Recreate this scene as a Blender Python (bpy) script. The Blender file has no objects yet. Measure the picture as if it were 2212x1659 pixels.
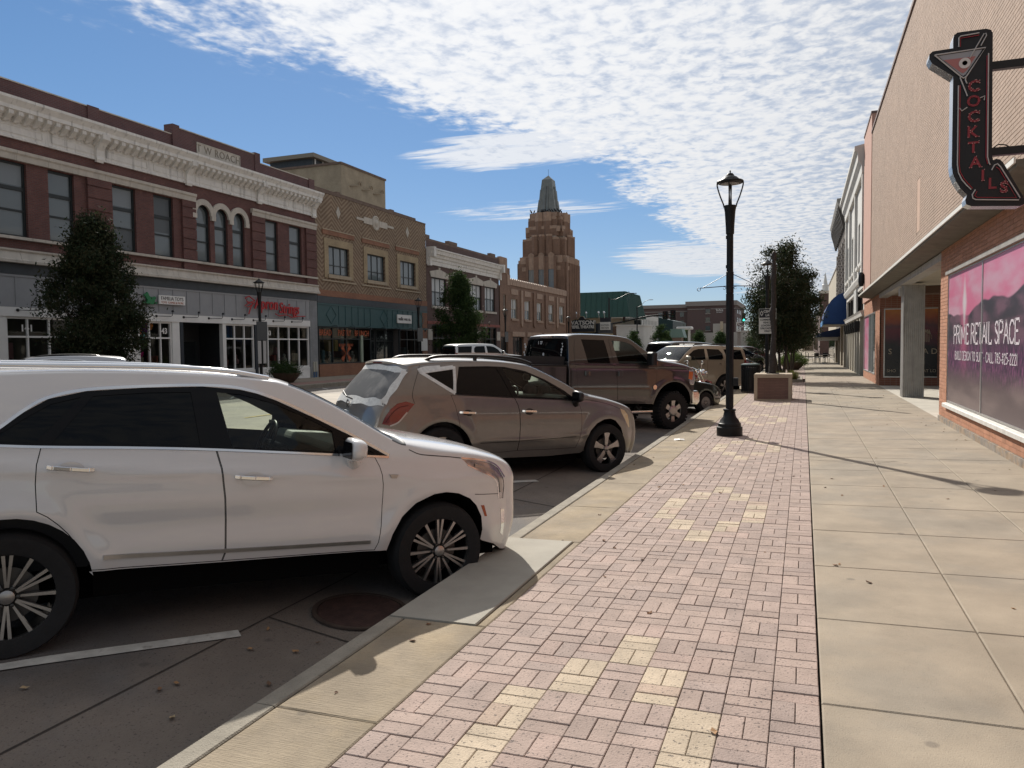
import bpy, bmesh, math, random
import numpy as np
from mathutils import Vector, Matrix
from mathutils.geometry import delaunay_2d_cdt
random.seed(7); RNG = np.random.default_rng(7)
R = math.radians
scene = bpy.context.scene
COL = scene.collection

# ------------------------------------------------------------------ camera
YAW, PITCH, ROLL, EYE = 20.777, 2.7426, 0.63, 1.70
def camera():
    y, p, r = R(YAW), R(PITCH), R(ROLL)
    fwd = Vector((-math.sin(y)*math.cos(p), math.cos(y)*math.cos(p), -math.sin(p)))
    rt = Vector((math.cos(y), math.sin(y), 0)); up = rt.cross(fwd)
    r2 = rt*math.cos(r) - up*math.sin(r); u2 = rt*math.sin(r) + up*math.cos(r)
    cd = bpy.data.cameras.new('camera'); co = bpy.data.objects.new('camera', cd); COL.objects.link(co)
    m = Matrix((r2, u2, -fwd)).transposed().to_4x4(); m.translation = (0, 0, EYE)
    co.matrix_world = m
    cd.sensor_width = 36; cd.lens = 1661/2212*36; cd.clip_start = .05; cd.clip_end = 4000
    scene.camera = co
camera()

# ------------------------------------------------------------------ light
SUN_AZ, SUN_EL = -32.6, 37.0          # azimuth from +Y towards +X
def nd(nt, typ, **kw):
    n = nt.nodes.new(typ)
    for k, v in kw.items():
        if k.startswith('i_'):
            key = k[2:]
            n.inputs[int(key) if key.isdigit() else key.replace('_', ' ')].default_value = v
        else: setattr(n, k, v)
    return n
def lk(nt, a, ao, b, bi): nt.links.new(a.outputs[ao], b.inputs[bi])
def math_n(nt, op, a, b=None, clamp=False):
    n = nt.nodes.new('ShaderNodeMath'); n.operation = op; n.use_clamp = clamp
    for i, x in enumerate((a, b)):
        if x is None: continue
        if isinstance(x, (int, float)): n.inputs[i].default_value = x
        else: nt.links.new(x, n.inputs[i])
    return n.outputs[0]
def maprange(nt, x, a, b, c=0., d=1., smooth=True):
    n = nt.nodes.new('ShaderNodeMapRange'); n.interpolation_type = 'SMOOTHSTEP' if smooth else 'LINEAR'
    nt.links.new(x, n.inputs[0])
    for i, v in zip((1, 2, 3, 4), (a, b, c, d)): n.inputs[i].default_value = v
    return n.outputs[0]
def world():
    w = bpy.data.worlds.new('World'); scene.world = w; w.use_nodes = True
    nt = w.node_tree; nt.nodes.clear()
    sky = nd(nt, 'ShaderNodeTexSky', sky_type='NISHITA', sun_disc=False)
    sky.sun_elevation = R(SUN_EL); sky.sun_rotation = R(SUN_AZ)
    sky.altitude = 400; sky.air_density = 1.0; sky.dust_density = .1; sky.ozone_density = 2.0
    tc = nd(nt, 'ShaderNodeTexCoord')
    sx = nd(nt, 'ShaderNodeSeparateXYZ'); lk(nt, tc, 'Generated', sx, 0)
    z = math_n(nt, 'MAXIMUM', sx.outputs[2], .012)
    px = math_n(nt, 'DIVIDE', sx.outputs[0], z); py = math_n(nt, 'DIVIDE', sx.outputs[1], z)
    cb = nd(nt, 'ShaderNodeCombineXYZ'); nt.links.new(px, cb.inputs[0]); nt.links.new(py, cb.inputs[1])
    def noise(scale, detail=3, rough=.5, dist=0., sxy=(1, 1), off=(0, 0, 0), rot=0):
        mp = nd(nt, 'ShaderNodeMapping'); mp.inputs['Scale'].default_value = (sxy[0], sxy[1], 1)
        mp.inputs['Location'].default_value = off; mp.inputs['Rotation'].default_value = (0, 0, rot)
        lk(nt, cb, 0, mp, 0)
        n = nd(nt, 'ShaderNodeTexNoise'); n.inputs['Scale'].default_value = scale; n.inputs['Detail'].default_value = detail
        n.inputs['Roughness'].default_value = rough; n.inputs['Distortion'].default_value = dist
        lk(nt, mp, 0, n, 'Vector'); return n.outputs['Fac']
    big = noise(1.3, 6, .62, .4, (1, .6), (3.1, 1.7, 0))
    xe = maprange(nt, py, 1.5, 4.6, -1.80, -.98)
    edge = math_n(nt, 'SUBTRACT', math_n(nt, 'ADD', px, math_n(nt, 'MULTIPLY', math_n(nt, 'SUBTRACT', big, .5), 1.3)), xe)
    bank = maprange(nt, edge, -.22, .42)
    cells = noise(13, 3.0, .5, .35, (1, .85), (.3, .2, 0), .4)
    cells2 = noise(34, 3, .6, .3, (1, .8), (5.3, .2, 0), .2)
    cc = math_n(nt, 'ADD', math_n(nt, 'MULTIPLY', cells, .74), math_n(nt, 'MULTIPLY', cells2, .26))
    thick = noise(1.5, 3, .5, 0, (1, .6), (8, 2, 0))
    # broken and feathered along the edge, a closed sheet of small cells inside
    core = maprange(nt, math_n(nt, 'ADD', cc, math_n(nt, 'MULTIPLY', bank, .70)), .50, .98)
    alpha = math_n(nt, 'MULTIPLY', core, math_n(nt, 'ADD', .80, math_n(nt, 'MULTIPLY', maprange(nt, cc, .36, .62), .20)))
    alpha = math_n(nt, 'MULTIPLY', alpha, maprange(nt, bank, .0, .22))
    # streaks of cirrus beyond the edge of the sheet
    wn = noise(4.2, 6, .62, .5, (.40, 1.7), (2.2, 4.4, 0), -.12)
    def blob(cx, cy, rx, ry):
        dx = math_n(nt, 'DIVIDE', math_n(nt, 'SUBTRACT', px, cx), rx); dy = math_n(nt, 'DIVIDE', math_n(nt, 'SUBTRACT', py, cy), ry)
        d = math_n(nt, 'ADD', math_n(nt, 'MULTIPLY', dx, dx), math_n(nt, 'MULTIPLY', dy, dy)); return maprange(nt, d, 1.0, .05)
    wm = math_n(nt, 'MAXIMUM', blob(-1.35, 3.75, .75, .48), blob(-1.2, 9.6, 1.1, 2.6))
    wm = math_n(nt, 'MAXIMUM', wm, math_n(nt, 'MULTIPLY', blob(-1.9, 5.4, .9, .5), .5))
    wisp = maprange(nt, math_n(nt, 'ADD', wn, math_n(nt, 'MULTIPLY', wm, .40)), .58, .84)
    alpha = math_n(nt, 'MAXIMUM', alpha, math_n(nt, 'MULTIPLY', math_n(nt, 'MULTIPLY', wisp, .85), maprange(nt, wm, .0, .25)))
    fade = maprange(nt, sx.outputs[2], .0, .07)
    alpha = math_n(nt, 'MULTIPLY', alpha, math_n(nt, 'ADD', math_n(nt, 'MULTIPLY', fade, .75), .25), True)
    # cloud colour: sunlit white with greyer thick cores
    lit = math_n(nt, 'ADD', cc, math_n(nt, 'MULTIPLY', math_n(nt, 'SUBTRACT', thick, .5), .25)); lit = math_n(nt, 'ADD', lit, maprange(nt, px, -.9, .5, .13, .0)); shade = maprange(nt, lit, .34, .64, .0, 1.)
    ccol = nd(nt, 'ShaderNodeMix', data_type='RGBA'); nt.links.new(shade, ccol.inputs[0])
    ccol.inputs[6].default_value = (6.0, 6.6, 7.7, 1); ccol.inputs[7].default_value = (9.5, 9.6, 9.8, 1)
    # cloud droplets scatter forwards: brighter towards the sun, duller away from it
    a_, e_ = R(SUN_AZ), R(SUN_EL)
    dt = nd(nt, 'ShaderNodeVectorMath', operation='DOT_PRODUCT'); lk(nt, tc, 'Generated', dt, 0); dt.inputs[1].default_value = (math.sin(a_)*math.cos(e_), math.cos(a_)*math.cos(e_), math.sin(e_))
    ph = math_n(nt, 'POWER', math_n(nt, 'MULTIPLY', math_n(nt, 'ADD', dt.outputs['Value'], 1.), .5), 2.6)
    ph = math_n(nt, 'ADD', math_n(nt, 'MULTIPLY', ph, .66), .40)
    pc = nd(nt, 'ShaderNodeVectorMath', operation='SCALE'); lk(nt, ccol, 2, pc, 0); nt.links.new(ph, pc.inputs['Scale'])
    hs = nd(nt, 'ShaderNodeHueSaturation'); hs.inputs['Saturation'].default_value = 1.26; hs.inputs['Value'].default_value = 1.24
    # soft shoulder so that the horizon near the sun does not burn out
    kk = nd(nt, 'ShaderNodeVectorMath', operation='MULTIPLY'); kk.inputs[1].default_value = (.11, .085, .055); lk(nt, sky, 0, kk, 0)
    ka = nd(nt, 'ShaderNodeVectorMath', operation='ADD'); ka.inputs[1].default_value = (1, 1, 1); lk(nt, kk, 0, ka, 0)
    kd = nd(nt, 'ShaderNodeVectorMath', operation='DIVIDE'); lk(nt, sky, 0, kd, 0); lk(nt, ka, 0, kd, 1)
    lk(nt, kd, 0, hs, 'Color')
    mx = nd(nt, 'ShaderNodeMix', data_type='RGBA'); nt.links.new(alpha, mx.inputs[0])
    lk(nt, hs, 0, mx, 6); lk(nt, pc, 0, mx, 7)
    bg = nd(nt, 'ShaderNodeBackground'); bg.inputs[1].default_value = .075
    lk(nt, mx, 2, bg, 0)
    out = nd(nt, 'ShaderNodeOutputWorld'); lk(nt, bg, 0, out, 0)
world()
def sun():
    ld = bpy.data.lights.new('sun', 'SUN'); ld.energy = 4.6; ld.angle = R(.55); ld.color = (1, .94, .85)
    o = bpy.data.objects.new('sun', ld); COL.objects.link(o)
    a, e = R(SUN_AZ), R(SUN_EL)
    to = Vector((math.sin(a)*math.cos(e), math.cos(a)*math.cos(e), math.sin(e)))
    o.rotation_euler = (-to).to_track_quat('-Z', 'Y').to_euler(); o.location = (-20, 30, 40)
sun()
vs = scene.view_settings
vs.view_transform = 'Standard'; vs.look = 'None'; vs.gamma = 1; vs.exposure = 0.36; vs.use_curve_mapping = False
scene.render.resolution_x, scene.render.resolution_y = 1024, 768

# ------------------------------------------------------------------ materials
MATS = {}
def _coords(nt, mode='obj', scale=(1, 1, 1)):
    tc = nd(nt, 'ShaderNodeTexCoord'); mp = nd(nt, 'ShaderNodeMapping'); mp.inputs['Scale'].default_value = scale
    lk(nt, tc, 'Generated' if mode == 'gen' else 'Object', mp, 0); return mp
def mat(name, col=(.5, .5, .5), rough=.6, metal=0., var=0., vscale=3., col2=None, c2scale=2., c2lo=.45, c2hi=.6, bump=0., bscale=40.,
        bstretch=(1, 1, 1), coat=0., spec=.5, trans=0., ior=1.45, emit=None, estr=0., alpha=1., attr=None, fleck=0., fscale=60, sheen=0, aniso=(1, 1, 1), rvar=0., streak=0., spots=0., stain=0.):
    if name in MATS: return MATS[name]
    m = bpy.data.materials.new(name); m.use_nodes = True; nt = m.node_tree
    b = nt.nodes['Principled BSDF']; MATS[name] = m
    b.inputs['Base Color'].default_value = (*col, 1); b.inputs['Roughness'].default_value = rough
    b.inputs['Metallic'].default_value = metal; b.inputs['Specular IOR Level'].default_value = spec
    b.inputs['Coat Weight'].default_value = coat; b.inputs['Coat Roughness'].default_value = .03; b.inputs['Coat IOR'].default_value = 1.5 if coat < .75 else 1.75
    b.inputs['Transmission Weight'].default_value = trans; b.inputs['IOR'].default_value = ior
    b.inputs['Alpha'].default_value = alpha
    if emit: b.inputs['Emission Color'].default_value = (*emit, 1); b.inputs['Emission Strength'].default_value = estr
    mp = _coords(nt, scale=aniso); cur = None
    if attr:
        a = nd(nt, 'ShaderNodeAttribute', attribute_name=attr); cur = a.outputs['Color']
    def noise(scale, detail=4, rough_=.55):
        n = nd(nt, 'ShaderNodeTexNoise'); n.inputs['Scale'].default_value = scale; n.inputs['Detail'].default_value = detail
        n.inputs['Roughness'].default_value = rough_; lk(nt, mp, 0, n, 'Vector'); return n.outputs['Fac']
    def mixc(fac, a, bcol, mode='MIX'):
        x = nd(nt, 'ShaderNodeMix', data_type='RGBA', blend_type=mode)
        if isinstance(fac, float): x.inputs[0].default_value = fac
        else: nt.links.new(fac, x.inputs[0])
        for i, c in ((6, a), (7, bcol)):
            if isinstance(c, tuple): x.inputs[i].default_value = (*c, 1)
            else: nt.links.new(c, x.inputs[i])
        return x.outputs[2]
    if col2: cur = mixc(maprange(nt, noise(c2scale, 5, .6), c2lo, c2hi), cur or tuple(col), tuple(col2))
    if var:
        f = noise(vscale, 6, .62); g = maprange(nt, f, .3, .7, 1-var, 1+var, False)
        cb = nd(nt, 'ShaderNodeCombineColor'); [nt.links.new(g, cb.inputs[i]) for i in range(3)]
        cur = mixc(1.0, cur or tuple(col), cb.outputs[0], 'MULTIPLY')
    if fleck:
        f = maprange(nt, noise(fscale, 2, .5), .60, .70, 0, fleck)
        cur = mixc(f, cur or tuple(col), (.05, .04, .04))
    if stain:
        f = maprange(nt, noise(.55, 8, .7), .52, .72, 0, stain); cur = mixc(f, cur or tuple(col), tuple(c*.55 for c in col))
    if spots:
        vo = nd(nt, 'ShaderNodeTexVoronoi'); vo.inputs['Scale'].default_value = 2.6; lk(nt, mp, 0, vo, 'Vector')
        f = maprange(nt, vo.outputs['Distance'], .10, .055, 0, spots); w_ = nd(nt, 'ShaderNodeTexWhiteNoise'); lk(nt, vo, 'Position', w_, 0)
        f = math_n(nt, 'MULTIPLY', f, math_n(nt, 'GREATER_THAN', w_.outputs['Value'], .55)); cur = mixc(f, cur or tuple(col), (.07, .06, .055))
    if streak:
        mp2 = _coords(nt, scale=(2.5, 2.5, .25)); n = nd(nt, 'ShaderNodeTexNoise'); n.inputs['Scale'].default_value = 2.2; n.inputs['Detail'].default_value = 5
        lk(nt, mp2, 0, n, 'Vector'); f = maprange(nt, n.outputs['Fac'], .52, .75, 0, streak)
        cur = mixc(f, cur or tuple(col), (.06, .055, .05))
    if cur is not None: nt.links.new(cur, b.inputs['Base Color'])
    if rvar:
        nt.links.new(maprange(nt, noise(vscale*2.3), .3, .7, max(0, rough-rvar), min(1, rough+rvar)), b.inputs['Roughness'])
    if bump:
        mb = _coords(nt, scale=bstretch); n = nd(nt, 'ShaderNodeTexNoise'); n.inputs['Scale'].default_value = bscale
        n.inputs['Detail'].default_value = 5; lk(nt, mb, 0, n, 'Vector')
        bp = nd(nt, 'ShaderNodeBump'); bp.inputs['Strength'].default_value = bump; bp.inputs['Distance'].default_value = .01
        lk(nt, n, 'Fac', bp, 'Height'); lk(nt, bp, 0, b, 'Normal')
    return m
def brickmat(name, c1, c2, mortar, w=.203, h=.068, ms=.009, rough=.85, bump=.5, offset=.5, var=.18, bias=0., patch=None, herring=False, squash=1.0):
    if name in MATS: return MATS[name]
    m = bpy.data.materials.new(name); m.use_nodes = True; nt = m.node_tree; b = nt.nodes['Principled BSDF']; MATS[name] = m
    tc = nd(nt, 'ShaderNodeTexCoord'); s = nd(nt, 'ShaderNodeSeparateXYZ'); lk(nt, tc, 'Object', s, 0)
    u = math_n(nt, 'ADD', s.outputs[0], s.outputs[1]); cb = nd(nt, 'ShaderNodeCombineXYZ')
    nt.links.new(u, cb.inputs[0]); nt.links.new(s.outputs[2], cb.inputs[1])
    br = nd(nt, 'ShaderNodeTexBrick'); lk(nt, cb, 0, br, 'Vector')
    br.inputs['Scale'].default_value = 1; br.inputs['Brick Width'].default_value = w; br.inputs['Row Height'].default_value = h
    br.inputs['Mortar Size'].default_value = ms; br.inputs['Mortar Smooth'].default_value = .1; br.inputs['Bias'].default_value = bias
    br.offset = offset; br.squash = squash
    br.inputs['Color1'].default_value = (*c1, 1); br.inputs['Color2'].default_value = (*c2, 1); br.inputs['Mortar'].default_value = (*mortar, 1)
    col = br.outputs['Color']
    if herring:      # light and dark bricks laid in zigzag bands
        zz = math_n(nt, 'PINGPONG', math_n(nt, 'MULTIPLY', u, 1.0), 1.15)
        t = math_n(nt, 'ADD', math_n(nt, 'MULTIPLY', zz, .75), math_n(nt, 'MULTIPLY', s.outputs[2], 1.0))
        w_ = math_n(nt, 'PINGPONG', t, .14)
        x = nd(nt, 'ShaderNodeMix', data_type='RGBA'); nt.links.new(maprange(nt, w_, .055, .085), x.inputs[0])
        nt.links.new(col, x.inputs[6]); x.inputs[7].default_value = (*herring, 1); col = x.outputs[2]
    n = nd(nt, 'ShaderNodeTexNoise'); n.inputs['Scale'].default_value = .9; n.inputs['Detail'].default_value = 7; n.inputs['Roughness'].default_value = .65
    lk(nt, tc, 'Object', n, 'Vector'); g = maprange(nt, n.outputs['Fac'], .3, .7, 1-var, 1+var, False)
    cc = nd(nt, 'ShaderNodeCombineColor'); [nt.links.new(g, cc.inputs[i]) for i in range(3)]
    x = nd(nt, 'ShaderNodeMix', data_type='RGBA', blend_type='MULTIPLY'); x.inputs[0].default_value = 1
    nt.links.new(col, x.inputs[6]); lk(nt, cc, 0, x, 7); col = x.outputs[2]
    if patch:
        n2 = nd(nt, 'ShaderNodeTexNoise'); n2.inputs['Scale'].default_value = 3.1; n2.inputs['Detail'].default_value = 6; n2.inputs['Roughness'].default_value = .75
        lk(nt, tc, 'Object', n2, 'Vector'); y = nd(nt, 'ShaderNodeMix', data_type='RGBA')
        nt.links.new(maprange(nt, n2.outputs['Fac'], .58, .70, 0, .75), y.inputs[0]); nt.links.new(col, y.inputs[6]); y.inputs[7].default_value = (*patch, 1); col = y.outputs[2]
    nt.links.new(col, b.inputs['Base Color']); b.inputs['Roughness'].default_value = rough
    bp = nd(nt, 'ShaderNodeBump'); bp.inputs['Strength'].default_value = bump; bp.inputs['Distance'].default_value = .012; bp.invert = True
    lk(nt, br, 'Fac', bp, 'Height'); lk(nt, bp, 0, b, 'Normal')
    return m
def glassmat(name, tint=(.02, .025, .03), rough=.03, alpha=1., spec=.8, wob=.0):
    """window pane: dark body with a mirror-like coat; alpha<1 lets the inside show"""
    if name in MATS: return MATS[name]
    m = bpy.data.materials.new(name); m.use_nodes = True; nt = m.node_tree; b = nt.nodes['Principled BSDF']; MATS[name] = m
    b.inputs['Base Color'].default_value = (*tint, 1); b.inputs['Roughness'].default_value = rough
    b.inputs['Specular IOR Level'].default_value = spec; b.inputs['IOR'].default_value = 1.5
    if wob:
        mp = _coords(nt); n = nd(nt, 'ShaderNodeTexNoise'); n.inputs['Scale'].default_value = 1.3; n.inputs['Detail'].default_value = 2; lk(nt, mp, 0, n, 'Vector')
        bp = nd(nt, 'ShaderNodeBump'); bp.inputs['Strength'].default_value = wob; bp.inputs['Distance'].default_value = .05; lk(nt, n, 'Fac', bp, 'Height'); lk(nt, bp, 0, b, 'Normal')
    if alpha < 1:
        tr = nd(nt, 'ShaderNodeBsdfTransparent'); tr.inputs[0].default_value = (1-alpha+.02, min(1, 1.07*(1-alpha)+.02), 1-alpha+.02, 1)
        gl = nd(nt, 'ShaderNodeBsdfGlossy'); gl.inputs['Roughness'].default_value = rough
        fr = nd(nt, 'ShaderNodeFresnel'); fr.inputs[0].default_value = 1.45
        mx = nd(nt, 'ShaderNodeMixShader'); lk(nt, fr, 0, mx, 0); lk(nt, tr, 0, mx, 1); lk(nt, gl, 0, mx, 2)
        lk(nt, mx, 0, nt.nodes['Material Output'], 0)
    return m

# ------------------------------------------------------------------ mesh building
class MB:
    def __init__(s): s.v = []; s.f = []; s.c = []
    def add(s, vs, fs):
        n = len(s.v); s.v.extend([tuple(map(float, p)) for p in vs]); s.f.extend([tuple(i+n for i in f) for f in fs]); return s
    def box(s, x0, x1, y0, y1, z0, z1):
        if x0 > x1: x0, x1 = x1, x0
        if y0 > y1: y0, y1 = y1, y0
        if z0 > z1: z0, z1 = z1, z0
        return s.add([(x0, y0, z0), (x1, y0, z0), (x1, y1, z0), (x0, y1, z0), (x0, y0, z1), (x1, y0, z1), (x1, y1, z1), (x0, y1, z1)],
                     [(0, 3, 2, 1), (4, 5, 6, 7), (0, 1, 5, 4), (1, 2, 6, 5), (2, 3, 7, 6), (3, 0, 4, 7)])
    def rbox(s, x0, x1, y0, y1, z0, z1, b=.01):
        """box with chamfered upper and vertical edges"""
        def ring(d, z): return [(x0+d, y0+b, z), (x0+b, y0+d, z), (x1-b, y0+d, z), (x1-d, y0+b, z), (x1-d, y1-b, z), (x1-b, y1-d, z), (x0+b, y1-d, z), (x0+d, y1-b, z)]
        vs = ring(0, z0)+ring(0, z1-b)+ring(b, z1); fs = [tuple(range(7, -1, -1)), tuple(range(16, 24))]
        for k in (0, 8):
            for i in range(8): j = (i+1) % 8; fs.append((k+i, k+j, k+8+j, k+8+i))
        return s.add(vs, fs)
    def prism(s, poly, ax, a, b):
        """polygon in the two other axes, extruded along ax from a to b"""
        def P(p, t): return {'x': (t, p[0], p[1]), 'y': (p[0], t, p[1]), 'z': (p[0], p[1], t)}[ax]
        n = len(poly); vs = [P(p, a) for p in poly]+[P(p, b) for p in poly]
        fs = [tuple(range(n))[::-1], tuple(range(n, 2*n))]+[(i, (i+1) % n, n+(i+1) % n, n+i) for i in range(n)]
        return s.add(vs, fs)
    def tube(s, pts, r, n=8, cap=True):
        pts = [Vector(p) for p in pts]; m = len(pts); rs = r if isinstance(r, (list, tuple)) else [r]*m
        vs = []; fs = []; prev = None
        for i, p in enumerate(pts):
            t = (pts[min(i+1, m-1)]-pts[max(i-1, 0)]).normalized()
            if prev is None:
                a = Vector((0, 0, 1)) if abs(t.z) < .9 else Vector((1, 0, 0)); prev = (a-t*a.dot(t)).normalized()
            else: prev = (prev-t*prev.dot(t)).normalized()
            q = t.cross(prev)
            for k in range(n):
                w = 2*math.pi*k/n; vs.append(p+(prev*math.cos(w)+q*math.sin(w))*rs[i])
        for i in range(m-1):
            for k in range(n): l = (k+1) % n; fs.append((i*n+k, i*n+l, i*n+n+l, i*n+n+k))
        if cap: fs += [tuple(range(n))[::-1], tuple(range((m-1)*n, m*n))]
        return s.add(vs, fs)
    def lathe(s, prof, n=20, o=(0, 0, 0), ax='z', a0=0., sq=1., caps=True):
        vs = []; fs = []; m = len(prof)
        for r, z in prof:
            for k in range(n):
                w = 2*math.pi*k/n+a0; x, y = r*math.cos(w), r*math.sin(w)*sq
                vs.append({'z': (o[0]+x, o[1]+y, o[2]+z), 'y': (o[0]+x, o[1]+z, o[2]+y), 'x': (o[0]+z, o[1]+x, o[2]+y)}[ax])
        for i in range(m-1):
            for k in range(n):
                l = (k+1) % n; q = (i*n+k, i*n+l, i*n+n+l, i*n+n+k); fs.append(q if ax != 'y' else q[::-1])
        if caps and prof[0][0] > 1e-6: fs.append(tuple(range(n))[::-1] if ax != 'y' else tuple(range(n)))
        if caps and prof[-1][0] > 1e-6: fs.append(tuple(range((m-1)*n, m*n)) if ax != 'y' else tuple(range((m-1)*n, m*n))[::-1])
        return s.add(vs, fs)
    def bar(s, p, q, w, h=None, up=(0, 0, 1)):
        """rectangular bar from p to q"""
        h = h or w; p, q = Vector(p), Vector(q); t = (q-p).normalized(); u = Vector(up)
        if abs(t.dot(u)) > .98: u = Vector((1, 0, 0))
        a = t.cross(u).normalized(); c = a.cross(t).normalized(); vs = []
        for o in (p, q):
            for i, j in ((-1, -1), (1, -1), (1, 1), (-1, 1)): vs.append(o+a*(i*w/2)+c*(j*h/2))
        return s.add(vs, [(0, 1, 2, 3)[::-1], (4, 5, 6, 7), (0, 1, 5, 4), (1, 2, 6, 5), (2, 3, 7, 6), (3, 0, 4, 7)])
    def quad(s, a, b, c, d): return s.add([a, b, c, d], [(0, 1, 2, 3)])
    def xf(s, M):
        s.v = [tuple(M @ Vector(p)) for p in s.v]; return s
    def mesh(s, name, smooth=None):
        me = bpy.data.meshes.new(name); me.from_pydata(s.v, [], s.f); me.update()
        if smooth is not None:
            me.shade_smooth()
            if smooth < 180: me.set_sharp_from_angle(angle=R(smooth))
        return me
    def build(s, name, m, parent=None, smooth=None, bev=0., kind=None, label=None, segs=2):
        me = s.mesh(name, smooth); o = bpy.data.objects.new(name, me); COL.objects.link(o)
        if m: me.materials.append(m)
        if parent is not None: attach(o, parent)
        if bev:
            bm = o.modifiers.new('bevel', 'BEVEL'); bm.width = bev; bm.segments = segs; bm.limit_method = 'ANGLE'; bm.angle_limit = R(40)
        if kind: o['kind'] = kind
        if label: o['label'] = label
        return o
def attach(o, parent, local=None):
    """children of things flagged 'world' hold world coordinates; other things hold local ones"""
    o.parent = parent; root = parent
    while root.parent is not None: root = root.parent
    if root.get('_w') and parent.parent is None: o.matrix_parent_inverse = Matrix.Translation(-Vector(root.location))
def thing(name, label, cat, loc=(0, 0, 0), rotz=0., group=None, world=False):
    o = bpy.data.objects.new(name, None); COL.objects.link(o); o.location = loc; o.rotation_euler = (0, 0, rotz); o.empty_display_size = .2
    o['label'] = label; o['category'] = cat
    if group: o['group'] = group
    if world: o['_w'] = 1
    return o
def tag(o, label, cat, group=None):
    o['label'] = label; o['category'] = cat
    if group: o['group'] = group
    return o
def dup(root, loc, rotz=0., label=None, parent=None):
    r = root.copy(); COL.objects.link(r)
    if parent is None:
        r.location = loc; r.rotation_euler = (0, 0, rotz)
        if label: r['label'] = label
    else: r.parent = parent
    for ch in root.children: dup(ch, None, parent=r)
    return r
def text_mesh(body, size=1., extrude=.01, align='CENTER', space=1., shear=0., bold=0., xs=1.):
    """built-in font as a mesh in the XY plane, returns (verts, faces)"""
    cu = bpy.data.curves.new('t', 'FONT'); cu.body = body; cu.size = size; cu.extrude = extrude; cu.align_x = align; cu.align_y = 'CENTER'
    cu.space_character = space; cu.shear = shear; cu.offset = bold; cu.resolution_u = 3
    o = bpy.data.objects.new('t', cu); COL.objects.link(o); dg = bpy.context.evaluated_depsgraph_get()
    me = bpy.data.meshes.new_from_object(o.evaluated_get(dg)); vs_ = [(v.co.x*xs, v.co.y, v.co.z) for v in me.vertices]; fs_ = [tuple(p.vertices) for p in me.polygons]
    bpy.data.objects.remove(o); bpy.data.curves.remove(cu); bpy.data.meshes.remove(me)
    return vs_, fs_
def text_on(mb, body, org, right, up, size, extrude=.006, **kw):
    vs_, fs_ = text_mesh(body, size, extrude, **kw); o, r, u = Vector(org), Vector(right), Vector(up); n = r.cross(u)
    mb.add([o+r*a+u*b+n*c for a, b, c in vs_], fs_); return mb
def wall_holes(mb, y0, y1, z0, z1, holes, xf, depth=.22, back=True):
    """wall facing +X at x=xf with rectangular openings (ya,yb,za,zb) and their reveals"""
    ys = sorted({y0, y1, *[h[0] for h in holes], *[h[1] for h in holes]}); zs = sorted({z0, z1, *[h[2] for h in holes], *[h[3] for h in holes]})
    ys = [y for y in ys if y0 <= y <= y1]; zs = [z for z in zs if z0 <= z <= z1]
    for a, b in zip(ys, ys[1:]):
        for c, d in zip(zs, zs[1:]):
            m = ((a+b)/2, (c+d)/2)
            if any(h[0] < m[0] < h[1] and h[2] < m[1] < h[3] for h in holes): continue
            mb.quad((xf, a, c), (xf, b, c), (xf, b, d), (xf, a, d))
    for a, b, c, d in holes:
        xb = xf-depth
        mb.quad((xf, a, c), (xb, a, c), (xb, b, c), (xf, b, c)); mb.quad((xf, a, d), (xf, b, d), (xb, b, d), (xb, a, d))
        mb.quad((xf, a, c), (xf, a, d), (xb, a, d), (xb, a, c)); mb.quad((xf, b, c), (xb, b, c), (xb, b, d), (xf, b, d))
    return mb
def gz(x):                     # surface of the near pavement: falls gently to the kerb
    return .018*x
def rz(x):                     # crowned carriageway
    k = [(-28, 0.0), (-22.7, -.10), (-22.5, -.22), (-19, -.06), (-12.5, .06), (-6.5, -.04), (-4.2, -.13), (-2.5, -.285)]
    return float(np.interp(x, [a for a, _ in k], [b for _, b in k]))
# ================================================================== ground, road, pavement
M_conc = mat('pavement_concrete', (.298, .25, .19), .9, var=.18, vscale=1.6, col2=(.26, .225, .178), c2scale=.7, spots=.4, stain=.35, bump=.35, bscale=170, fleck=.25, fscale=140)
M_conc2 = mat('kerb_concrete', (.268, .22, .158), .9, var=.22, vscale=2.5, col2=(.30, .24, .16), c2scale=1.3, spots=.35, stain=.4, bump=.7, bscale=90, bstretch=(.12, 1.8, 1), fleck=.3, fscale=120)
M_kerb = mat('kerb_face', (.27, .245, .20), .92, var=.22, vscale=4, bump=.6, bscale=120, fleck=.4, fscale=90)
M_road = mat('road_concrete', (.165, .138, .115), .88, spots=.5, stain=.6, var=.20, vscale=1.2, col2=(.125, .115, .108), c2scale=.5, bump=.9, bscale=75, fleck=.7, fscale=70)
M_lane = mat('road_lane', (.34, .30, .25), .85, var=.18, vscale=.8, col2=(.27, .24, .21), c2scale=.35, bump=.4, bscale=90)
M_paint = mat('stall_paint', (.50, .49, .45), .8, var=.2, vscale=9, col2=(.33, .31, .28), c2scale=14, c2lo=.55, c2hi=.7, bump=.5, bscale=130)
M_joint = mat('joint_dark', (.045, .038, .032), 1., var=.3, vscale=30)
M_paver = mat('clay_paver', (.4, .3, .27), .85, attr='pcol', var=.16, vscale=5, stain=.0, bump=.5, bscale=95, aniso=(1, 1, 1), fleck=.8, fscale=70)
M_soil = mat('ground_soil', (.20, .18, .15), .95, var=.2, vscale=.2)
# far ground sheet
g = MB().quad((-1500, -300, -.42), (1500, -300, -.42), (1500, 2600, -.42), (-1500, 2600, -.42)).build('ground', M_soil); g['kind'] = 'structure'
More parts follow.
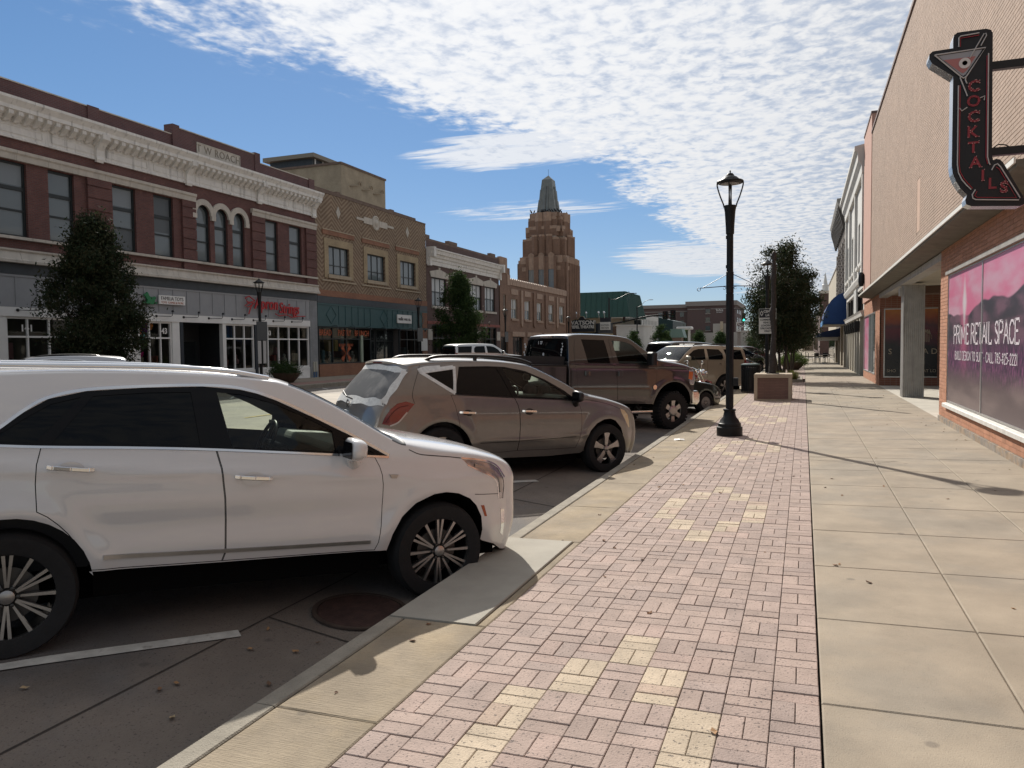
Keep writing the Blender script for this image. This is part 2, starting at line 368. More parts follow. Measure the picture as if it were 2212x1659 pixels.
# carriageway with crown, parking bays in darker concrete beside the kerbs
def strip(xs, y0, y1, name, m, dz=0., step=8.):
    b = MB(); ny = max(1, int((y1-y0)/step)); vs_ = []; n = len(xs)
    for j in range(ny+1):
        y = y0+(y1-y0)*j/ny
        for x in xs: vs_.append((x, y, rz(x)+dz))
    fs_ = [(j*n+i, j*n+i+1, j*n+n+i+1, j*n+n+i) for j in range(ny) for i in range(n-1)]
    b.add(vs_, fs_); o = b.build(name, m, smooth=180); o['kind'] = 'structure'; return o
road = strip(list(np.linspace(-22.5, -2.5, 61)), -40, 420, 'road', M_lane)
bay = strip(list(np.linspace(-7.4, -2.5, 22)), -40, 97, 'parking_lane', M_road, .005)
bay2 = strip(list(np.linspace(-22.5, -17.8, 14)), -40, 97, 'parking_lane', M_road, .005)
cross = MB().quad((-160, 104, -.05), (-22.6, 104, -.05), (-22.6, 122, -.05), (-160, 122, -.05)).quad((-2.4, 100, -.20), (160, 100, -.20), (160, 118, -.20), (-2.4, 118, -.20)).build('cross_street', M_lane); cross['kind'] = 'structure'
# joints of the bay slabs and the painted bay lines (each its own sheet above the last)
def ribbon(b, pts, w, dz):
    for (xa, ya), (xb, yb) in zip(pts, pts[1:]):
        n = max(2, int(math.hypot(xb-xa, yb-ya)/.15)); dx, dy = xb-xa, yb-ya; L_ = math.hypot(dx, dy); nx, ny = -dy/L_*w/2, dx/L_*w/2
        vs_ = []
        for i in range(n+1):
            t = i/n; x, y = xa+dx*t, ya+dy*t; jw = 1+.10*math.sin(i*12.9+xa*7)*random.random()
            for s_ in (-1, 1): X = x+nx*s_*jw; vs_.append((X, y+ny*s_*jw, rz(X)+dz))
        b.add(vs_, [(2*i, 2*i+1, 2*i+3, 2*i+2) for i in range(n)])
jb = MB()
ribbon(jb, [(-3.52, -3), (-3.52, 97)], .014, .009)
for k in range(22):
    y = 4.28+(k-1)*4.55; ribbon(jb, [(-3.52, y+.1), (-2.53, y)], .016, .009)
ribbon(jb, [(-7.4, -3), (-7.4, 97)], .03, .009)
o = jb.build('road_joint', M_joint, road)
ST = R(51.5)
for k in range(16):
    y = 4.06+3.06*k-6.12
    if k == 3: continue
    a = (-3.50, y); b_ = (-3.50-3.4*math.cos(ST), y-3.4*math.sin(ST)); s = MB(); ribbon(s, [a, b_], .105, .013)
    s.build('painted_line', M_paint, road)
for k in range(14):
    y = 10+3.1*k; s = MB(); ribbon(s, [(-21.9, y), (-21.9+3.6*math.cos(ST), y-3.6*math.sin(ST))], .1, .013); s.build('painted_line', M_paint, road)
for k in range(10):
    y = 6+9*k; s = MB(); ribbon(s, [(-12.6, y), (-12.6, y+3)], .1, .013); s.build('painted_line', mat('yellow_paint', (.55, .38, .06), .8, var=.2), road)
# manhole
t = thing('manhole_cover', 'rust brown round iron cover set in the gutter under the white SUV', 'manhole cover', (-3.03, 4.80, rz(-3.03)+.008)); t.rotation_euler = (0, math.atan(.0905), 0)
M_rust = mat('cast_iron_rust', (.055, .03, .025), .8, metal=.2, var=.35, vscale=12, bump=.5, bscale=60)
MB().lathe([(.0, .014), (.30, .014), (.31, .012), (.31, .002)], 40).build('lid', M_rust, t)
MB().lathe([(.315, .004), (.315, .016), (.35, .016), (.352, .004)], 40).build('ring', mat('iron_frame', (.07, .05, .04), .8, metal=.3, var=.3), t)

# ---- near pavement
side = MB().quad((-2.50, -30, gz(-2.50)-.062), (2.9, -30, gz(2.9)-.062), (2.9, 98, gz(2.9)-.062), (-2.50, 98, gz(-2.50)-.062)).build('pavement', M_joint); side['kind'] = 'structure'
def slab(x0, x1, y0, y1, m, name='slab', top=0., b=.008, parent=side, base=-.10):
    mb = MB()
    def ring(d, dz): return [(x0+d, y0+d, gz(x0+d)+dz), (x1-d, y0+d, gz(x1-d)+dz), (x1-d, y1-d, gz(x1-d)+dz), (x0+d, y1-d, gz(x0+d)+dz)]
    vs_ = ring(0, base)+ring(0, top-b*.7)+ring(b, top); fs_ = [(8, 9, 10, 11)]
    for k in (0, 4):
        for i in range(4): j = (i+1) % 4; fs_.append((k+i, k+j, k+4+j, k+4+i))
    mb.add(vs_, fs_); return mb.build(name, m, parent)
XJ = [.088, .953, 1.812, 2.80]
row = 0; y = 8.70-1.215*9
nslab = 0
while y < 97:
    for a, b in zip(XJ, XJ[1:]):
        if y < 60 or True:
            slab(a+.003, b-.003, y+.003, y+1.212, M_conc, top=random.uniform(-.0015, .0015)); nslab += 1
    y += 1.215
# kerb stones and the concrete strip behind them
YK = [-6, -3.2, -1.2, .35, 1.70, 3.03, 4.33, 6.50] + [6.5+1.52*k for k in range(1, 61)]
M_kerbtop = M_conc2
for a, b in zip(YK, YK[1:]):
    if abs(a-4.33) < .01:
        mb = MB(); x0, x1 = -2.545, -1.905
        prof = [(x0, -.36), (x0, gz(x0)-.03), (x0+.012, gz(x0)-.006), (x0+.035, gz(x0)+.008), (x1-.006, gz(x1)+.008), (x1, gz(x1)), (x1, -.2)]
        mb.prism(prof, 'y', a+.004, b-.006); mb.build('slab', mat('newer_concrete', (.33, .31, .265), .9, var=.12, vscale=2, bump=.4, bscale=160), side)
        slab(-1.895, -1.835, a+.004, b-.004, M_conc2, 'slab')
        continue
    prof = [(-2.56, -.36), (-2.552, gz(-2.55)-.04), (-2.545, gz(-2.55)-.014), (-2.525, gz(-2.5)), (-2.42, gz(-2.42)), (-2.412, gz(-2.41)-.008), (-2.412, -.2)]
    mb = MB().prism(prof, 'y', a+.003, b-.003); mb.build('kerb', M_kerb, side)
    slab(-2.400, -1.838, a+.003, b-.003, M_conc2)
# ---- basket-weave clay pavers; the nearest 300 are pieces of their own
PW = .2128; X0 = .082-9*PW
def ring_col(i, j):
    dc = i-4; dr = (j-(-1)) % 24-12
    ad, ar = abs(dc), abs(dr)
    return (ad == 0 and ar in (5, 6)) or (ad == 1 and ar in (3, 4)) or (ad == 2 and ar <= 2)
def pcol(i, j, y):
    if ring_col(i, j):
        c = np.array((.45, .37, .275)) if random.random() < .8 else np.array((.42, .32, .25))
    else:
        q = random.random(); edge_red = .10 if y < 4.2 else .05
        c = np.array((.355, .265, .228)) if q < edge_red else np.array((.338, .259, .224)) if q < .55 else np.array((.354, .271, .232)) if q < .8 else np.array((.318, .247, .217))
    return c*random.uniform(.86, 1.04)
pv = []
jmax = int((96-.4)/PW)
holes = [(-1.62, -.05, 36.6, 40.2)]
for j in range(-2, jmax):
    for i in range(9):
        xa, ya = X0+i*PW, .62+j*PW
        if any(h[0] < xa < h[1] and h[2] < ya < h[3] for h in holes): continue
        if (i+j) % 2 == 0: rects = [(xa, xa+PW/2, ya, ya+PW), (xa+PW/2, xa+PW, ya, ya+PW)]
        else: rects = [(xa, xa+PW, ya, ya+PW/2), (xa, xa+PW, ya+PW/2, ya+PW)]
        for r in rects: pv.append((r, pcol(i, j, ya)))
def paver_geo(r):
    g = random.uniform(.0014, .0026); b = .0035; dz = random.uniform(-.0022, .0018); a = random.uniform(-.004, .004)
    x0, x1, y0, y1 = r[0]+g, r[1]-g, r[2]+g, r[3]-g
    def ring(d, z): return [(x, y, gz(x)+z+dz+a*(x-x0)*2) for x, y in ((x0+d, y0+d), (x1-d, y0+d), (x1-d, y1-d), (x0+d, y1-d))]
    vs_ = ring(0, -.05)+ring(0, -.003)+ring(b, 0); fs_ = [(8, 9, 10, 11)]
    for k in (0, 4):
        for i in range(4): l = (i+1) % 4; fs_.append((k+i, k+l, k+4+l, k+4+i))
    return vs_, fs_
def set_attr(me, cols):
    at = me.color_attributes.new('pcol', 'FLOAT_COLOR', 'CORNER'); flat = []
    for p in me.polygons:
        c = cols[p.index]; flat.extend([*c, 1.]*p.loop_total)
    at.data.foreach_set('color', flat)
pv.sort(key=lambda q: math.hypot(q[0][0], q[0][2]+.0) if q[0][2] > 2.3 else 99+abs(q[0][2]))
rest = MB(); rcols = []
for k, (r, c) in enumerate(pv):
    vs_, fs_ = paver_geo(r)
    if k < 300:
        mb = MB().add(vs_, fs_); o = mb.build('paver', M_paver, side); set_attr(o.data, [c]*len(fs_))
    else:
        rest.add(vs_, fs_); rcols += [c]*len(fs_)
o = rest.build('paver_field', M_paver, side, kind='stuff'); set_attr(o.data, rcols)
# ---- far (left) pavement
side2 = MB().box(-27.8, -22.5, -40, 104, -.42, -.012).build('far_pavement', M_conc); side2['kind'] = 'structure'
y = -10.
while y < 103:
    for a, b in ((-27.75, -26.1), (-26.1, -24.45)): 
        MB().box(a+.004, b-.004, y+.004, y+1.646, -.011, 0).build('slab', M_conc, side2)
    y += 1.65
MB().box(-24.44, -22.86, -40, 104, -.011, -.002).build('paver_band', mat('far_paver', (.27, .16, .135), .88, var=.2, vscale=5, bump=.4, bscale=40), side2)
for k in range(46): MB().rbox(-22.62, -22.40, -10+2.5*k, -10+2.5*k+2.49, -.40, .004, .02).build('kerb', M_kerb, side2)
# islands of ground on the far side of the cross street
b3 = MB().box(-60, -22.4, 122, 420, -.42, -.02).box(-2.4, 60, 118, 420, -.42, -.02).build('far_pavement', M_conc); b3['kind'] = 'structure'
# ================================================================== buildings on the far (left) side, fronts at x = XL facing +X
XL = -27.75
M_stone = mat('pale_stone', (.52, .48, .42), .8, var=.12, vscale=2, bump=.2, bscale=30, streak=.25)
M_white = mat('white_trim', (.74, .72, .68), .6, var=.10, vscale=3, streak=.45)
M_whitep = mat('white_paint', (.78, .78, .76), .5, var=.05, vscale=2)
M_grey = mat('grey_panel', (.30, .31, .325), .55, var=.06, vscale=2)
M_greyb = brickmat('grey_painted_brick', (.26, .27, .28), (.24, .25, .26), (.20, .21, .22), ms=.008)
M_dark = mat('dark_frame', (.020, .026, .028), .45, var=.1, vscale=4)
M_slate = mat('dark_slate_beam', (.045, .055, .065), .5, var=.15, vscale=3)
M_iron = mat('black_iron', (.012, .013, .014), .42, var=.2, vscale=8)
M_pane = glassmat('upper_pane', (.135, .16, .17), .06, wob=.02)  # pane colour holds the blinds behind and a pale sky reflection
M_pane_s = glassmat('shop_pane', (.016, .020, .022), .03, wob=.015)
M_blind = mat('window_blind', (.55, .57, .58), .6, var=.05)
M_redb = brickmat('red_brick', (.155, .062, .052), (.12, .048, .044), (.12, .085, .078), patch=(.23, .115, .09), var=.22)
M_purp = brickmat('parapet_brick', (.135, .058, .055), (.11, .05, .05), (.13, .10, .10), var=.2)
M_brown = brickmat('brown_brick', (.115, .062, .052), (.09, .05, .045), (.12, .09, .08))
M_yel = brickmat('zigzag_brick', (.205, .13, .082), (.175, .108, .068), (.17, .13, .095), herring=(.29, .22, .15), w=.2, h=.075)
M_yel2 = brickmat('pale_yellow_brick', (.42, .33, .20), (.37, .28, .17), (.30, .24, .17))
M_tan = brickmat('tan_brick', (.265, .155, .105), (.22, .13, .088), (.20, .135, .10), var=.16)
M_terra = mat('terracotta', (.38, .26, .19), .7, var=.16, vscale=2.5, bump=.3, bscale=14, streak=.35)
M_roof = mat('flat_roof', (.12, .12, .12), .95, var=.2)
M_teal = mat('teal_panel', (.042, .098, .105), .5, var=.08)
M_obrick = brickmat('orange_brick', (.30, .13, .07), (.25, .10, .06), (.25, .17, .12))

def window(par, y0, y1, z0, z1, xb, fm, pm, fw=.07, vb=(), hb=(), fd=.07, name='window', arch=False, extra=None):
    """frame set at x=xb (back of the reveal), glass child a little behind its face"""
    b = MB(); x0, x1 = xb, xb+fd
    if arch:
        r = (y1-y0)/2; yc = (y0+y1)/2; zs = z1-r
        b.box(x0, x1, y0, y0+fw, z0, zs); b.box(x0, x1, y1-fw, y1, z0, zs); b.box(x0, x1, y0+fw, y1-fw, z0, z0+fw)
        n = 12
        for i in range(n):
            a, c = math.pi*i/n, math.pi*(i+1)/n
            P = lambda rr, t: (yc+rr*math.cos(t), zs+rr*math.sin(t))
            b.prism([P(r, a), P(r, c), P(r-fw, c), P(r-fw, a)], 'x', x0, x1)
        top = zs
    else:
        b.box(x0, x1, y0, y0+fw, z0, z1); b.box(x0, x1, y1-fw, y1, z0, z1)
        b.box(x0, x1, y0+fw, y1-fw, z0, z0+fw); b.box(x0, x1, y0+fw, y1-fw, z1-fw, z1); top = z1
    for f, w in vb: y = y0+(y1-y0)*f; b.box(x0, x1-.012, y-w/2, y+w/2, z0+fw, z1-fw)
    for f, w in hb: z = z0+(z1-z0)*f; b.box(x0, x1-.006, y0+fw, y1-fw, z-w/2, z+w/2)
    o = b.build(name, fm, par)
    g = MB()
    if arch:
        pts = [(y0+fw*.5, z0), (y1-fw*.5, z0)]+[(yc+(r-fw*.5)*math.cos(math.pi*i/12), zs+(r-fw*.5)*math.sin(math.pi*i/12)) for i in range(13)]
        g.add([(xb+.03, p, q) for p, q in pts], [tuple(range(len(pts)))])
    else: g.quad((xb+.03, y0+.02, z0+.02), (xb+.03, y1-.02, z0+.02), (xb+.03, y1-.02, z1-.02), (xb+.03, y0+.02, z1-.02))
    p = g.build('pane', pm); p.parent = o
    if extra:
        for a, c, d, e, m_ in extra:
            q = MB().quad((xb+.034, y0+(y1-y0)*a, z0+(z1-z0)*d), (xb+.034, y0+(y1-y0)*c, z0+(z1-z0)*d), (xb+.034, y0+(y1-y0)*c, z0+(z1-z0)*e), (xb+.034, y0+(y1-y0)*a, z0+(z1-z0)*e)).build('blind', m_); q.parent = o
    return o
def body(par, y0, y1, h, m, depth=25, x=XL, rm=M_roof, side=True):
    """the rest of the building behind the front: side walls, back and roof"""
    b = MB(); xb = x-depth
    b.quad((xb, y0, 0), (x-.25, y0, 0), (x-.25, y0, h), (xb, y0, h)); b.quad((x-.25, y1, 0), (xb, y1, 0), (xb, y1, h), (x-.25, y1, h)); b.quad((xb, y1, 0), (xb, y0, 0), (xb, y0, h), (xb, y1, h))
    b.build('side_wall', m, par); MB().quad((xb, y0, h-.5), (x-.25, y0, h-.5), (x-.25, y1, h-.5), (xb, y1, h-.5)).build('roof', rm, par)

# ------------------------------------------------------------------ 1. red brick block with white cornice
B = thing('brick_building', 'red brick two storey block with white bracketed cornice and grey shopfronts', 'building', (XL, 26, 0), world=True)
Y0, Y1 = 9.0, 39.75
upw = [(10.2, 11.4), (12.6, 13.8), (15.2, 16.4), (17.6, 18.8), (19.95, 21.2), (22.1, 23.25), (25.1, 26.32), (27.34, 28.5), (35.13, 36.2), (37.23, 38.38)]
arc = [(29.92, 30.88), (31.2, 32.14), (32.5, 33.43)]
holes = [(a, b, 6.06, 8.86) for a, b in upw]+[(a, b, 6.06, 8.86) for a, b in arc]
w = MB(); wall_holes(w, Y0, Y1, 5.58, 9.75, holes, XL)
for a, b in arc:                                   # spandrels above the round heads
    r = (b-a)/2; c = (a+b)/2; zs = 8.86-r
    for s in (-1, 1):
        pts = [(c+s*r, 8.86)]+[(c+s*r*math.cos(t), zs+r*math.sin(t)) for t in np.linspace(0, math.pi/2, 8)]
        w.add([(XL, p, q) for p, q in pts], [tuple(range(len(pts))) if s < 0 else tuple(range(len(pts)))[::-1]])
w.build('wall', M_redb, B)
pil = MB()
PIL = [(13.95, 15.05), (18.9, 19.85), (23.80, 25.0), (28.98, 29.86), (33.92, 35.0), (38.72, 39.75)]
for a, b in PIL:                                   # rusticated piers, each course block set proud
    p = MB(); z = 5.6
    p.box(XL, XL+.07, a+.03, b-.03, 5.6, 8.84)
    while z < 8.7: p.box(XL, XL+.115, a, b, z, z+.44); z += .50
    p.build('pier', M_redb, B)
M_bl2 = mat('blind_slate', (.22, .25, .27), .5); M_bl3 = mat('blind_dim', (.10, .115, .125), .5)
for k, (a, b) in enumerate(upw): window(B, a, b, 6.06, 8.86, XL-.2, M_dark, M_pane, .085, (), ((.655, .14), (.36, .07)), .09, extra=[[(.07, .93, .70, .97, M_bl2)], [(.07, .93, .40, .97, M_bl3)], [(.07, .93, .03, .34, M_bl3), (.07, .93, .70, .97, M_bl2)], []][k*3 % 4])
for (a, b) in arc: window(B, a, b, 6.06, 8.86, XL-.2, M_dark, M_pane, .085, (), ((.655, .14), (.36, .07)), .09, arch=True)
for k, (a, b) in enumerate(arc):                   # stone hoods over the round heads
    r = (b-a)/2; c = (a+b)/2; zs = 8.86-r; h = MB(); n = 14
    for i in range(n):
        t0, t1 = math.pi*i/n, math.pi*(i+1)/n; P = lambda rr, t: (c+rr*math.cos(t), zs+rr*math.sin(t))
        h.prism([P(r, t0), P(r+.28, t0), P(r+.28, t1), P(r, t1)], 'x', XL+.002+.004*k, XL+.10+.004*k)
    h.box(XL+.003, XL+.12, c-r-.28, c-r, zs-.22, zs); h.box(XL+.003, XL+.12, c+r, c+r+.28, zs-.22, zs) if k == 2 else None
    h.build('arch_hood', M_stone, B, smooth=40)
for a, b in ((Y0, 29.86), (33.92, Y1)):
    n = int((b-a)/1.25); st = MB(); step = (b-a)/n
    for i in range(n):
        q = MB(); q.prism([(XL+.004, 8.90), (XL+.13, 8.90), (XL+.15, 9.10), (XL+.20, 9.16), (XL+.20, 9.27), (XL+.004, 9.27)], 'y', a+i*step+.004, a+(i+1)*step-.004)
        q.build('string_course', M_stone, B) if False else st.add(q.v, q.f)
    # prism along y takes (x,z)
    st.build('string_course', M_stone, B)
MB().box(XL+.003, XL+.16, Y0, Y1, 5.95, 6.055).build('sill_course', M_stone, B)
# stone base band of flared panels
y = Y0
while y < Y1-.1:
    y2 = min(y+1.30, Y1)
    MB().prism([(XL-.1, 5.06), (XL+.30, 5.06), (XL+.30, 5.16), (XL+.24, 5.20), (XL+.16, 5.46), (XL+.22, 5.52), (XL+.22, 5.58), (XL-.1, 5.58)], 'y', y+.006, y2-.006).build('band_stone', M_stone, B)
    y = y2
# cornice
cor = MB().prism([(XL+.003, 9.70), (XL+.10, 9.70), (XL+.10, 9.76), (XL+.06, 9.80), (XL+.06, 10.32), (XL+.14, 10.36), (XL+.14, 10.44), (XL+.40, 10.62), (XL+.52, 10.66), (XL+.52, 10.80), (XL+.60, 10.92), (XL+.66, 11.00), (XL+.66, 11.10), (XL+.003, 11.18)], 'y', Y0, Y1+.12)
C = cor.build('cornice', M_white, B)
y = Y0+.2
br = MB().prism([(XL+.06, 10.30), (XL+.16, 10.26), (XL+.22, 10.34), (XL+.46, 10.50), (XL+.48, 10.64), (XL+.06, 10.64)], 'y', -.10, .10).mesh('bracket'); br.materials.append(M_white)
while y < Y1:
    o = bpy.data.objects.new('bracket', br); COL.objects.link(o); o.parent = C; o.location = (0, y, 0); y += .385
for yb in (14.5, 19.4, 24.4, 29.42, 34.55, 39.5):
    o = MB().prism([(XL+.06, 9.62), (XL+.16, 9.60), (XL+.20, 9.72), (XL+.16, 9.86), (XL+.20, 10.1), (XL+.40, 10.36), (XL+.58, 10.5), (XL+.60, 10.70), (XL+.06, 10.70)], 'y', yb-.17, yb+.17).build('console', M_white, None); o.parent = C
for a in np.arange(Y0+.5, Y1-2, 2.55):
    b_ = a+2.2; pn = MB()
    for q in ((a, b_, 9.90, 9.935), (a, b_, 10.17, 10.205), (a, a+.035, 9.935, 10.17), (b_-.035, b_, 9.935, 10.17)): pn.box(XL+.061, XL+.085, q[0], q[1], q[2], q[3])
    o = pn.build('frieze_panel', M_white); o.parent = C
# parapet with raised name bay
MB().box(XL-.35, XL-.02, Y0, 28.55, 11.1, 11.83).box(XL-.35, XL-.02, 34.75, Y1, 11.1, 11.83).box(XL-.35, XL+.03, 28.95, 34.35, 11.1, 12.20).build('parapet', M_purp, B)
for a, b in ((28.55, 28.97), (34.33, 34.75)): MB().box(XL-.45, XL+.08, a, b, 11.1, 12.33).build('pier', M_purp, B)
for a in (14.2, 24.0, 39.2): MB().box(XL-.40, XL+.04, a, a+.55, 11.1, 11.90).build('pier', M_purp, B)
MB().box(XL-.38, XL+.01, Y0, 28.54, 11.835, 11.88).box(XL-.38, XL+.01, 34.77, Y1, 11.835, 11.88).box(XL-.38, XL+.06, 28.98, 34.32, 12.205, 12.25).build('coping', M_stone, B)
pq = MB().box(XL+.031, XL+.06, 30.08, 33.15, 11.29, 11.85).build('name_stone', M_stone, B)
q = MB(); text_on(q, 'T W ROACH', (XL+.062, 31.62, 11.56), (0, 1, 0), (0, 0, 1), .50, .012, space=1.12); o = q.build('lettering', mat('carved_letter', (.24, .21, .17), .8)); o.parent = pq
fr = MB()
for z in ((11.29, 11.33), (11.81, 11.85)): fr.box(XL+.062, XL+.085, 30.08, 33.15, *z)
for y in ((30.08, 30.12), (33.11, 33.15)): fr.box(XL+.062, XL+.083, *y, 11.331, 11.809)
o = fr.build('border', M_stone); o.parent = pq
body(B, Y0, Y1, 11.8, M_purp)
# shopfront level
MB().box(XL-.2, XL+.05, Y0, Y1, 4.65, 5.055).build('steel_beam', M_slate, B)
MB().box(XL-.2, XL+.02, Y0, 38.97, 3.415, 4.645).build('sign_band', M_grey, B)
bt = MB()
for a in np.arange(Y0+.4, 38.9, .86): bt.box(XL+.021, XL+.045, a-.035, a+.035, 3.50, 4.55)
bt.box(XL+.021, XL+.05, Y0, 38.96, 4.552, 4.63); bt.box(XL+.021, XL+.05, Y0, 38.96, 3.42, 3.498)
bt.build('battens', M_grey, B, kind='stuff')
MB().box(XL-.2, XL+.06, Y0, 38.97, 3.065, 3.412).build('fascia', M_whitep, B)
MB().box(XL-.2, XL+.03, 38.975, Y1, 0, 4.645).build('pier', M_greyb, B)
M_pane_c = glassmat('shop_glass', (.5, .5, .5), .02, alpha=.30)
def shopwin(par, y0, y1, panes, z0=.66, z1=3.06, zt=2.30, m=M_whitep, x=XL-.16, pm=None, fw=.08, room=True):
    n = panes
    if room:          # a dim display space behind the glass
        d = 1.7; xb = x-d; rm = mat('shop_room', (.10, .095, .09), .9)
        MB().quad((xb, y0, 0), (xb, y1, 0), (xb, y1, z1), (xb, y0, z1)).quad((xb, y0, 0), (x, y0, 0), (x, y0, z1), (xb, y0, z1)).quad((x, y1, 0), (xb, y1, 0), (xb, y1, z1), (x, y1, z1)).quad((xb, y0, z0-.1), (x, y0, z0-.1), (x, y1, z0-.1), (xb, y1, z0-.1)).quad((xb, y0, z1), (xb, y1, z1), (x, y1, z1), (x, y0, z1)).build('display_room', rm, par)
        rg = random.Random(int(y0*7)); cols = [(.45, .40, .34), (.30, .08, .07), (.10, .18, .24), (.42, .33, .12), (.12, .22, .14), (.5, .5, .5), (.35, .18, .22), (.05, .05, .06)]
        for k in range(int((y1-y0)*2.2)):
            yy = rg.uniform(y0+.2, y1-.3); w_, h_ = rg.uniform(.12, .45), rg.uniform(.15, 1.0); zb = z0-.1+rg.choice((0, 0, .5, .9)); ci = rg.randrange(8)
            if rg.random() < .6: MB().rbox(x-rg.uniform(.5, 1.3), x-.35, yy, yy+w_, zb, zb+h_, .02).build('display_item', mat('goods%d' % ci, cols[ci], .6), par)
            else: MB().lathe([(.10, 0), (.13, .1), (.09, .25), (.15, .5), (.16, .62), (.06, .70), (.07, .76), (.08, .85), (.0, .92)], 10, (x-rg.uniform(.4, .9), yy, z0-.1)).build('display_figure', mat('goods%d' % ci, cols[ci], .6), par, smooth=50)
        pm = pm or M_pane_c
    pass; window(par, y0, y1, z0, z1, x, m, pm or M_pane_s, fw, tuple((i/n, .06) for i in range(1, n)), (((zt-z0)/(z1-z0), .07),), .12, name='shop_window')
def panelbase(par, y0, y1, z1=.655, m=M_whitep, x=XL):
    b = MB().box(x-.18, x-.02, y0, y1, 0, z1).box(x-.019, x, y0, y1, 0, .12).box(x-.019, x, y0, y1, z1-.10, z1)
    n = max(1, round((y1-y0)/1.1))
    for i in range(n+1): yy = y0+(y1-y0)*i/n; b.box(x-.019, x-.001, max(y0, yy-.05), min(y1, yy+.05), .121, z1-.101)
    b.build('base_panel', m, par)
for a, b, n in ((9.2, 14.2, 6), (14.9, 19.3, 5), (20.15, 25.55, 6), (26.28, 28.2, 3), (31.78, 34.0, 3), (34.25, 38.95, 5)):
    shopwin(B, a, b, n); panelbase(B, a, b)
for a, b in ((14.2, 14.9), (19.3, 20.15), (25.55, 26.28), (28.2, 28.65), (31.55, 31.78)): MB().box(XL-.2, XL+.02, a, b, 0, 3.063).build('post', M_whitep, B)
MB().box(XL-.12, XL+.04, 34.02, 34.23, 0, 3.06).build('steel_column', mat('navy_iron', (.02, .028, .04), .45), B)
MB().box(XL-.12, XL+.04, 28.68, 28.86, 0, 3.06).build('steel_column', MATS['navy_iron'], B)
# recessed entrance
e = MB().quad((XL-1.5, 28.65, 0), (XL-1.5, 31.55, 0), (XL-1.5, 31.55, 3.06), (XL-1.5, 28.65, 3.06)).quad((XL-1.5, 28.64, 0), (XL, 28.64, 0), (XL, 28.64, 3.06), (XL-1.5, 28.64, 3.06)).quad((XL, 31.56, 0), (XL-1.5, 31.56, 0), (XL-1.5, 31.56, 3.06), (XL, 31.56, 3.06)).quad((XL-1.5, 28.65, 3.05), (XL-1.5, 31.55, 3.05), (XL, 31.55, 3.05), (XL, 28.65, 3.05))
e.build('entrance_recess', mat('dark_interior', (.02, .022, .025), .6), B)
for a in (29.2, 30.3):
    window(B, a, a+1.0, .05, 2.25, XL-1.48, M_dark, M_pane_s, .10, (), ((.42, .12),), .06, name='door')
# gooseneck sign lamps
def gooseneck(par, y, x=XL, z=3.30, m=M_iron, L_=.85):
    b = MB().lathe([(0, 0), (.06, 0), (.06, .03), (0, .035)], 10, (x+.061, y, z), 'x')
    b.tube([(x+.09, y, z), (x+.14, y+.02, z), (x+.16, y+.12, z), (x+.16, y+L_-.06, z+.01), (x+.18, y+L_, z+.05), (x+.20, y+L_, z+.22), (x+.24, y+L_-.02, z+.27)], .014, 6)
    b.lathe([(.02, .0), (.05, -.02), (.07, -.10), (.055, -.10)], 10, (x+.27, y+L_-.06, z+.30)); return b.build('sign_lamp', m, par, smooth=50)
for k in range(14): gooseneck(B, 15.6+1.66*k)
# shop lettering and door numbers
sg = MB().box(XL+.09, XL+.15, 27.34, 28.92, 3.86, 4.27).build('sign_board', M_whitep, B)
M_blk = mat('black_letter', (.02, .02, .022), .5); M_red = mat('red_letter', (.45, .025, .03), .4); M_org = mat('orange_letter', (.45, .11, .045), .5); M_grn = mat('green_sign', (.02, .19, .07), .5)
q = MB(); text_on(q, 'FAMILIA TOYS', (XL+.152, 28.13, 4.12), (0, 1, 0), (0, 0, 1), .235, .006, xs=.92); o = q.build('lettering', M_blk); o.parent = sg
q = MB(); text_on(q, 'TOYS  GAMES & MORE', (XL+.152, 28.13, 3.94), (0, 1, 0), (0, 0, 1), .135, .005); o = q.build('lettering', M_org); o.parent = sg
hz = [(0, .52), (.06, .60), (.14, .62), (.20, .72), (.26, .62), (.30, .50), (.36, .44), (.52, .42), (.62, .48), (.70, .40), (.66, .30), (.60, .26), (.62, .12), (.74, .10), (.78, .14), (.72, .03), (.5, -.03), (.2, -.03), (-.04, .05), (-.02, .12), (.10, .08), (.18, .10), (.20, .24), (.14, .34), (.10, .44)]
MB().prism([(26.48+a, 3.84+b*.72) for a, b in hz], 'x', XL+.07, XL+.15).build('rocking_horse', M_grn, B)
q = MB(); text_on(q, 'Apron', (XL+.16, 34.85, 4.20), (0, 1, 0), (0, 0, 1), .92, .03, shear=.15, xs=.82, bold=.008); text_on(q, 'Strings', (XL+.16, 36.85, 4.02), (0, 1, 0), (0, 0, 1), .86, .03, shear=.15, xs=.78, bold=.008)
q.tube([(XL+.16, 33.9, 4.35), (XL+.16, 33.45, 4.56), (XL+.16, 33.15, 4.45), (XL+.16, 33.3, 4.25), (XL+.16, 33.75, 4.22), (XL+.16, 33.55, 3.95), (XL+.16, 33.4, 3.62)], .035, 6)
q.tube([(XL+.16, 33.9, 4.35), (XL+.16, 33.35, 4.15), (XL+.16, 33.1, 4.05), (XL+.16, 33.4, 3.98), (XL+.16, 33.9, 4.25)], .028, 6)
q.tube([(XL+.16, 35.6, 3.70), (XL+.16, 35.95, 3.60), (XL+.16, 36.6, 3.68), (XL+.16, 37.1, 3.55), (XL+.16, 37.6, 3.62), (XL+.16, 38.35, 3.66)], .028, 6)
q.build('shop_lettering', M_red, B)
for yy, s_ in ((21.05, '141'), (27.75, '143'), (35.25, '143')):
    q = MB(); text_on(q, s_, (XL-.105, yy, 2.62), (0, 1, 0), (0, 0, 1), .36, .004, bold=.01); q.build('door_number', M_whitep, B)
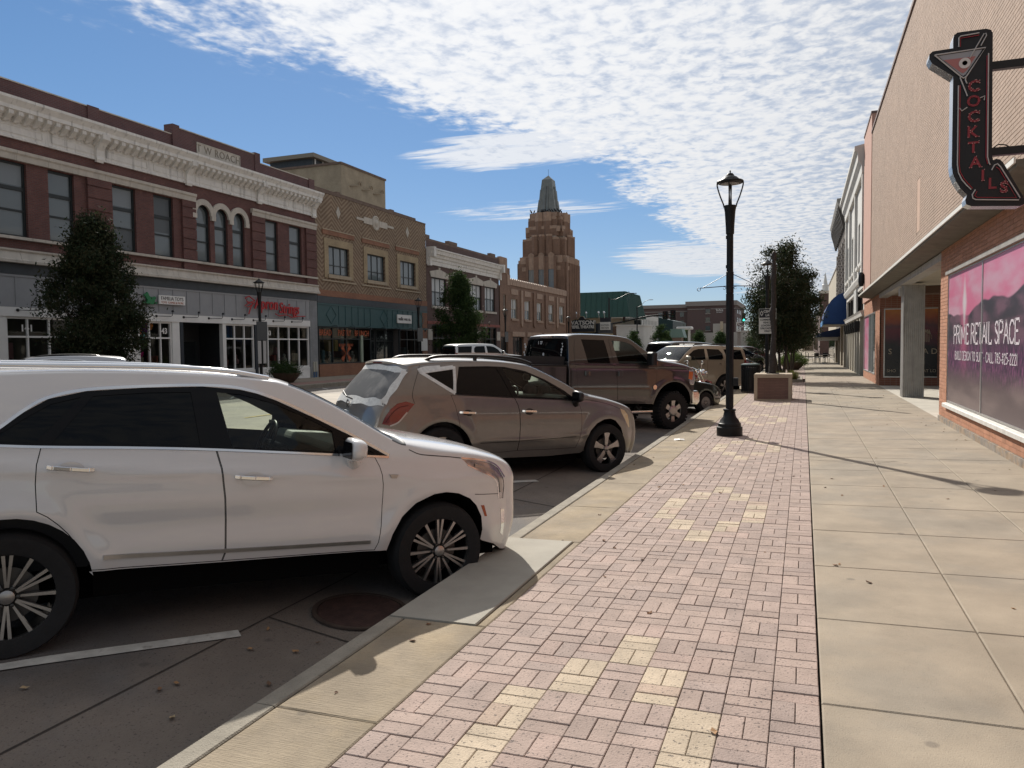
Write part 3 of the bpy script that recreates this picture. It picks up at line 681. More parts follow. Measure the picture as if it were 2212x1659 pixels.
bal = [((26.52, 2.55), (.75, .12, .02)), ((26.86, 2.72), (.25, .03, .45)), ((27.16, 2.86), (.70, .22, .04)), ((26.50, 2.22), (.03, .30, .60)), ((26.80, 2.08), (.20, .50, .08)), ((26.56, 1.62), (.62, .02, .30)), ((26.72, .98), (.65, .03, .04)), ((26.66, 2.38), (.05, .45, .55))]
for k, ((yy, zz), c) in enumerate(bal):
    MB().lathe([(.001, .24), (.09, .22), (.16, .14), (.185, .02), (.16, -.10), (.09, -.20), (.02, -.26), (.03, -.29)], 14, (XL-.335, yy, zz)).build('balloon', mat('balloon%d' % k, c, .3, coat=.3), B, smooth=60)
MB().lathe([(.0, .0), (.30, .0), (.30, .02), (0, .025)], 24, (XL-.125, 21.0, .98), 'x').build('round_poster', mat('poster_cream', (.5, .42, .34), .6), B)
MB().box(XL+.01, XL+.10, 39.2, 39.34, .35, .95).box(XL+.01, XL+.10, 39.42, 39.56, .35, .95).build('meter_box', mat('meter', (.45, .44, .38), .5), B)
MB().box(XL+.01, XL+.07, 39.23, 39.31, 0, .34).box(XL+.01, XL+.07, 39.45, 39.53, 0, .34).build('conduit', mat('blue_pipe', (.05, .12, .25), .5), B)

# ------------------------------------------------------------------ 2. patterned yellow brick front
B = thing('brick_building', 'yellow zigzag patterned brick building with three framed windows and teal shopfront', 'building', (XL, 47, 0), world=True)
Y0, Y1 = 39.78, 54.40
W2 = [(41.07, 43.42), (45.63, 48.02), (50.18, 52.57)]
w = MB(); wall_holes(w, Y0, Y1, 4.98, 11.35, [(a, b, 6.38, 8.15) for a, b in W2], XL); w.build('wall', M_yel, B)
for a, b in W2:
    s = MB(); e = .44
    for q in ((a-e, a, 6.15, 8.60), (b, b+e, 6.15, 8.60), (a, b, 8.152, 8.60)): s.box(XL+.004, XL+.05, *q)
    s.build('window_surround', M_yel2, B)
    MB().box(XL+.004, XL+.12, a-.12, b+.12, 6.15, 6.375).build('sill', mat('buff_stone', (.40, .33, .24), .8, var=.1), B)
    MB().box(XL+.004, XL+.07, a-.75, b+.75, 5.93, 6.02).build('string_course', MATS['buff_stone'], B)
    MB().box(XL+.004, XL+.06, a-.62, b+.62, 8.82, 9.10).build('soldier_course', M_obrick, B); MB().box(XL+.004, XL+.08, a-.62, b+.62, 9.105, 9.17).build('label_mould', MATS['buff_stone'], B)
    window(B, a, b, 6.38, 8.15, XL-.18, M_dark, M_pane, .07, ((.335, .06), (.665, .06)), ((.34, .05),), .08)
MB().box(XL+.004, XL+.06, Y0, Y1, 4.99, 5.36).build('soldier_course', M_obrick, B)
MB().box(XL-.30, XL+.03, Y0, 52.75, 11.36, 11.58).box(XL-.30, XL+.03, 52.76, Y1, 11.352, 11.43).build('coping', mat('brown_stone', (.17, .12, .095), .85, var=.2), B)
MB().box(XL-.28, XL-.0, 42.2, 42.6, 11.585, 11.68).box(XL-.28, XL-.0, 49.0, 49.5, 11.585, 11.68).build('coping_block', MATS['brown_stone'], B)
md = MB().lathe([(0, 0), (.50, 0), (.50, .06), (.42, .10), (.36, .05), (.24, .06), (.16, .14), (0, .16)], 24, (XL+.004, 46.85, 10.36), 'x').build('medallion', M_stone, B, smooth=40)
for a, b, h in ((45.3, 46.36, .42), (47.34, 48.4, .42), (44.4, 45.29, .16), (48.41, 49.3, .16)):
    o = MB().box(XL+.004, XL+.06, a, b, 10.36-h/2, 10.36+h/2).build('wing', M_stone); o.parent = md; o.matrix_parent_inverse = Matrix()
for c in (42.25, 51.38): MB().prism([(c-.24, 10.34), (c, 9.95), (c+.24, 10.34), (c, 10.73)], 'x', XL+.004, XL+.05).build('diamond', M_stone, B)
body(B, Y0, Y1, 11.3, M_yel)
MB().box(XL-.2, XL+.05, Y0, Y1, 4.56, 4.985).build('steel_beam', M_slate, B)
MB().box(XL-.2, XL+.0, Y0, Y1, 3.12, 4.555).build('sign_band', M_teal, B)
bt = MB()
for i in range(20):
    a = Y0+.05+i*.765
    if i in (1, 2, 9, 10, 18, 19): continue
    bt.box(XL+.001, XL+.03, a-.03, a+.03, 3.25, 4.45)
for c in (41.3, 47.8, 53.3):
    for s in (-1, 1):
        for t in (-1, 1): bt.bar((XL+.016, c+s*.55, 3.85), (XL+.016, c, 3.85+t*.55), .06, .03, (1, 0, 0))
bt.box(XL+.001, XL+.045, Y0, Y1, 4.452, 4.55); bt.box(XL+.001, XL+.045, Y0, Y1, 3.125, 3.248)
bt.build('battens', M_teal, B, kind='stuff')
for k in range(7):
    b = MB(); y = 41.3+2.0*k; b.tube([(XL+.03, y, 3.15), (XL+.35, y, 3.2), (XL+.42, y, 3.12)], .014, 6); b.lathe([(.02, 0), (.07, -.08), (.08, -.14)], 10, (XL+.42, y, 3.12)); b.build('sign_lamp', M_iron, B)
sg = MB().box(XL+.05, XL+.11, 49.53, 51.68, 3.55, 4.17).build('sign_board', M_whitep, B)
q = MB(); text_on(q, 'wallie wax co.', (XL+.112, 50.6, 3.86), (0, 1, 0), (0, 0, 1), .33, .006, bold=.008); o = q.build('lettering', M_blk); o.parent = sg
DK = M_dark
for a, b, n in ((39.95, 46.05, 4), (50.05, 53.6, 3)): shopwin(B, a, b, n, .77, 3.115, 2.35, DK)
MB().box(XL-.2, XL, 39.95, 46.05, 0, .765).build('base_wall', M_obrick, B); MB().box(XL-.2, XL, 50.05, 53.6, 0, .765).build('base_wall', M_obrick, B)
for a in (46.1, 47.5, 48.75): window(B, a, a+1.25, .05, 3.1, XL-.6, DK, M_pane_s, .09, (), ((.72, .07),), .06, name='door')
MB().quad((XL-.62, 46.05, 0), (XL-.62, 50.05, 0), (XL-.62, 50.05, 3.1), (XL-.62, 46.05, 3.1)).quad((XL-.62, 46.05, 3.1), (XL-.62, 50.05, 3.1), (XL, 50.05, 3.1), (XL, 46.05, 3.1)).build('entrance_recess', MATS['dark_interior'], B)
MB().box(XL-.2, XL+.03, 53.6, Y1, 0, 4.55).build('pier', M_obrick, B)
MB().box(XL+.04, XL+.08, 53.3, 54.3, 1.5, 2.45).build('notice_board', M_whitep, B)
for yy, s_ in ((40.75, 'BREAD'), (42.9, 'PASTRY'), (45.0, 'BRUNCH')):
    q = MB(); text_on(q, s_, (XL-.105, yy, 2.72), (0, 1, 0), (0, 0, 1), .52, .004, xs=.85, bold=.006); q.build('window_lettering', M_org, B)
q = MB(); text_on(q, 'SEASON BREAD', (XL-.105, 43.05, 1.95), (0, 1, 0), (0, 0, 1), .24, .004); q.build('window_lettering', M_org, B)
q = MB()
for s in (-1, 1):
    for t in (-1, 1):
        for d in (-.16, 0, .16): q.bar((XL-.105, 43.05+s*.10, 1.42+t*.06), (XL-.105, 43.05+s*(.48+d*.6), 1.42+t*(.44-d*.5)), .075, .008, (1, 0, 0))
q.lathe([(.07, 0), (.15, 0), (.15, .01), (.07, .01)], 16, (XL-.11, 43.05, 1.42), 'x'); q.build('wheat_emblem', M_org, B)
MB().box(XL-.12, XL-.02, 44.75, 45.0, .8, 2.6).build('door_jamb', mat('pale_green_post', (.30, .36, .28), .5), B)

# ------------------------------------------------------------------ 3. dark brown brick
B = thing('brick_building', 'dark brown brick building with white cornice and keystone window heads', 'building', (XL, 62, 0), world=True)
Y0, Y1 = 54.42, 69.85
W3 = [(55.35, 58.0), (59.15, 61.75), (62.87, 65.5), (66.27, 68.82)]
w = MB(); wall_holes(w, Y0, Y1, 3.86, 10.2, [(a, b, 5.08, 7.36) for a, b in W3], XL); w.build('wall', M_brown, B)
for a, b in W3:
    window(B, a, b, 5.08, 7.36, XL-.2, M_dark, M_pane, .08, ((.333, .07), (.667, .07)), ((.5, .07),), .08, extra=[(.03, .31, .53, .97, M_blind), (.36, .64, .53, .97, M_blind), (.69, .97, .53, .97, M_blind), (.36, .64, .05, .46, mat('blind_grey', (.30, .33, .35), .6))])
    c = (a+b)/2
    MB().prism([(a-.25, 7.37), (b+.25, 7.37), (b+.42, 7.78), (c+.3, 8.02), (c+.12, 8.02), (c+.16, 8.2), (c-.16, 8.2), (c-.12, 8.02), (c-.3, 8.02), (a-.42, 7.78)], 'x', XL+.004, XL+.08).build('window_head', M_stone, B)
    MB().box(XL-.02, XL+.12, a-.12, b+.12, 4.88, 5.075).build('sill', M_stone, B)
cor = MB().prism([(XL+.003, 8.32), (XL+.08, 8.32), (XL+.10, 8.62), (XL+.16, 8.66), (XL+.18, 8.86), (XL+.28, 8.92), (XL+.34, 9.12), (XL+.46, 9.18), (XL+.52, 9.44), (XL+.60, 9.48), (XL+.60, 9.58), (XL+.003, 9.64)], 'y', Y0+.05, Y1+.15).build('cornice', M_white, B)
for y in (Y0+.31, Y1-.15):
    o = MB().box(XL+.004, XL+.66, y-.2, y+.22, 8.9, 9.66).box(XL+.004, XL+.3, y-.16, y+.18, 8.2, 8.9).build('console', M_white); o.parent = cor
MB().box(XL-.32, XL-.02, Y0, Y1, 10.2, 10.36).build('coping', MATS['brown_stone'], B)
for a, b in ((Y0, 55.1), (58.6, 60.3), (67.8, 69.0)): MB().box(XL-.34, XL+.0, a, b, 10.365, 10.62).build('parapet_block', MATS['brown_stone'], B)
body(B, Y0, Y1, 10.1, M_brown)
MB().box(XL-.2, XL+.06, Y0, Y1, 3.62, 3.855).build('painted_beam', mat('red_beam', (.22, .05, .035), .6, var=.15), B)
for a, b, n in ((55.2, 59.3, 4), (60.1, 64.2, 4), (65.1, 69.0, 3)):
    shopwin(B, a, b, n, .5, 3.61, 2.5, M_dark); MB().box(XL-.2, XL-.02, a, b, 0, .495).build('base_panel', M_slate, B)
for a, b in ((Y0, 55.2), (59.3, 60.1), (64.2, 65.1), (69.0, Y1)):
    MB().box(XL-.2, XL+.03, a, b, 0, 3.615).build('pier', M_brown, B); MB().box(XL+.031, XL+.09, a+.02, b-.02, 2.35, 3.2).build('pier_stone', M_stone, B)

# ------------------------------------------------------------------ 4. theatre: tan wing, stepped tower, marquee
B = thing('theatre_building', 'tan brick art deco theatre with stepped terracotta tower and metal spire', 'building', (XL, 84, 0), world=True)
Y0, Y1 = 69.88, 92.38
W4 = [(73.18, 74.95), (77.2, 78.95), (81.23, 82.95), (85.46, 87.25), (89.65, 91.5)]
w = MB(); wall_holes(w, 72.72, Y1, 3.3, 7.95, [(a, b, 4.6, 6.64) for a, b in W4], XL); wall_holes(w, Y0, 72.70, 3.3, 9.6, [(70.9, 71.55, 4.6, 6.9)], XL+.06); w.build('wall', M_tan, B)
for a, b in W4:
    window(B, a, b, 4.6, 6.64, XL-.2, mat('cream_sash', (.45, .40, .33), .6), M_pane, .10, ((.5, .12),), ((.5, .07),), .08, extra=[(.08, .43, .52, .95, M_blind), (.57, .92, .52, .95, M_blind)])
    MB().box(XL-.02, XL+.12, a-.15, b+.15, 4.40, 4.595).build('sill', M_terra, B); MB().box(XL+.004, XL+.06, a-.1, b+.1, 7.05, 7.62).build('terracotta_panel', M_terra, B)
window(B, 70.9, 71.55, 4.6, 6.9, XL-.14, MATS['cream_sash'], M_pane, .08, (), ((.5, .07),), .08)
for c in (76.1, 80.1, 84.2, 88.5):
    MB().box(XL+.004, XL+.14, c-.28, c+.28, 4.1, 7.6).prism([(c-.28, 4.1), (c, 3.75), (c+.28, 4.1)], 'x', XL+.004, XL+.13).build('pilaster', M_tan if c in (80.1, 84.2) else M_terra, B)
# scalloped terracotta parapet: every tile a block of its own
n = 34; step = (Y1-72.75)/n
tl = MB().prism([(0, 7.96), (step-.02, 7.96), (step-.02, 8.52), (step*.5, 8.66), (0, 8.52)], 'x', XL-.25, XL+.10).mesh('parapet_tile'); tl.materials.append(M_terra)
for i in range(n):
    o = bpy.data.objects.new('parapet_tile', tl); COL.objects.link(o); o.location = (.012*(i % 2), 72.76+i*step, 0); attach(o, B)
    o.matrix_parent_inverse = Matrix.Translation(-Vector(B.location))
for a, b, h in ((Y0, 71.9, 10.45), (71.91, 72.71, 8.95)):
    MB().box(XL-.3, XL+.10, a, b, 9.605 if a == Y0 else 7.9, h).build('pylon_top', M_terra, B)
for k in range(5): MB().box(XL-.2, XL+.13, Y0+.15+.38*k, Y0+.15+.38*k+.2, 9.0, 10.55).build('pylon_fin', M_terra, B)
body(B, Y0, Y1, 8.3, M_tan)
for a, b in ((70.2, 72.2), (73.5, 76.8), (78.0, 82.5), (83.6, 88.0), (89.0, 92.0)):
    window(B, a, b, .1, 2.75, XL-.3, M_dark, M_pane_s, .08, ((.33, .06), (.66, .06)), (), .08, name='shop_window')
w = MB(); wall_holes(w, Y0, Y1, 0, 3.298, [(a, b, .1, 2.75) for a, b in ((70.2, 72.2), (73.5, 76.8), (78.0, 82.5), (83.6, 88.0), (89.0, 92.0))], XL, .3); w.build('lower_wall', M_tan, B)
for a, b in ((73.3, 77.0), (77.8, 82.7), (83.4, 88.2)): MB().box(XL+.004, XL+.07, a, b, 2.80, 3.28).build('lintel', M_terra, B)
# tower: stepped plan tiers
TX0, TX1, TY0, TY1 = -34.3, -27.72, 92.42, 99.25; tcx, tcy = (TX0+TX1)/2, (TY0+TY1)/2
def tier(name, hw, notch, z0, z1, m, par=B, steps=1):
    """square of half-width hw with the corners stepped back by notch"""
    p = []
    for sx_, sy_ in ((1, -1), (1, 1), (-1, 1), (-1, -1)):
        q = [(sx_*(hw-notch), sy_*hw), (sx_*(hw-notch), sy_*(hw-notch)), (sx_*hw, sy_*(hw-notch))]
        p += q if sx_*sy_ < 0 else q[::-1]
    # order counter-clockwise
    p = [(tcx+a, tcy+b) for a, b in p]
    return MB().prism(p, 'z', z0, z1).build(name, m, par)
HW = 3.29
tier('tower_base', HW, .25, 0, 12.3, M_tan); tier('tower_base', HW-.02, .55, 12.301, 12.75, M_terra); tier('tower_base', HW-.18, .5, 12.751, 13.15, M_terra)
tier('tower_tier', HW-.45, .6, 13.151, 15.2, M_tan); tier('tower_tier', HW-.43, .75, 15.201, 15.5, M_terra)
tier('tower_tier', HW-.77, .75, 15.501, 15.68, mat('limestone_line', (.45, .40, .33), .8)); tier('tower_tier', HW-.80, .5, 15.681, 16.6, M_tan); tier('tower_tier', HW-.78, .70, 16.601, 17.0, M_terra)
tier('tower_tier', HW-1.07, .45, 17.001, 17.8, M_tan); tier('tower_tier', HW-1.05, .62, 17.801, 18.2, M_terra); tier('tower_tier', HW-1.28, .3, 18.201, 18.75, M_terra)
# fluted bays on each visible face
def bay(face, off, hw, z0, z1, w_, d, m, name='bay'):
    b = MB()
    if face == 'y': b.prism([(tcx+off-w_/2, tcy-hw), (tcx+off-w_/2, tcy-hw-d*.4), (tcx+off, tcy-hw-d), (tcx+off+w_/2, tcy-hw-d*.4), (tcx+off+w_/2, tcy-hw)], 'z', z0, z1)
    else: b.prism([(tcx+hw, tcy+off-w_/2), (tcx+hw+d*.4, tcy+off-w_/2), (tcx+hw+d, tcy+off), (tcx+hw+d*.4, tcy+off+w_/2), (tcx+hw, tcy+off+w_/2)], 'z', z0, z1)
    return b.build(name, m, B)
for f in 'yx':
    for o_ in (-.95, 0, .95): bay(f, o_, HW-.45, 13.2, 15.62, .8, .38, M_tan); bay(f, o_, HW-.45, 15.621, 15.85, .8, .40, M_terra)
    for o_ in (-.55, .55): bay(f, o_, HW-1.07, 15.7, 17.6, 1.05, .50, M_tan); bay(f, o_, HW-1.07, 17.601, 18.72, 1.05, .52, M_terra)
    for o_ in (-2.05, 2.05): bay(f, o_, HW-.80, 16.2, 16.9, .5, .15, M_terra, 'terracotta_block'); bay(f, o_, HW, 11.3, 11.8, 1.0, .06, M_terra, 'terracotta_block'); bay(f, o_*1.06, HW-.02, 12.2, 12.9, 1.1, .10, M_terra, 'terracotta_block')
# tall windows on the camera-side face, recessed fins on the street face
for c in (-1.25, .08, 1.38):
    xa, xb = tcx+c-.37, tcx+c+.37; yf = TY0-.0
    b = MB().box(xa-.30, xa, yf-.22, yf+.1, 7.6, 13.0).box(xb, xb+.30, yf-.22, yf+.1, 7.6, 13.0).build('window_pier', M_tan, B)
    MB().box(xa+.002, xb-.002, yf-.14, yf+.1, 11.42, 13.3).prism([(xa, 13.3), (xb, 13.3), ((xa+xb)/2, 13.55)], 'y', yf-.18, yf+.1).build('spandrel', M_terra, B)
    g = MB().quad((xa, yf-.03, 7.6), (xb, yf-.03, 7.6), (xb, yf-.03, 11.45), (xa, yf-.03, 11.45)).build('tower_window', glassmat('tower_pane', (.22, .25, .27), .15), B)
    m_ = MB()
    for k in range(1, 3): m_.box(xa+(xb-xa)*k/3-.02, xa+(xb-xa)*k/3+.02, yf-.06, yf-.032, 7.6, 11.42)
    for z in (8.4, 9.2, 10.0, 10.8): m_.box(xa, xb, yf-.055, yf-.033, z-.02, z+.02)
    o = m_.build('glazing_bars', mat('bar_grey', (.25, .25, .24), .6)); o.parent = g
for c in (-1.9, -1.2, -.4, .4, 1.2, 1.9):
    MB().prism([(TX1-.1, tcy+c-.22), (TX1+.10, tcy+c-.18), (TX1+.22, tcy+c), (TX1+.10, tcy+c+.18), (TX1-.1, tcy+c+.22)], 'z', 3.0, 12.2).build('fin', M_tan, B)
    MB().prism([(TX1-.1, tcy+c-.24), (TX1+.12, tcy+c-.20), (TX1+.26, tcy+c), (TX1+.12, tcy+c+.20), (TX1-.1, tcy+c+.24)], 'z', 12.201, 12.95).build('fin_cap', M_terra, B)
for c in (-.8, 0, .8): MB().quad((TX1+.012, tcy+c-.16, 4.2), (TX1+.012, tcy+c+.16, 4.2), (TX1+.012, tcy+c+.16, 11.2), (TX1+.012, tcy+c-.16, 11.2)).build('tower_window', M_pane_s, B)
# fluted metal spire
M_spire = mat('spire_metal', (.20, .21, .20), .5, metal=.5, var=.15, vscale=2, streak=.3)
def frust(name, hw0, hw1, z0, z1):
    p = [(-1, -1), (1, -1), (1, 1), (-1, 1)]
    v = [(tcx+a*hw0, tcy+b*hw0, z0) for a, b in p]+[(tcx+a*hw1, tcy+b*hw1, z1) for a, b in p]
    return MB().add(v, [(3, 2, 1, 0), (4, 5, 6, 7)]+[(i, (i+1) % 4, 4+(i+1) % 4, 4+i) for i in range(4)]).build(name, M_spire, B)
frust('spire', 1.24, 1.02, 18.751, 20.6); frust('spire', .96, .86, 20.601, 21.9); frust('spire', .80, .66, 21.901, 23.2)
frust('spire', .64, .03, 23.201, 23.8)
for k in range(4):
    a = math.pi/2*k
    for o_ in (-.22, .22):
        p0 = Vector((tcx+math.cos(a)*1.18-math.sin(a)*o_, tcy+math.sin(a)*1.18+math.cos(a)*o_, 18.76)); p1 = Vector((tcx+math.cos(a)*.80-math.sin(a)*o_*.5, tcy+math.sin(a)*.80+math.cos(a)*o_*.5, 22.3))
        MB().tube([p0, p1], [.20, .10], 8).build('flute', M_spire, B)
MB().tube([(tcx, tcy, 23.8), (tcx, tcy, 24.6)], .02, 6).build('lightning_rod', M_iron, B)
for a, b in ((-1, -1), (1, -1), (1, 1), (-1, 1)): MB().tube([(tcx+a*1.9, tcy+b*1.9, 18.2), (tcx+a*1.9, tcy+b*1.9, 19.4)], .015, 5).build('lightning_rod', M_iron, B)
# marquee over the pavement
mq = thing('theatre_marquee', 'dark stepped theatre marquee with pale raised lettering beside the tower', 'marquee', (-26.3, 94, 3), world=True)
M_mq = mat('marquee_navy', (.016, .02, .028), .45); M_gold = mat('marquee_trim', (.34, .27, .14), .5); M_let = mat('marquee_letter', (.62, .62, .58), .5)
pts = [(-28.0, 3.2), (-24.45, 3.2), (-24.45, 4.55), (-24.7, 4.72), (-25.0, 4.72), (-25.3, 4.85), (-25.75, 4.85), (-25.85, 5.05), (-26.05, 5.2), (-26.3, 5.2), (-26.5, 5.05), (-26.6, 4.85), (-27.1, 4.85), (-27.4, 4.72), (-27.75, 4.72), (-28.0, 4.6)]
MB().prism(pts[::-1], 'y', 94, 94.5).build('sign_face', M_mq, mq)
fr = MB()
for a, b in zip(pts, pts[1:]+pts[:1]): fr.bar((a[0], 93.985, a[1]), (b[0], 93.985, b[1]), .05, .03, (0, 1, 0))
fr.build('border', M_gold, mq)
for s_, z, sz in (('WATSON', 4.38, .70), ('STIEFEL THEATRE', 3.85, .50)):
    q = MB(); text_on(q, s_, (-26.22, 93.99, z), (1, 0, 0), (0, 0, 1), sz, .02, bold=.022, xs=1.12 if 'W' in s_ else .86); q.build('lettering', M_let, mq)
MB().prism([(-28, 94.6), (-24.2, 94.6), (-22.9, 97.0), (-28, 99.2)], 'z', 3.0, 4.3).build('canopy', M_mq, mq)
MB().prism([(-28, 94.55), (-24.17, 94.55), (-22.85, 97.02), (-28, 99.25)], 'z', 2.86, 2.999).build('soffit', M_gold, mq)
MB().box(-24.05, -22.75, 94.9, 95.1, 3.45, 4.45).build('message_board', M_let, mq)
MB().box(-24.1, -22.7, 95.11, 95.3, 3.3, 5.0).build('board_frame', M_mq, mq)
for z in (3.6, 3.95):
    q = MB(); text_on(q, 'WATSON' if z > 3.9 else 'STIEFEL THEATRE', (-23.4, 94.89, z+.1), (1, 0, 0), (0, 0, 1), .26, .004, xs=.5 if z < 3.9 else 1); q.build('lettering', M_blk, mq)
for x in (-26.9, -25.6, -24.0, -23.3):
    b = MB(); b.tube([(x, 94.3, 4.9), (x, 94.0, 5.5), (x+.1, 93.6, 5.7)], .03, 6); b.lathe([(.04, .1), (.14, 0), (.16, -.12)], 10, (x+.1, 93.6, 5.66)); b.build('flood_lamp', mat('bright_metal', (.6, .6, .6), .2, metal=.9), mq)
mq.location.z += .28
# pigeons along the tower ledges
M_bird = mat('bird_dark', (.02, .02, .022), .7)
bd = MB().lathe([(.001, -.16), (.05, -.12), (.085, -.02), (.08, .08), (.045, .16), (.05, .20), (.045, .25), (.001, .28)], 8, sq=1.).xf(Matrix.Rotation(R(35), 4, 'X')); bd.tube([(0, .10, -.14), (0, .22, -.24)], [.05, .03], 6); bm_ = bd.mesh('pigeon', 60); bm_.materials.append(M_bird)
for k in range(22):
    t = random.random()
    if k < 15: p = (tcx-1.85+3.7*t, tcy-1.85+random.uniform(0, .15), 18.95)
    elif k < 19: p = (tcx+1.86, tcy-1.8+3.4*t, 18.95)
    else: p = (tcx-2.0+4.0*t, tcy-2.3, 15.92+.04)
    o = bpy.data.objects.new('pigeon', bm_); COL.objects.link(o); o.location = p; o.rotation_euler = (0, 0, random.uniform(0, 6)); o.scale = (1.15,)*3
    tag(o, 'small dark bird perched on a tower ledge', 'bird', 'birds on the theatre tower')

# ------------------------------------------------------------------ 5. beige building behind with roof plant room
B = thing('rear_building', 'beige painted brick block behind the patterned front with a dark rooftop plant room', 'building', (-48, 62, 0), world=True)
M_beige = brickmat('beige_brick', (.42, .345, .245), (.38, .31, .22), (.34, .28, .20), bump=.25)
MB().box(-58, -40, 61.6, 69.6, 0, 18.75).build('wall', M_beige, B); MB().box(-58.1, -39.92, 61.5, 69.7, 18.751, 18.95).build('coping', MATS['brown_stone'], B)
MB().box(-50.0, -45.0, 64.3, 69, 18.951, 20.35).build('plant_room', M_slate, B); MB().box(-50.5, -44.5, 63.8, 69.4, 20.351, 20.75).build('plant_room_roof', mat('fascia_tan', (.25, .23, .19), .7), B)
for k in range(4): MB().box(-44.98, -44.9, 64.6+1.3*k, 64.75+1.3*k, 18.96, 20.34).build('louvre_post', M_whitep, B)
for k in range(3):
    b = MB(); y = 63.0+2.1*k; b.tube([(-39.98, y, 17.0), (-39.8, y+.9, 17.15), (-39.8, y+1.3, 17.3), (-39.8, y+1.5, 17.65), (-39.85, y+1.7, 17.6), (-39.85, y+1.75, 17.35)], .06, 6); b.build('wall_bracket', mat('bracket_tan', (.32, .25, .17), .7), B)
# ================================================================== near (right) side: fronts at x = XR facing -X
XR = 2.72
M_bup = mat('upper_brick', (.50, .345, .25), .85, attr='pcol', var=.08, vscale=1.2, bump=.25, bscale=60)
M_mort = mat('mortar', (.29, .215, .165), .95, var=.1, vscale=3)
M_blo = mat('lower_brick', (.40, .19, .11), .8, attr='pcol', var=.10, vscale=6, bump=.3, bscale=70)
M_mort2 = mat('mortar_light', (.50, .39, .29), .95, var=.12, vscale=8)
M_alu = mat('aluminium', (.55, .55, .54), .35, metal=.85, var=.1, vscale=8)
M_sill = mat('white_sill', (.62, .60, .56), .5, var=.12, vscale=6, streak=.2)
M_soff = mat('soffit_paint', (.42, .38, .31), .8, var=.1)
M_stuc = mat('pink_stucco', (.46, .27, .21), .85, var=.06, vscale=2, bump=.2, bscale=60)
M_cgrey = mat('column_grey', (.40, .385, .36), .8, var=.15, vscale=4, streak=.35)
M_foot = mat('footing_concrete', (.23, .20, .17), .95, var=.3, vscale=6, bump=.8, bscale=30, col2=(.30, .22, .15), c2scale=5)
def bricks(x, y0, y1, z0, z1, holes=(), bl=.2032, bh=.0677, gh=.010, gv=.005, d=.012, off=.5, nrm=-1, axis='x'):
    """list of brick boxes (verts, faces, centre) laid in running bond on a plane"""
    out = []; nz = int(round((z1-z0)/bh)); bh = (z1-z0)/nz
    for k in range(nz):
        za, zb = z0+k*bh+gh/2, z0+(k+1)*bh-gh/2; o = (k % 2)*off*bl; y = y0-o
        while y < y1-.01:
            a, b = max(y, y0)+gv/2, min(y+bl, y1)-gv/2; y += bl
            if b-a < .02: continue
            m = ((a+b)/2, (za+zb)/2); cut = [(a, b)]
            for h in holes:
                if h[2] < m[1] < h[3]:
                    nc = []
                    for p, q in cut:
                        if q <= h[0] or p >= h[1]: nc.append((p, q)); continue
                        if p < h[0]: nc.append((p, h[0]))
                        if q > h[1]: nc.append((h[1], q))
                    cut = nc
            for p, q in cut:
                if q-p < .015: continue
                xf = x+nrm*(d+random.uniform(-.0012, .0012))
                if axis == 'x': v = [(x, p, za), (x, q, za), (x, q, zb), (x, p, zb), (xf, p, za), (xf, q, za), (xf, q, zb), (xf, p, zb)]
                else: v = [(p, x, za), (q, x, za), (q, x, zb), (p, x, zb), (p, xf, za), (q, xf, za), (q, xf, zb), (p, xf, zb)]
                out.append((v, ((p+q)/2, (za+zb)/2)))
    return out
BF = [(4, 5, 6, 7), (0, 1, 5, 4), (1, 2, 6, 5), (2, 3, 7, 6), (3, 0, 4, 7)]
def brick_stuff(lst, name, m, par, colf):
    b = MB(); cols = []
    for v, c in lst: b.add(v, BF); cols += [colf()]*5
    o = b.build(name, m, par, kind='stuff'); set_attr(o.data, cols); return o
def cup(): return np.array((.37, .268, .205))*random.uniform(.93, 1.06)
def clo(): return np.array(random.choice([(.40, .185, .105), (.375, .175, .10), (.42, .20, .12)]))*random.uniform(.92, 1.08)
def cdk(): return np.array((.24, .095, .06))*random.uniform(.85, 1.12)  # darker copy of the lower brick colour, recess shade put in
B = thing('brick_building', 'long pink brick wall over recessed shop windows with a concrete ledge', 'building', (XR, 20, 0), world=True)
YN = 3.0
# upper wall
MB().quad((XR, 37.0, 3.60), (XR, YN, 3.60), (XR, YN, 10.8), (XR, 37.0, 10.8)).quad((XR, YN, 3.6), (XR+14, YN, 3.6), (XR+14, YN, 10.8), (XR, YN, 10.8)).build('mortar_bed', M_mort, B)
brick_stuff(bricks(XR, YN, 37.0, 3.66, 10.74, [(21.9, 22.5, 4.5, 5.9)], d=.007, gh=.010), 'upper_bricks', M_bup, B, cup)
MB().box(XR-.006, XR+.02, 21.93, 22.47, 4.53, 5.87).build('blocked_opening', M_bup, B); set_attr(bpy.data.objects['blocked_opening'].data, [(.47, .32, .24)]*6)
MB().box(XR-.05, XR+.35, YN, 37.02, 10.745, 10.86).build('coping', mat('dark_coping', (.16, .11, .10), .7), B)
MB().quad((XR, YN, 10.6), (XR+14, YN, 10.6), (XR+14, 41.4, 10.6), (XR, 41.4, 10.6)).build('roof', M_roof, B)
# ledge
MB().prism([(2.26, 3.70), (2.30, 3.685), (2.70, 3.625), (2.72, 3.625), (2.72, 3.785), (2.25, 3.775)], 'y', 10.34, 36.95).build('ledge', mat('ledge_concrete', (.15, .135, .11), .9, var=.2, vscale=3), B)  # concrete colour darkened so the underside reads as shaded
for k in range(9): MB().box(2.225, 2.248, 10.34+2.96*k, 10.34+2.96*k+2.95, 3.735, 3.80).build('metal_edging', mat('drip_edge', (.72, .70, .64), .45, var=.06), B)
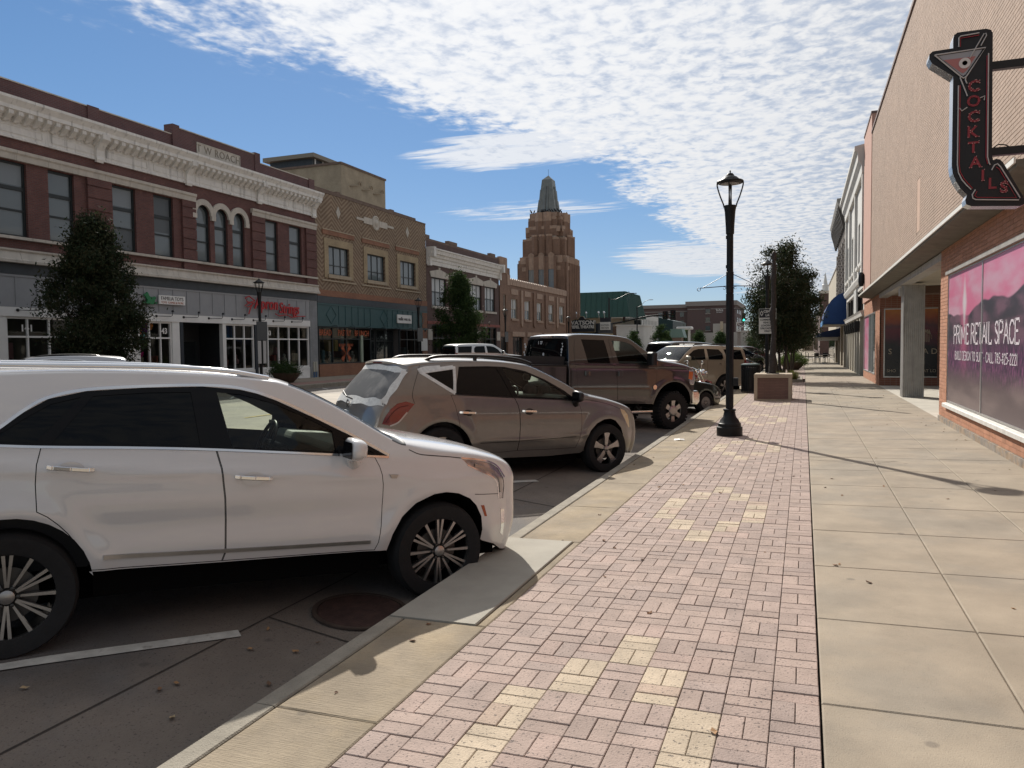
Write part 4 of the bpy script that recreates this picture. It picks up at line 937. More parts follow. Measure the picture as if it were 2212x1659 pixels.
# lower wall with the large printed shop window
LW = [(8.2, 17.70, .46, 3.07)]
MB().box(XR+.001, XR+.02, YN, 18.56, .0, .45).box(XR+.001, XR+.02, YN, 18.56, 3.08, 3.66).box(XR+.001, XR+.02, 17.72, 18.56, .451, 3.079).build('mortar_bed', M_mort2, B)
lb = bricks(XR, YN, 18.56, .165, 3.62, LW, bl=.2032, bh=.0715, gh=.008, gv=.0035, d=.007, off=0.)
lb.sort(key=lambda q: (q[1][0] < 11.3, q[1][1] > .5, q[1][0]))
for k, (v, c) in enumerate(lb[:290]):
    o = MB().add(v, BF).build('brick', M_blo, B); set_attr(o.data, [clo()]*5)
brick_stuff(lb[290:], 'lower_bricks', M_blo, B, clo)
MB().box(XR-.035, XR+.03, YN, 18.52, .03, .158).build('footing', M_foot, B)
# frame, sill, panes with printed film
for y0_, y1_ in ((8.2, 11.42), (11.42, 14.54), (14.54, 17.70)):
    f = MB(); e = .028
    f.box(XR+.0, XR+.05, y0_, y0_+e, .50, 3.05).box(XR+.0, XR+.05, y1_-e, y1_, .50, 3.05).box(XR+.0, XR+.05, y0_+e, y1_-e, .50, .53).box(XR+.0, XR+.05, y0_+e, y1_-e, 3.02, 3.05)
    f.build('window_frame', M_alu, B)
MB().prism([(XR-.075, .40), (XR+.05, .40), (XR+.05, .495), (XR-.06, .475), (XR-.075, .465)], 'y', 8.2, 17.76).build('sill', M_sill, B)
MB().box(XR-.05, XR+.05, 8.2, 17.74, 3.052, 3.12).build('head_flashing', mat('lead_grey', (.27, .26, .24), .7, var=.2, streak=.3), B)
def printmat(name, seed=0.):
    """printed window film: pink sky over dark hills and a purple field"""
    m = bpy.data.materials.new(name); m.use_nodes = True; nt = m.node_tree; b = nt.nodes['Principled BSDF']
    tc = nd(nt, 'ShaderNodeTexCoord'); s = nd(nt, 'ShaderNodeSeparateXYZ'); lk(nt, tc, 'Object', s, 0)
    u = math_n(nt, 'ADD', s.outputs[0], s.outputs[1])
    cb = nd(nt, 'ShaderNodeCombineXYZ'); nt.links.new(u, cb.inputs[0]); nt.links.new(s.outputs[2], cb.inputs[1])
    def noise(sc, det, sx_=1, sy_=1):
        mp = nd(nt, 'ShaderNodeMapping'); mp.inputs['Scale'].default_value = (sx_, sy_, 1); lk(nt, cb, 0, mp, 0)
        n = nd(nt, 'ShaderNodeTexNoise'); n.inputs['Scale'].default_value = sc; n.inputs['Detail'].default_value = det; lk(nt, mp, 0, n, 'Vector'); return n.outputs['Fac']
    ridge = math_n(nt, 'ADD', s.outputs[2], math_n(nt, 'MULTIPLY', math_n(nt, 'SUBTRACT', noise(.42, 2, 1, 0), .5), -1.0))
    ridge = math_n(nt, 'ADD', ridge, math_n(nt, 'MULTIPLY', u, .075))
    sky_h = maprange(nt, ridge, 3.62, 3.66)
    def mix(f, a, c):
        x = nd(nt, 'ShaderNodeMix', data_type='RGBA'); nt.links.new(f, x.inputs[0])
        for i, q in ((6, a), (7, c)):
            if isinstance(q, tuple): x.inputs[i].default_value = (*q, 1)
            else: nt.links.new(q, x.inputs[i])
        return x.outputs[2]
    sky_c = mix(maprange(nt, noise(1.4, 5, .6, 2), .35, .7), (.52, .16, .26), (.50, .30, .38))
    hill = mix(maprange(nt, noise(2.2, 5, .5, 1.6), .4, .65), (.055, .05, .062), (.15, .09, .12))
    field = mix(maprange(nt, noise(11, 4, 2.2, .6), .45, .62), (.055, .035, .062), (.20, .075, .16))
    low = mix(maprange(nt, s.outputs[2], .9, 1.35), mix(maprange(nt, noise(1.2, 4, .4, 2), .4, .7), (.10, .075, .082), (.17, .13, .13)), field)
    land = mix(maprange(nt, s.outputs[2], 1.45, 1.85), low, hill)
    col = mix(sky_h, land, sky_c)
    # printed sun with its ray
    du = math_n(nt, 'ABSOLUTE', math_n(nt, 'SUBTRACT', s.outputs[1], 16.05+seed))
    ray_ = math_n(nt, 'MULTIPLY', maprange(nt, du, .55, .0), maprange(nt, s.outputs[2], .9, 2.1))
    col = mix(math_n(nt, 'MULTIPLY', ray_, .55), col, (.60, .14, .26))
    dz = math_n(nt, 'ABSOLUTE', math_n(nt, 'SUBTRACT', s.outputs[2], 2.42)); dd = math_n(nt, 'ADD', math_n(nt, 'MULTIPLY', du, 2.4), dz)
    col = mix(maprange(nt, dd, .75, .12, 0, .75), col, (.55, .62, .62))
    nt.links.new(col, b.inputs['Base Color']); b.inputs['Roughness'].default_value = .3; b.inputs['Specular IOR Level'].default_value = .15
    return m
M_film = printmat('window_film')
for a, b in ((8.2, 11.42), (11.42, 14.54), (14.54, 17.70)):
    p = MB().quad((XR+.012, b-.03, .53), (XR+.012, a+.03, .53), (XR+.012, a+.03, 3.02), (XR+.012, b-.03, 3.02)).build('printed_pane', M_film, B)
# serif capitals drawn from strokes
GLY = {'P': (.62, [(0, 0, 0, 1, 1), (0, 1, .34, 1, 0), (.34, 1, .5, .88, 1), (.5, .88, .5, .64, 1), (.5, .64, .34, .5, 1), (.34, .5, 0, .5, 0)]),
       'R': (.70, [(0, 0, 0, 1, 1), (0, 1, .34, 1, 0), (.34, 1, .5, .88, 1), (.5, .88, .5, .66, 1), (.5, .66, .34, .53, 1), (.34, .53, 0, .53, 0), (.26, .53, .60, 0, 1)]),
       'I': (.30, [(0, 0, 0, 1, 1)]), 'M': (.95, [(0, 0, .0, 1, 1), (.0, 1, .36, .25, 1), (.36, .25, .70, 1, 0), (.70, 1, .74, 0, 1)]),
       'E': (.60, [(0, 0, 0, 1, 1), (0, 1, .46, 1, 0), (0, .52, .34, .52, 0), (0, 0, .48, 0, 0), (.46, 1, .46, .86, 0), (.48, 0, .48, .16, 0)]),
       'T': (.62, [(.25, 0, .25, 1, 1), (0, 1, .5, 1, 0), (0, 1, 0, .84, 0), (.5, 1, .5, .84, 0)]), 'A': (.70, [(0, 0, .30, 1, 0), (.30, 1, .60, 0, 1), (.12, .36, .50, .36, 0)]),
       'L': (.56, [(0, 0, 0, 1, 1), (0, 0, .44, 0, 0), (.44, 0, .44, .18, 0)]), 'S': (.56, [(.42, .80, .34, .97, 0), (.34, .97, .14, .97, 0), (.14, .97, .02, .80, 1), (.02, .80, .08, .62, 1), (.08, .62, .38, .42, 1), (.38, .42, .44, .24, 1), (.44, .24, .32, .03, 1), (.32, .03, .12, .03, 0), (.12, .03, .01, .2, 0)]),
       'C': (.68, [(.56, .78, .44, .96, 0), (.44, .96, .20, .96, 0), (.20, .96, .03, .72, 1), (.03, .72, .03, .28, 1), (.03, .28, .20, .03, 1), (.20, .03, .42, .03, 0), (.42, .03, .56, .22, 0)]),
       'B': (.62, [(0, 0, 0, 1, 1), (0, 1, .32, 1, 0), (.32, 1, .44, .88, 1), (.44, .88, .44, .66, 1), (.44, .66, .30, .54, 1), (.30, .54, 0, .54, 0), (.30, .54, .48, .40, 1), (.48, .40, .48, .14, 1), (.48, .14, .34, 0, 1), (.34, 0, 0, 0, 0)]),
       'U': (.72, [(0, 1, 0, .25, 1), (0, .25, .14, .03, 1), (.14, .03, .40, .03, 0), (.40, .03, .54, .25, 0), (.54, .25, .54, 1, 0)]), 'D': (.70, [(0, 0, 0, 1, 1), (0, 1, .32, 1, 0), (.32, 1, .54, .76, 1), (.54, .76, .54, .24, 1), (.54, .24, .32, 0, 1), (.32, 0, 0, 0, 0)]),
       'G': (.74, [(.56, .80, .42, .97, 0), (.42, .97, .18, .97, 0), (.18, .97, .02, .72, 1), (.02, .72, .02, .28, 1), (.02, .28, .18, .03, 1), (.18, .03, .56, .10, 0), (.56, .10, .56, .44, 1)]), 'N': (.76, [(0, 0, 0, 1, 0), (0, 1, .56, 0, 1), (.56, 0, .56, 1, 0)]),
       'O': (.76, [(.28, 1, .06, .80, 1), (.06, .80, .02, .5, 1), (.02, .5, .06, .2, 1), (.06, .2, .28, 0, 1), (.28, 0, .52, .2, 1), (.52, .2, .58, .5, 1), (.58, .5, .52, .8, 1), (.52, .8, .28, 1, 1)]),
       '7': (.56, [(0, 1, .44, 1, 0), (.44, 1, .14, 0, 1)]), '8': (.56, [(.22, 1, .04, .8, 1), (.04, .8, .40, .3, 1), (.40, .3, .22, 0, 1), (.22, 0, .02, .26, 1), (.02, .26, .40, .76, 1), (.40, .76, .22, 1, 1)]),
       '5': (.56, [(.40, 1, .08, 1, 0), (.08, 1, .04, .58, 0), (.04, .58, .26, .62, 0), (.26, .62, .42, .36, 1), (.42, .36, .24, .02, 1), (.24, .02, .0, .06, 0)]), '2': (.56, [(.02, .78, .20, 1, 0), (.20, 1, .40, .78, 1), (.40, .78, .0, 0, 1), (.0, 0, .42, 0, 0)]),
       '1': (.36, [(.12, 0, .12, 1, 1), (.12, 1, .0, .86, 0)]), '-': (.40, [(0, .36, .28, .36, 0)]), '.': (.4, [(.08, .42, .16, .42, 1)]), ' ': (.34, [])}
def serif(mb, s_, x, y_l, y_r, z, h):
    """letters read along -Y on the wall at x"""
    tot = sum(GLY[c][0] for c in s_); sc = (y_l-y_r)/tot; cur = y_l
    for c in s_:
        w_, st = GLY[c]
        for a, b, p, q, thick in st:
            A = Vector((x, cur-a*sc, z+b*h)); D = Vector((x, cur-p*sc, z+q*h)); t_ = (.125 if thick else .095)*min(h, sc)*1.15
            mb.bar(A, D, t_, .003, (1, 0, 0))
            for P, vert in ((A, b), (D, q)):
                if thick and vert in (0, 1) and c in 'PRIMETALBUDN1': mb.bar(P+Vector((0, .085*sc, 0)), P-Vector((0, .085*sc, 0)), .045*h, .003, (1, 0, 0))
        cur -= w_*sc
M_lav = mat('lettering_lavender', (.62, .56, .60), .5)
q = MB(); serif(q, 'PRIME RETAIL SPACE', XR+.008, 17.02, 12.12, 1.675, .335); q.build('window_lettering', M_lav, B, kind='stuff')
q = MB(); serif(q, 'BUILD DESIGN TO SUIT . CALL 785-825-2221', XR+.008, 16.88, 12.22, 1.375, .155); q.build('window_lettering', M_lav, B, kind='stuff')
# recess: splayed display window, ceiling, column, end wall
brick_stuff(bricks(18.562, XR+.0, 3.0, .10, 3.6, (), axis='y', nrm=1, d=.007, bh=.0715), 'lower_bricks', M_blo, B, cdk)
sp0, sp1 = Vector((2.86, 18.75, 0)), Vector((3.06, 20.9, 0)); d_ = (sp1-sp0).normalized(); n_ = Vector((-d_.y, d_.x, 0))
def splay(z0, z1, name, m, off=0., th=.10):
    b = MB(); v = []
    for z in (z0, z1):
        for P, o_ in ((sp0, off), (sp1, off), (sp1, off-th), (sp0, off-th)): Q = P+n_*o_; v.append((Q.x, Q.y, z))
    return b.add(v, [(3, 2, 1, 0), (4, 5, 6, 7), (0, 1, 5, 4), (1, 2, 6, 5), (2, 3, 7, 6), (3, 0, 4, 7)]).build(name, m, B)
M_lobr = brickmat('shade_brick', (.27, .11, .07), (.24, .095, .06), (.30, .22, .17), w=.2032, h=.0715, ms=.006, offset=0.)  # lower brick and mortar darkened to carry the shade of the recess
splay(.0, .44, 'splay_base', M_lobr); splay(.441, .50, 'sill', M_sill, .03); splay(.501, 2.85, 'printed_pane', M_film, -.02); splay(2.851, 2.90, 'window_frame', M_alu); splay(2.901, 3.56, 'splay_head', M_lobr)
MB().box(XR+.02, 7.0, 18.62, 33.0, 3.52, 3.60).build('soffit', M_soff, B)
MB().box(XR-.0, XR+.30, 18.58, 33.02, 3.44, 3.622).build('beam', M_cgrey, B)
MB().box(XR+.03, 7.0, 18.62, 33.0, .032, .052).build('entrance_floor', mat('pale_concrete', (.46, .43, .37), .85, var=.12, vscale=2), B)
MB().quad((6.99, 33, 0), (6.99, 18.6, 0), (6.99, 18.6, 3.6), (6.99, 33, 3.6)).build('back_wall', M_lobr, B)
cx0, cx1, cy0, cy1 = 2.80, 3.40, 25.95, 26.55
MB().box(cx0+.025, cx1-.025, cy0+.025, cy1-.025, .05, 3.44).build('column', M_cgrey, B)
for i in range(11):
    t = cx0+.03+i*.054; MB().tube([(t, cy0+.024, .05), (t, cy0+.024, 3.44)], .021, 8).build('column_rib', M_cgrey, B, smooth=40)
for i in range(11):
    t = cy0+.03+i*.054; MB().tube([(cx0+.024, t, .05), (cx0+.024, t, 3.44)], .021, 8).build('column_rib', M_cgrey, B, smooth=40)
MB().box(2.70, 2.79, 26.0, 26.25, 3.12, 3.36).build('floodlight', M_cgrey, B)
MB().box(3.50, 4.15, 27.8, 28.5, 3.28, 3.515).build('downlight_box', mat('brown_metal', (.12, .07, .05), .6), B)
w = MB(); EY = 33.02
for a, b, c, d in ((2.76, 2.90, .0, 3.6), (4.75, 7.0, .0, 3.6), (2.90, 4.75, 0, .365), (2.90, 4.75, 3.03, 3.6)): w.box(a, b, EY, EY+.25, c, d)
w.build('end_wall', M_lobr, B)
f = MB().box(2.901, 4.749, EY-.02, EY+.06, .366, .41).box(2.901, 4.749, EY-.02, EY+.06, 2.985, 3.029).box(2.901, 2.94, EY-.02, EY+.06, .411, 2.984).box(3.80, 3.84, EY-.018, EY+.06, .411, 2.984).build('window_frame', M_alu, B)
def sunsetmat():
    m = bpy.data.materials.new('sunset_film'); m.use_nodes = True; nt = m.node_tree; b = nt.nodes['Principled BSDF']
    tc = nd(nt, 'ShaderNodeTexCoord'); s = nd(nt, 'ShaderNodeSeparateXYZ'); lk(nt, tc, 'Object', s, 0)
    n = nd(nt, 'ShaderNodeTexNoise'); n.inputs['Scale'].default_value = 1.5; n.inputs['Detail'].default_value = 5; lk(nt, tc, 'Object', n, 'Vector')
    z = math_n(nt, 'ADD', s.outputs[2], math_n(nt, 'MULTIPLY', math_n(nt, 'SUBTRACT', n.outputs['Fac'], .5), .9))
    cr = nd(nt, 'ShaderNodeValToRGB'); nt.links.new(maprange(nt, z, .4, 3.0, 0, 1, False), cr.inputs[0]); el = cr.color_ramp.elements
    el[0].position = 0; el[0].color = (.012, .012, .014, 1); el[1].position = 1; el[1].color = (.50, .20, .05, 1)
    for p, c in ((.45, (.016, .014, .018)), (.55, (.08, .02, .035)), (.68, (.16, .035, .05)), (.78, (.12, .05, .06)), (.88, (.35, .10, .05))): e = el.new(p); e.color = (*c, 1)
    lk(nt, cr, 0, b, 'Base Color'); b.inputs['Roughness'].default_value = .2; return m
MB().quad((2.93, EY+.02, .4), (4.75, EY+.02, .4), (4.75, EY+.02, 3.0), (2.93, EY+.02, 3.0)).build('printed_pane', sunsetmat(), B)
M_cream = mat('cream_letter', (.45, .38, .28), .6)
for s_, x, z, sz in (('S', 3.13, 1.36, .30), ('A D', 4.50, 1.36, .30), ('SHO', 3.18, .62, .16), ('EAT LO', 4.45, .62, .16)):
    q = MB(); text_on(q, s_, (x, EY+.012, z), (1, 0, 0), (0, 0, 1), sz, .002); q.build('window_lettering', M_cream, B)
for k in range(4):
    q = MB(); q.bar((4.25+.07*k, EY+.012, 1.72), (4.25+.07*k, EY+.012, 2.2), .02, .003, (0, 1, 0)); q.bar((4.25+.07*k, EY+.012, 2.2), (4.55+.0*k, EY+.012, 1.95-.04*k), .02, .003, (0, 1, 0)); q.build('printed_motif', M_cream, B)
# far shop bay of the same building
brick_stuff(bricks(2.76, 33.02, 41.45, .02, 3.62, [(35.0, 41.3, .40, 3.0)], bl=.2032, bh=.0715, gh=.008, gv=.0035, d=.007, off=0.), 'lower_bricks', M_blo, B, clo)
MB().box(2.762, 2.80, 33.3, 41.45, 0, .39).box(2.762, 2.80, 33.3, 41.45, 3.0, 3.63).box(2.762, 2.80, 33.02, 34.98, .391, 2.999).build('mortar_bed', M_mort2, B)
for a, b, m_ in ((35.0, 36.8, glassmat('green_pane', (.01, .03, .03), .03)), (36.8, 38.2, MATS['green_pane']), (38.2, 41.3, M_film)):
    MB().quad((2.79, b-.02, .44), (2.79, a+.02, .44), (2.79, a+.02, 2.96), (2.79, b-.02, 2.96)).build('printed_pane' if m_ is M_film else 'shop_pane', m_, B)
    MB().box(2.74, 2.80, a, a+.05, .44, 2.96).box(2.74, 2.80, b-.04, b, .44, 2.96).box(2.74, 2.80, a+.05, b-.04, .40, .45).box(2.74, 2.80, a+.05, b-.04, 2.95, 3.0).build('window_frame', M_alu, B)
# stucco pier at the far end of the wall, with lamp
MB().box(2.69, 3.2, 37.02, 41.42, 3.63, 11.6).build('stucco_pier', M_stuc, B); MB().box(2.66, 3.2, 37.0, 41.44, 11.605, 11.7).build('coping', MATS['dark_coping'], B)
MB().lathe([(.0, .35), (.09, .33), (.13, .2), (.14, -.1), (.10, -.32), (0, -.34)], 12, (2.56, 40.5, 4.75)).box(2.6, 2.69, 40.42, 40.58, 4.6, 4.9).build('wall_lamp', M_iron, B)

# ------------------------------------------------------------------ white building with fins
B = thing('white_building', 'white plastered building with tall narrow windows above square columns', 'building', (2.76, 50, 0), world=True)
M_wp = mat('white_plaster', (.60, .585, .55), .75, var=.08, vscale=1.5, streak=.25)
Xw = 2.76; Y0, Y1 = 41.5, 58.1
upw = [(42.3, 44.0), (45.0, 46.4), (48.6, 50.0), (51.0, 52.4), (54.2, 55.4), (56.2, 57.4)]
w = MB(); wall_holes(w, -Y1, -Y0, 3.05, 11.2, [(-b, -a, 5.8, 8.1) for a, b in upw]+[(-57.7, -42.0, 3.36, 4.5)], -Xw, .3); w.v = [(-a, -b, c) for a, b, c in w.v]; w.build('wall', M_wp, B)
for a, b in upw:
    MB().quad((Xw+.28, b, 5.8), (Xw+.28, a, 5.8), (Xw+.28, a, 8.1), (Xw+.28, b, 8.1)).build('window_pane', M_pane, B)
    f = MB().box(Xw+.2, Xw+.27, a, a+.08, 5.8, 8.1).box(Xw+.2, Xw+.27, b-.08, b, 5.8, 8.1).box(Xw+.2, Xw+.27, a+.08, b-.08, 6.9, 7.0).build('window_frame', mat('dark_sash', (.05, .04, .035), .6), B)
    MB().box(Xw-.14, Xw, a-.1, b+.1, 5.62, 5.79).build('sill', M_wp, B)
for a in (41.55, 47.4, 53.0, 57.6): MB().box(Xw-.14, Xw-.001, a, a+.5, 5.2, 10.0).build('pilaster', M_wp, B)
MB().prism([(Xw-.001, 10.0), (Xw-.16, 10.0), (Xw-.18, 10.4), (Xw-.34, 10.6), (Xw-.36, 11.0), (Xw-.50, 11.1), (Xw-.50, 11.3), (Xw-.001, 11.4)][::-1], 'y', Y0, Y1).build('cornice', M_wp, B)
MB().prism([(Xw-.001, 4.75), (Xw-.12, 4.8), (Xw-.2, 5.0), (Xw-.2, 5.1), (Xw-.001, 5.16)][::-1], 'y', Y0, Y1).build('string_course', M_wp, B)
MB().prism([(Xw-.001, 3.05), (Xw-.10, 3.05), (Xw-.14, 3.2), (Xw-.2, 3.3), (Xw-.001, 3.355)][::-1], 'y', Y0, Y1).build('fascia', M_wp, B)
for k in range(6):
    a = 42.05+2.62*k; MB().quad((Xw+.2, a+2.5, 3.36), (Xw+.2, a, 3.36), (Xw+.2, a, 4.5), (Xw+.2, a+2.5, 4.5)).build('transom_pane', M_pane_s, B)
    MB().box(Xw+.1, Xw+.19, a+2.45, a+2.6, 3.36, 4.5).build('window_frame', mat('dark_bronze', (.03, .025, .022), .5), B)
MB().box(Xw-.08, Xw-.001, 46.5, 48.6, 3.4, 4.7).build('sign_board', mat('pale_board', (.5, .5, .48), .6), B)
for k in range(7):
    a = 43.6+2.2*k; MB().box(Xw-.05, Xw+.5, a, a+.42, 0.04, 3.045).build('square_column', mat('cream_column', (.52, .49, .42), .7, var=.06, streak=.2), B)
    if k < 6: MB().box(Xw-.32, Xw-.051, a+.08, a+.34, 2.5, 2.86).box(Xw-.28, Xw-.051, a+.13, a+.29, 2.30, 2.499).build('wall_lamp', M_iron, B)
MB().quad((Xw+.5, Y1, 0), (Xw+.5, Y0, 0), (Xw+.5, Y0, 3.05), (Xw+.5, Y1, 3.05)).build('shop_pane', M_pane_s, B)
MB().box(Xw+.31, Xw+14, Y0, Y1, 3.0, 11.1).build('body', M_wp, B)
# ------------------------------------------------------------------ bracketed building with blue awnings
B = thing('bracketed_building', 'dark stone building with heavy bracketed cornice and rounded blue awning', 'building', (2.8, 66, 0), world=True)
M_dst = mat('dark_stone', (.19, .165, .145), .85, var=.2, vscale=2, bump=.3, bscale=12, streak=.3)
Y0, Y1 = 58.12, 74.9
w = MB(); U = [(60.0+2.45*k, 61.2+2.45*k) for k in range(6)]; wall_holes(w, -Y1, -Y0, 3.0, 11.4, [(-b, -a, 5.6, 9.0) for a, b in U], -2.8, .3); w.v = [(-a, -b, c) for a, b, c in w.v]; w.build('wall', M_dst, B)
for a, b in U:
    MB().quad((3.08, b, 5.6), (3.08, a, 5.6), (3.08, a, 9.0), (3.08, b, 9.0)).build('window_pane', M_pane_s, B)
for k in range(7):
    for j in range(9): MB().box(2.64, 2.799, 58.75+2.45*k-.30, 58.75+2.45*k+.30, 5.3+.45*j, 5.3+.45*j+.38).build('quoin', M_dst, B)
c = MB().prism([(2.799, 10.4), (2.62, 10.4), (2.58, 10.9), (2.30, 11.3), (2.22, 11.6), (2.14, 11.8), (2.14, 11.95), (2.799, 12.0)][::-1], 'y', 59.6, Y1-.1).build('cornice', mat('cornice_grey', (.26, .245, .22), .7, var=.15, streak=.4), B)
for k in range(12):
    o = MB().prism([(2.7, 9.9), (2.55, 9.9), (2.42, 10.5), (2.22, 11.2), (2.20, 11.55), (2.7, 11.55)][::-1], 'y', 59.9+1.3*k, 60.25+1.3*k).build('bracket', mat('bracket_dark', (.10, .09, .08), .7)); o.parent = c
MB().box(2.81, 17, Y0, Y1, 0, 11.3).build('body', M_dst, B)
M_blue = mat('blue_canvas', (.016, .055, .18), .8, var=.08, vscale=3, bump=.15, bscale=200)
aw = thing('awning', 'dark blue quarter round canvas awning over the pavement', 'awning', (2.8, 62, 3), world=True)
pts = [(2.79, 3.06)]+[(2.79-1.50*math.cos(t), 3.06+.06+2.16*math.sin(t)) for t in np.linspace(0, math.pi/2, 12)]
MB().prism([(p[0], p[1]) for p in pts][::-1], 'y', 59.0, 66.5).build('canvas', M_blue, aw)
MB().box(1.285, 2.79, 59.0, 66.5, 3.02, 3.058).build('frame', mat('awning_frame', (.3, .28, .25), .6), aw)
MB().prism([(1.25, 3.0), (1.25, 3.35), (1.29, 3.35), (1.29, 3.0)], 'y', 58.99, 66.51).build('valance', mat('light_blue_canvas', (.05, .22, .48), .8), aw)
aw = thing('awning', 'flat navy awning with a pale sign board beneath it', 'awning', (2.8, 70, 3), world=True)
MB().prism([(2.79, 2.95), (1.0, 2.55), (1.0, 2.25), (2.79, 2.25)], 'y', 67.2, 74.8).build('canvas', mat('navy_canvas', (.010, .022, .06), .85), aw)
MB().box(1.1, 2.7, 67.5, 67.6, 1.95, 2.22).build('sign_board', mat('pale_board', (.5, .5, .48), .6), aw)
for k, (a, b) in enumerate(((58.3, 59.6), (63, 64.2), (67.5, 68.6), (73.4, 74.6))): MB().box(2.62, 2.805, a, b, 0.04, 2.99).build('pier', mat('tan_stone', (.33, .29, .23), .8, var=.12), B)
for a, b in ((59.7, 62.9), (64.3, 67.4), (68.7, 73.3)): MB().quad((2.804, b, .4), (2.804, a, .4), (2.804, a, 2.9), (2.804, b, 2.9)).build('shop_pane', M_pane_s, B)
# ------------------------------------------------------------------ plain beige building and what follows
B = thing('beige_building', 'plain beige low building beyond the awnings', 'building', (2.8, 88, 0), world=True)
MB().box(2.75, 16, 74.95, 99, 3.0, 8.5).build('wall', mat('beige_plaster', (.42, .37, .29), .85, var=.08, vscale=1), B); MB().box(2.70, 16, 74.93, 99.05, 8.5, 8.65).build('coping', M_dst, B)
MB().box(2.95, 16, 74.95, 99, 0, 2.999).build('shop_wall', mat('tan_stone', (.33, .29, .23), .8), B)
for k in range(6): MB().box(2.80, 2.949, 75.5+4*k, 78.4+4*k, .5, 2.7).build('shop_pane', M_pane_s, B)
B = thing('church_tower', 'small pinnacled brick tower top rising past the beige building', 'tower', (3, 124, 0), world=True)
MB().box(2.2, 8, 121, 134, 0, 7.5).box(2.2, 4.0, 121, 123, 7.5, 9.0).build('wall', M_brown, B); MB().box(2.0, 4.2, 120.8, 123.2, 9.0, 9.4).build('coping', M_stone, B)
MB().lathe([(.45, 9.4), (.45, 10.3), (.32, 10.4), (.0, 12.2)], 8, (2.9, 122, 0)).build('pinnacle', mat('pinnacle_white', (.6, .6, .58), .5), B)
B = thing('corner_building', 'low brown corner building beyond the cross street on the pavement side', 'building', (6, 150, 0), world=True)
MB().box(2.2, 20, 136, 200, 0, 6.0).build('wall', M_brown, B); MB().box(1.9, 20.2, 135.8, 200, 6.0, 6.4).build('coping', M_stone, B)
for k in range(8): MB().box(2.12, 2.199, 138+6*k, 142+6*k, .6, 3.2).build('shop_pane', M_pane_s, B)

# ------------------------------------------------------------------ projecting cocktail sign
sg = thing('cocktail_sign', 'black arrow shaped cocktails sign with martini glass on brackets from the pink wall', 'sign', (1.5, 8.6, 3), world=True)
YS = 8.6
out = [(1.335, 4.27), (1.335, 3.41), (1.345, 3.34), (1.372, 3.267), (1.415, 3.19), (1.47, 3.125), (1.455, 3.08), (1.462, 3.035), (1.51, 3.012), (1.91, 2.985), (1.945, 3.0), (1.95, 3.03), (1.938, 3.065), (1.765, 3.405), (1.738, 3.437), (1.705, 3.445), (1.682, 3.435), (1.672, 3.48), (1.66, 4.63), (1.645, 4.66), (1.605, 4.678), (1.365, 4.678), (1.338, 4.66), (1.33, 4.63), (1.33, 4.535), (1.155, 4.53), (1.128, 4.505), (1.126, 4.465), (1.15, 4.42)]
M_sb = mat('sign_black', (.010, .012, .016), .35, var=.1); M_sm = mat('sign_metal', (.50, .52, .55), .25, metal=.9, var=.1, vscale=6)
MB().prism(out, 'y', YS+.004, YS+.19).build('cabinet', M_sm, sg); MB().prism(out, 'y', YS-.004, YS+.003).build('face', M_sb, sg)
M_neon = mat('neon_tube_white', (.50, .51, .52), .3); M_nred = mat('neon_tube_red', (.33, .03, .045), .35); M_pk = mat('sign_pink', (.40, .17, .17), .5); M_gy = mat('sign_grey', (.34, .36, .40), .5)
def tubep(pts, r, m, name='neon_tube', y=YS-.02): MB().tube([(a, y, b) for a, b in pts], r, 6).build(name, m, sg, smooth=60)
tubep([(1.375, 4.535), (1.375, 4.62), (1.39, 4.635), (1.545, 4.642)], .006, M_neon); tubep([(1.388, 4.535), (1.39, 4.615), (1.545, 4.622)], .004, M_nred)
tubep([(1.378, 4.17), (1.38, 3.42), (1.39, 3.34), (1.42, 3.27), (1.46, 3.215), (1.50, 3.17)], .006, M_neon); tubep([(1.392, 4.17), (1.395, 3.42), (1.405, 3.345), (1.435, 3.28), (1.475, 3.225), (1.51, 3.18)], .004, M_nred)
tubep([(1.625, 4.44), (1.632, 3.47), (1.645, 3.41), (1.655, 3.39)], .006, M_neon); tubep([(1.613, 4.42), (1.619, 3.47), (1.634, 3.40)], .004, M_nred)
tubep([(1.535, 3.165), (1.51, 3.12), (1.515, 3.085), (1.54, 3.07), (1.895, 3.04), (1.905, 3.06), (1.74, 3.365), (1.715, 3.395), (1.69, 3.385), (1.668, 3.34)], .006, M_neon); tubep([(1.55, 3.15), (1.53, 3.11), (1.55, 3.09), (1.875, 3.062), (1.73, 3.345), (1.705, 3.365)], .004, M_nred)
gl = [(1.17, 4.487), (1.60, 4.497), (1.445, 4.25), (1.42, 4.235), (1.395, 4.255)]
MB().prism([(a+(1.40-a)*.13, b+(4.42-b)*.13) for a, b in gl], 'y', YS-.010, YS-.0045).build('glass_shape', M_gy, sg)
MB().prism([(1.25, 4.43), (1.52, 4.43), (1.44, 4.30), (1.415, 4.285), (1.39, 4.30)], 'y', YS-.014, YS-.0105).build('drink_shape', M_pk, sg)
tubep(gl+[gl[0]], .007, M_neon); tubep([(1.39, 4.245), (1.455, 4.06)], .006, M_neon); tubep([(1.44, 4.25), (1.435, 4.215), (1.45, 4.18)], .006, M_neon)
tubep([(1.47, 4.42), (1.585, 4.63), (1.60, 4.63), (1.605, 4.61), (1.56, 4.52)], .005, M_neon)
tubep([(1.39, 3.955), (1.41, 3.925), (1.455, 3.955)], .005, M_neon); tubep([(1.56, 4.03), (1.60, 4.045), (1.595, 4.005)], .005, M_neon)
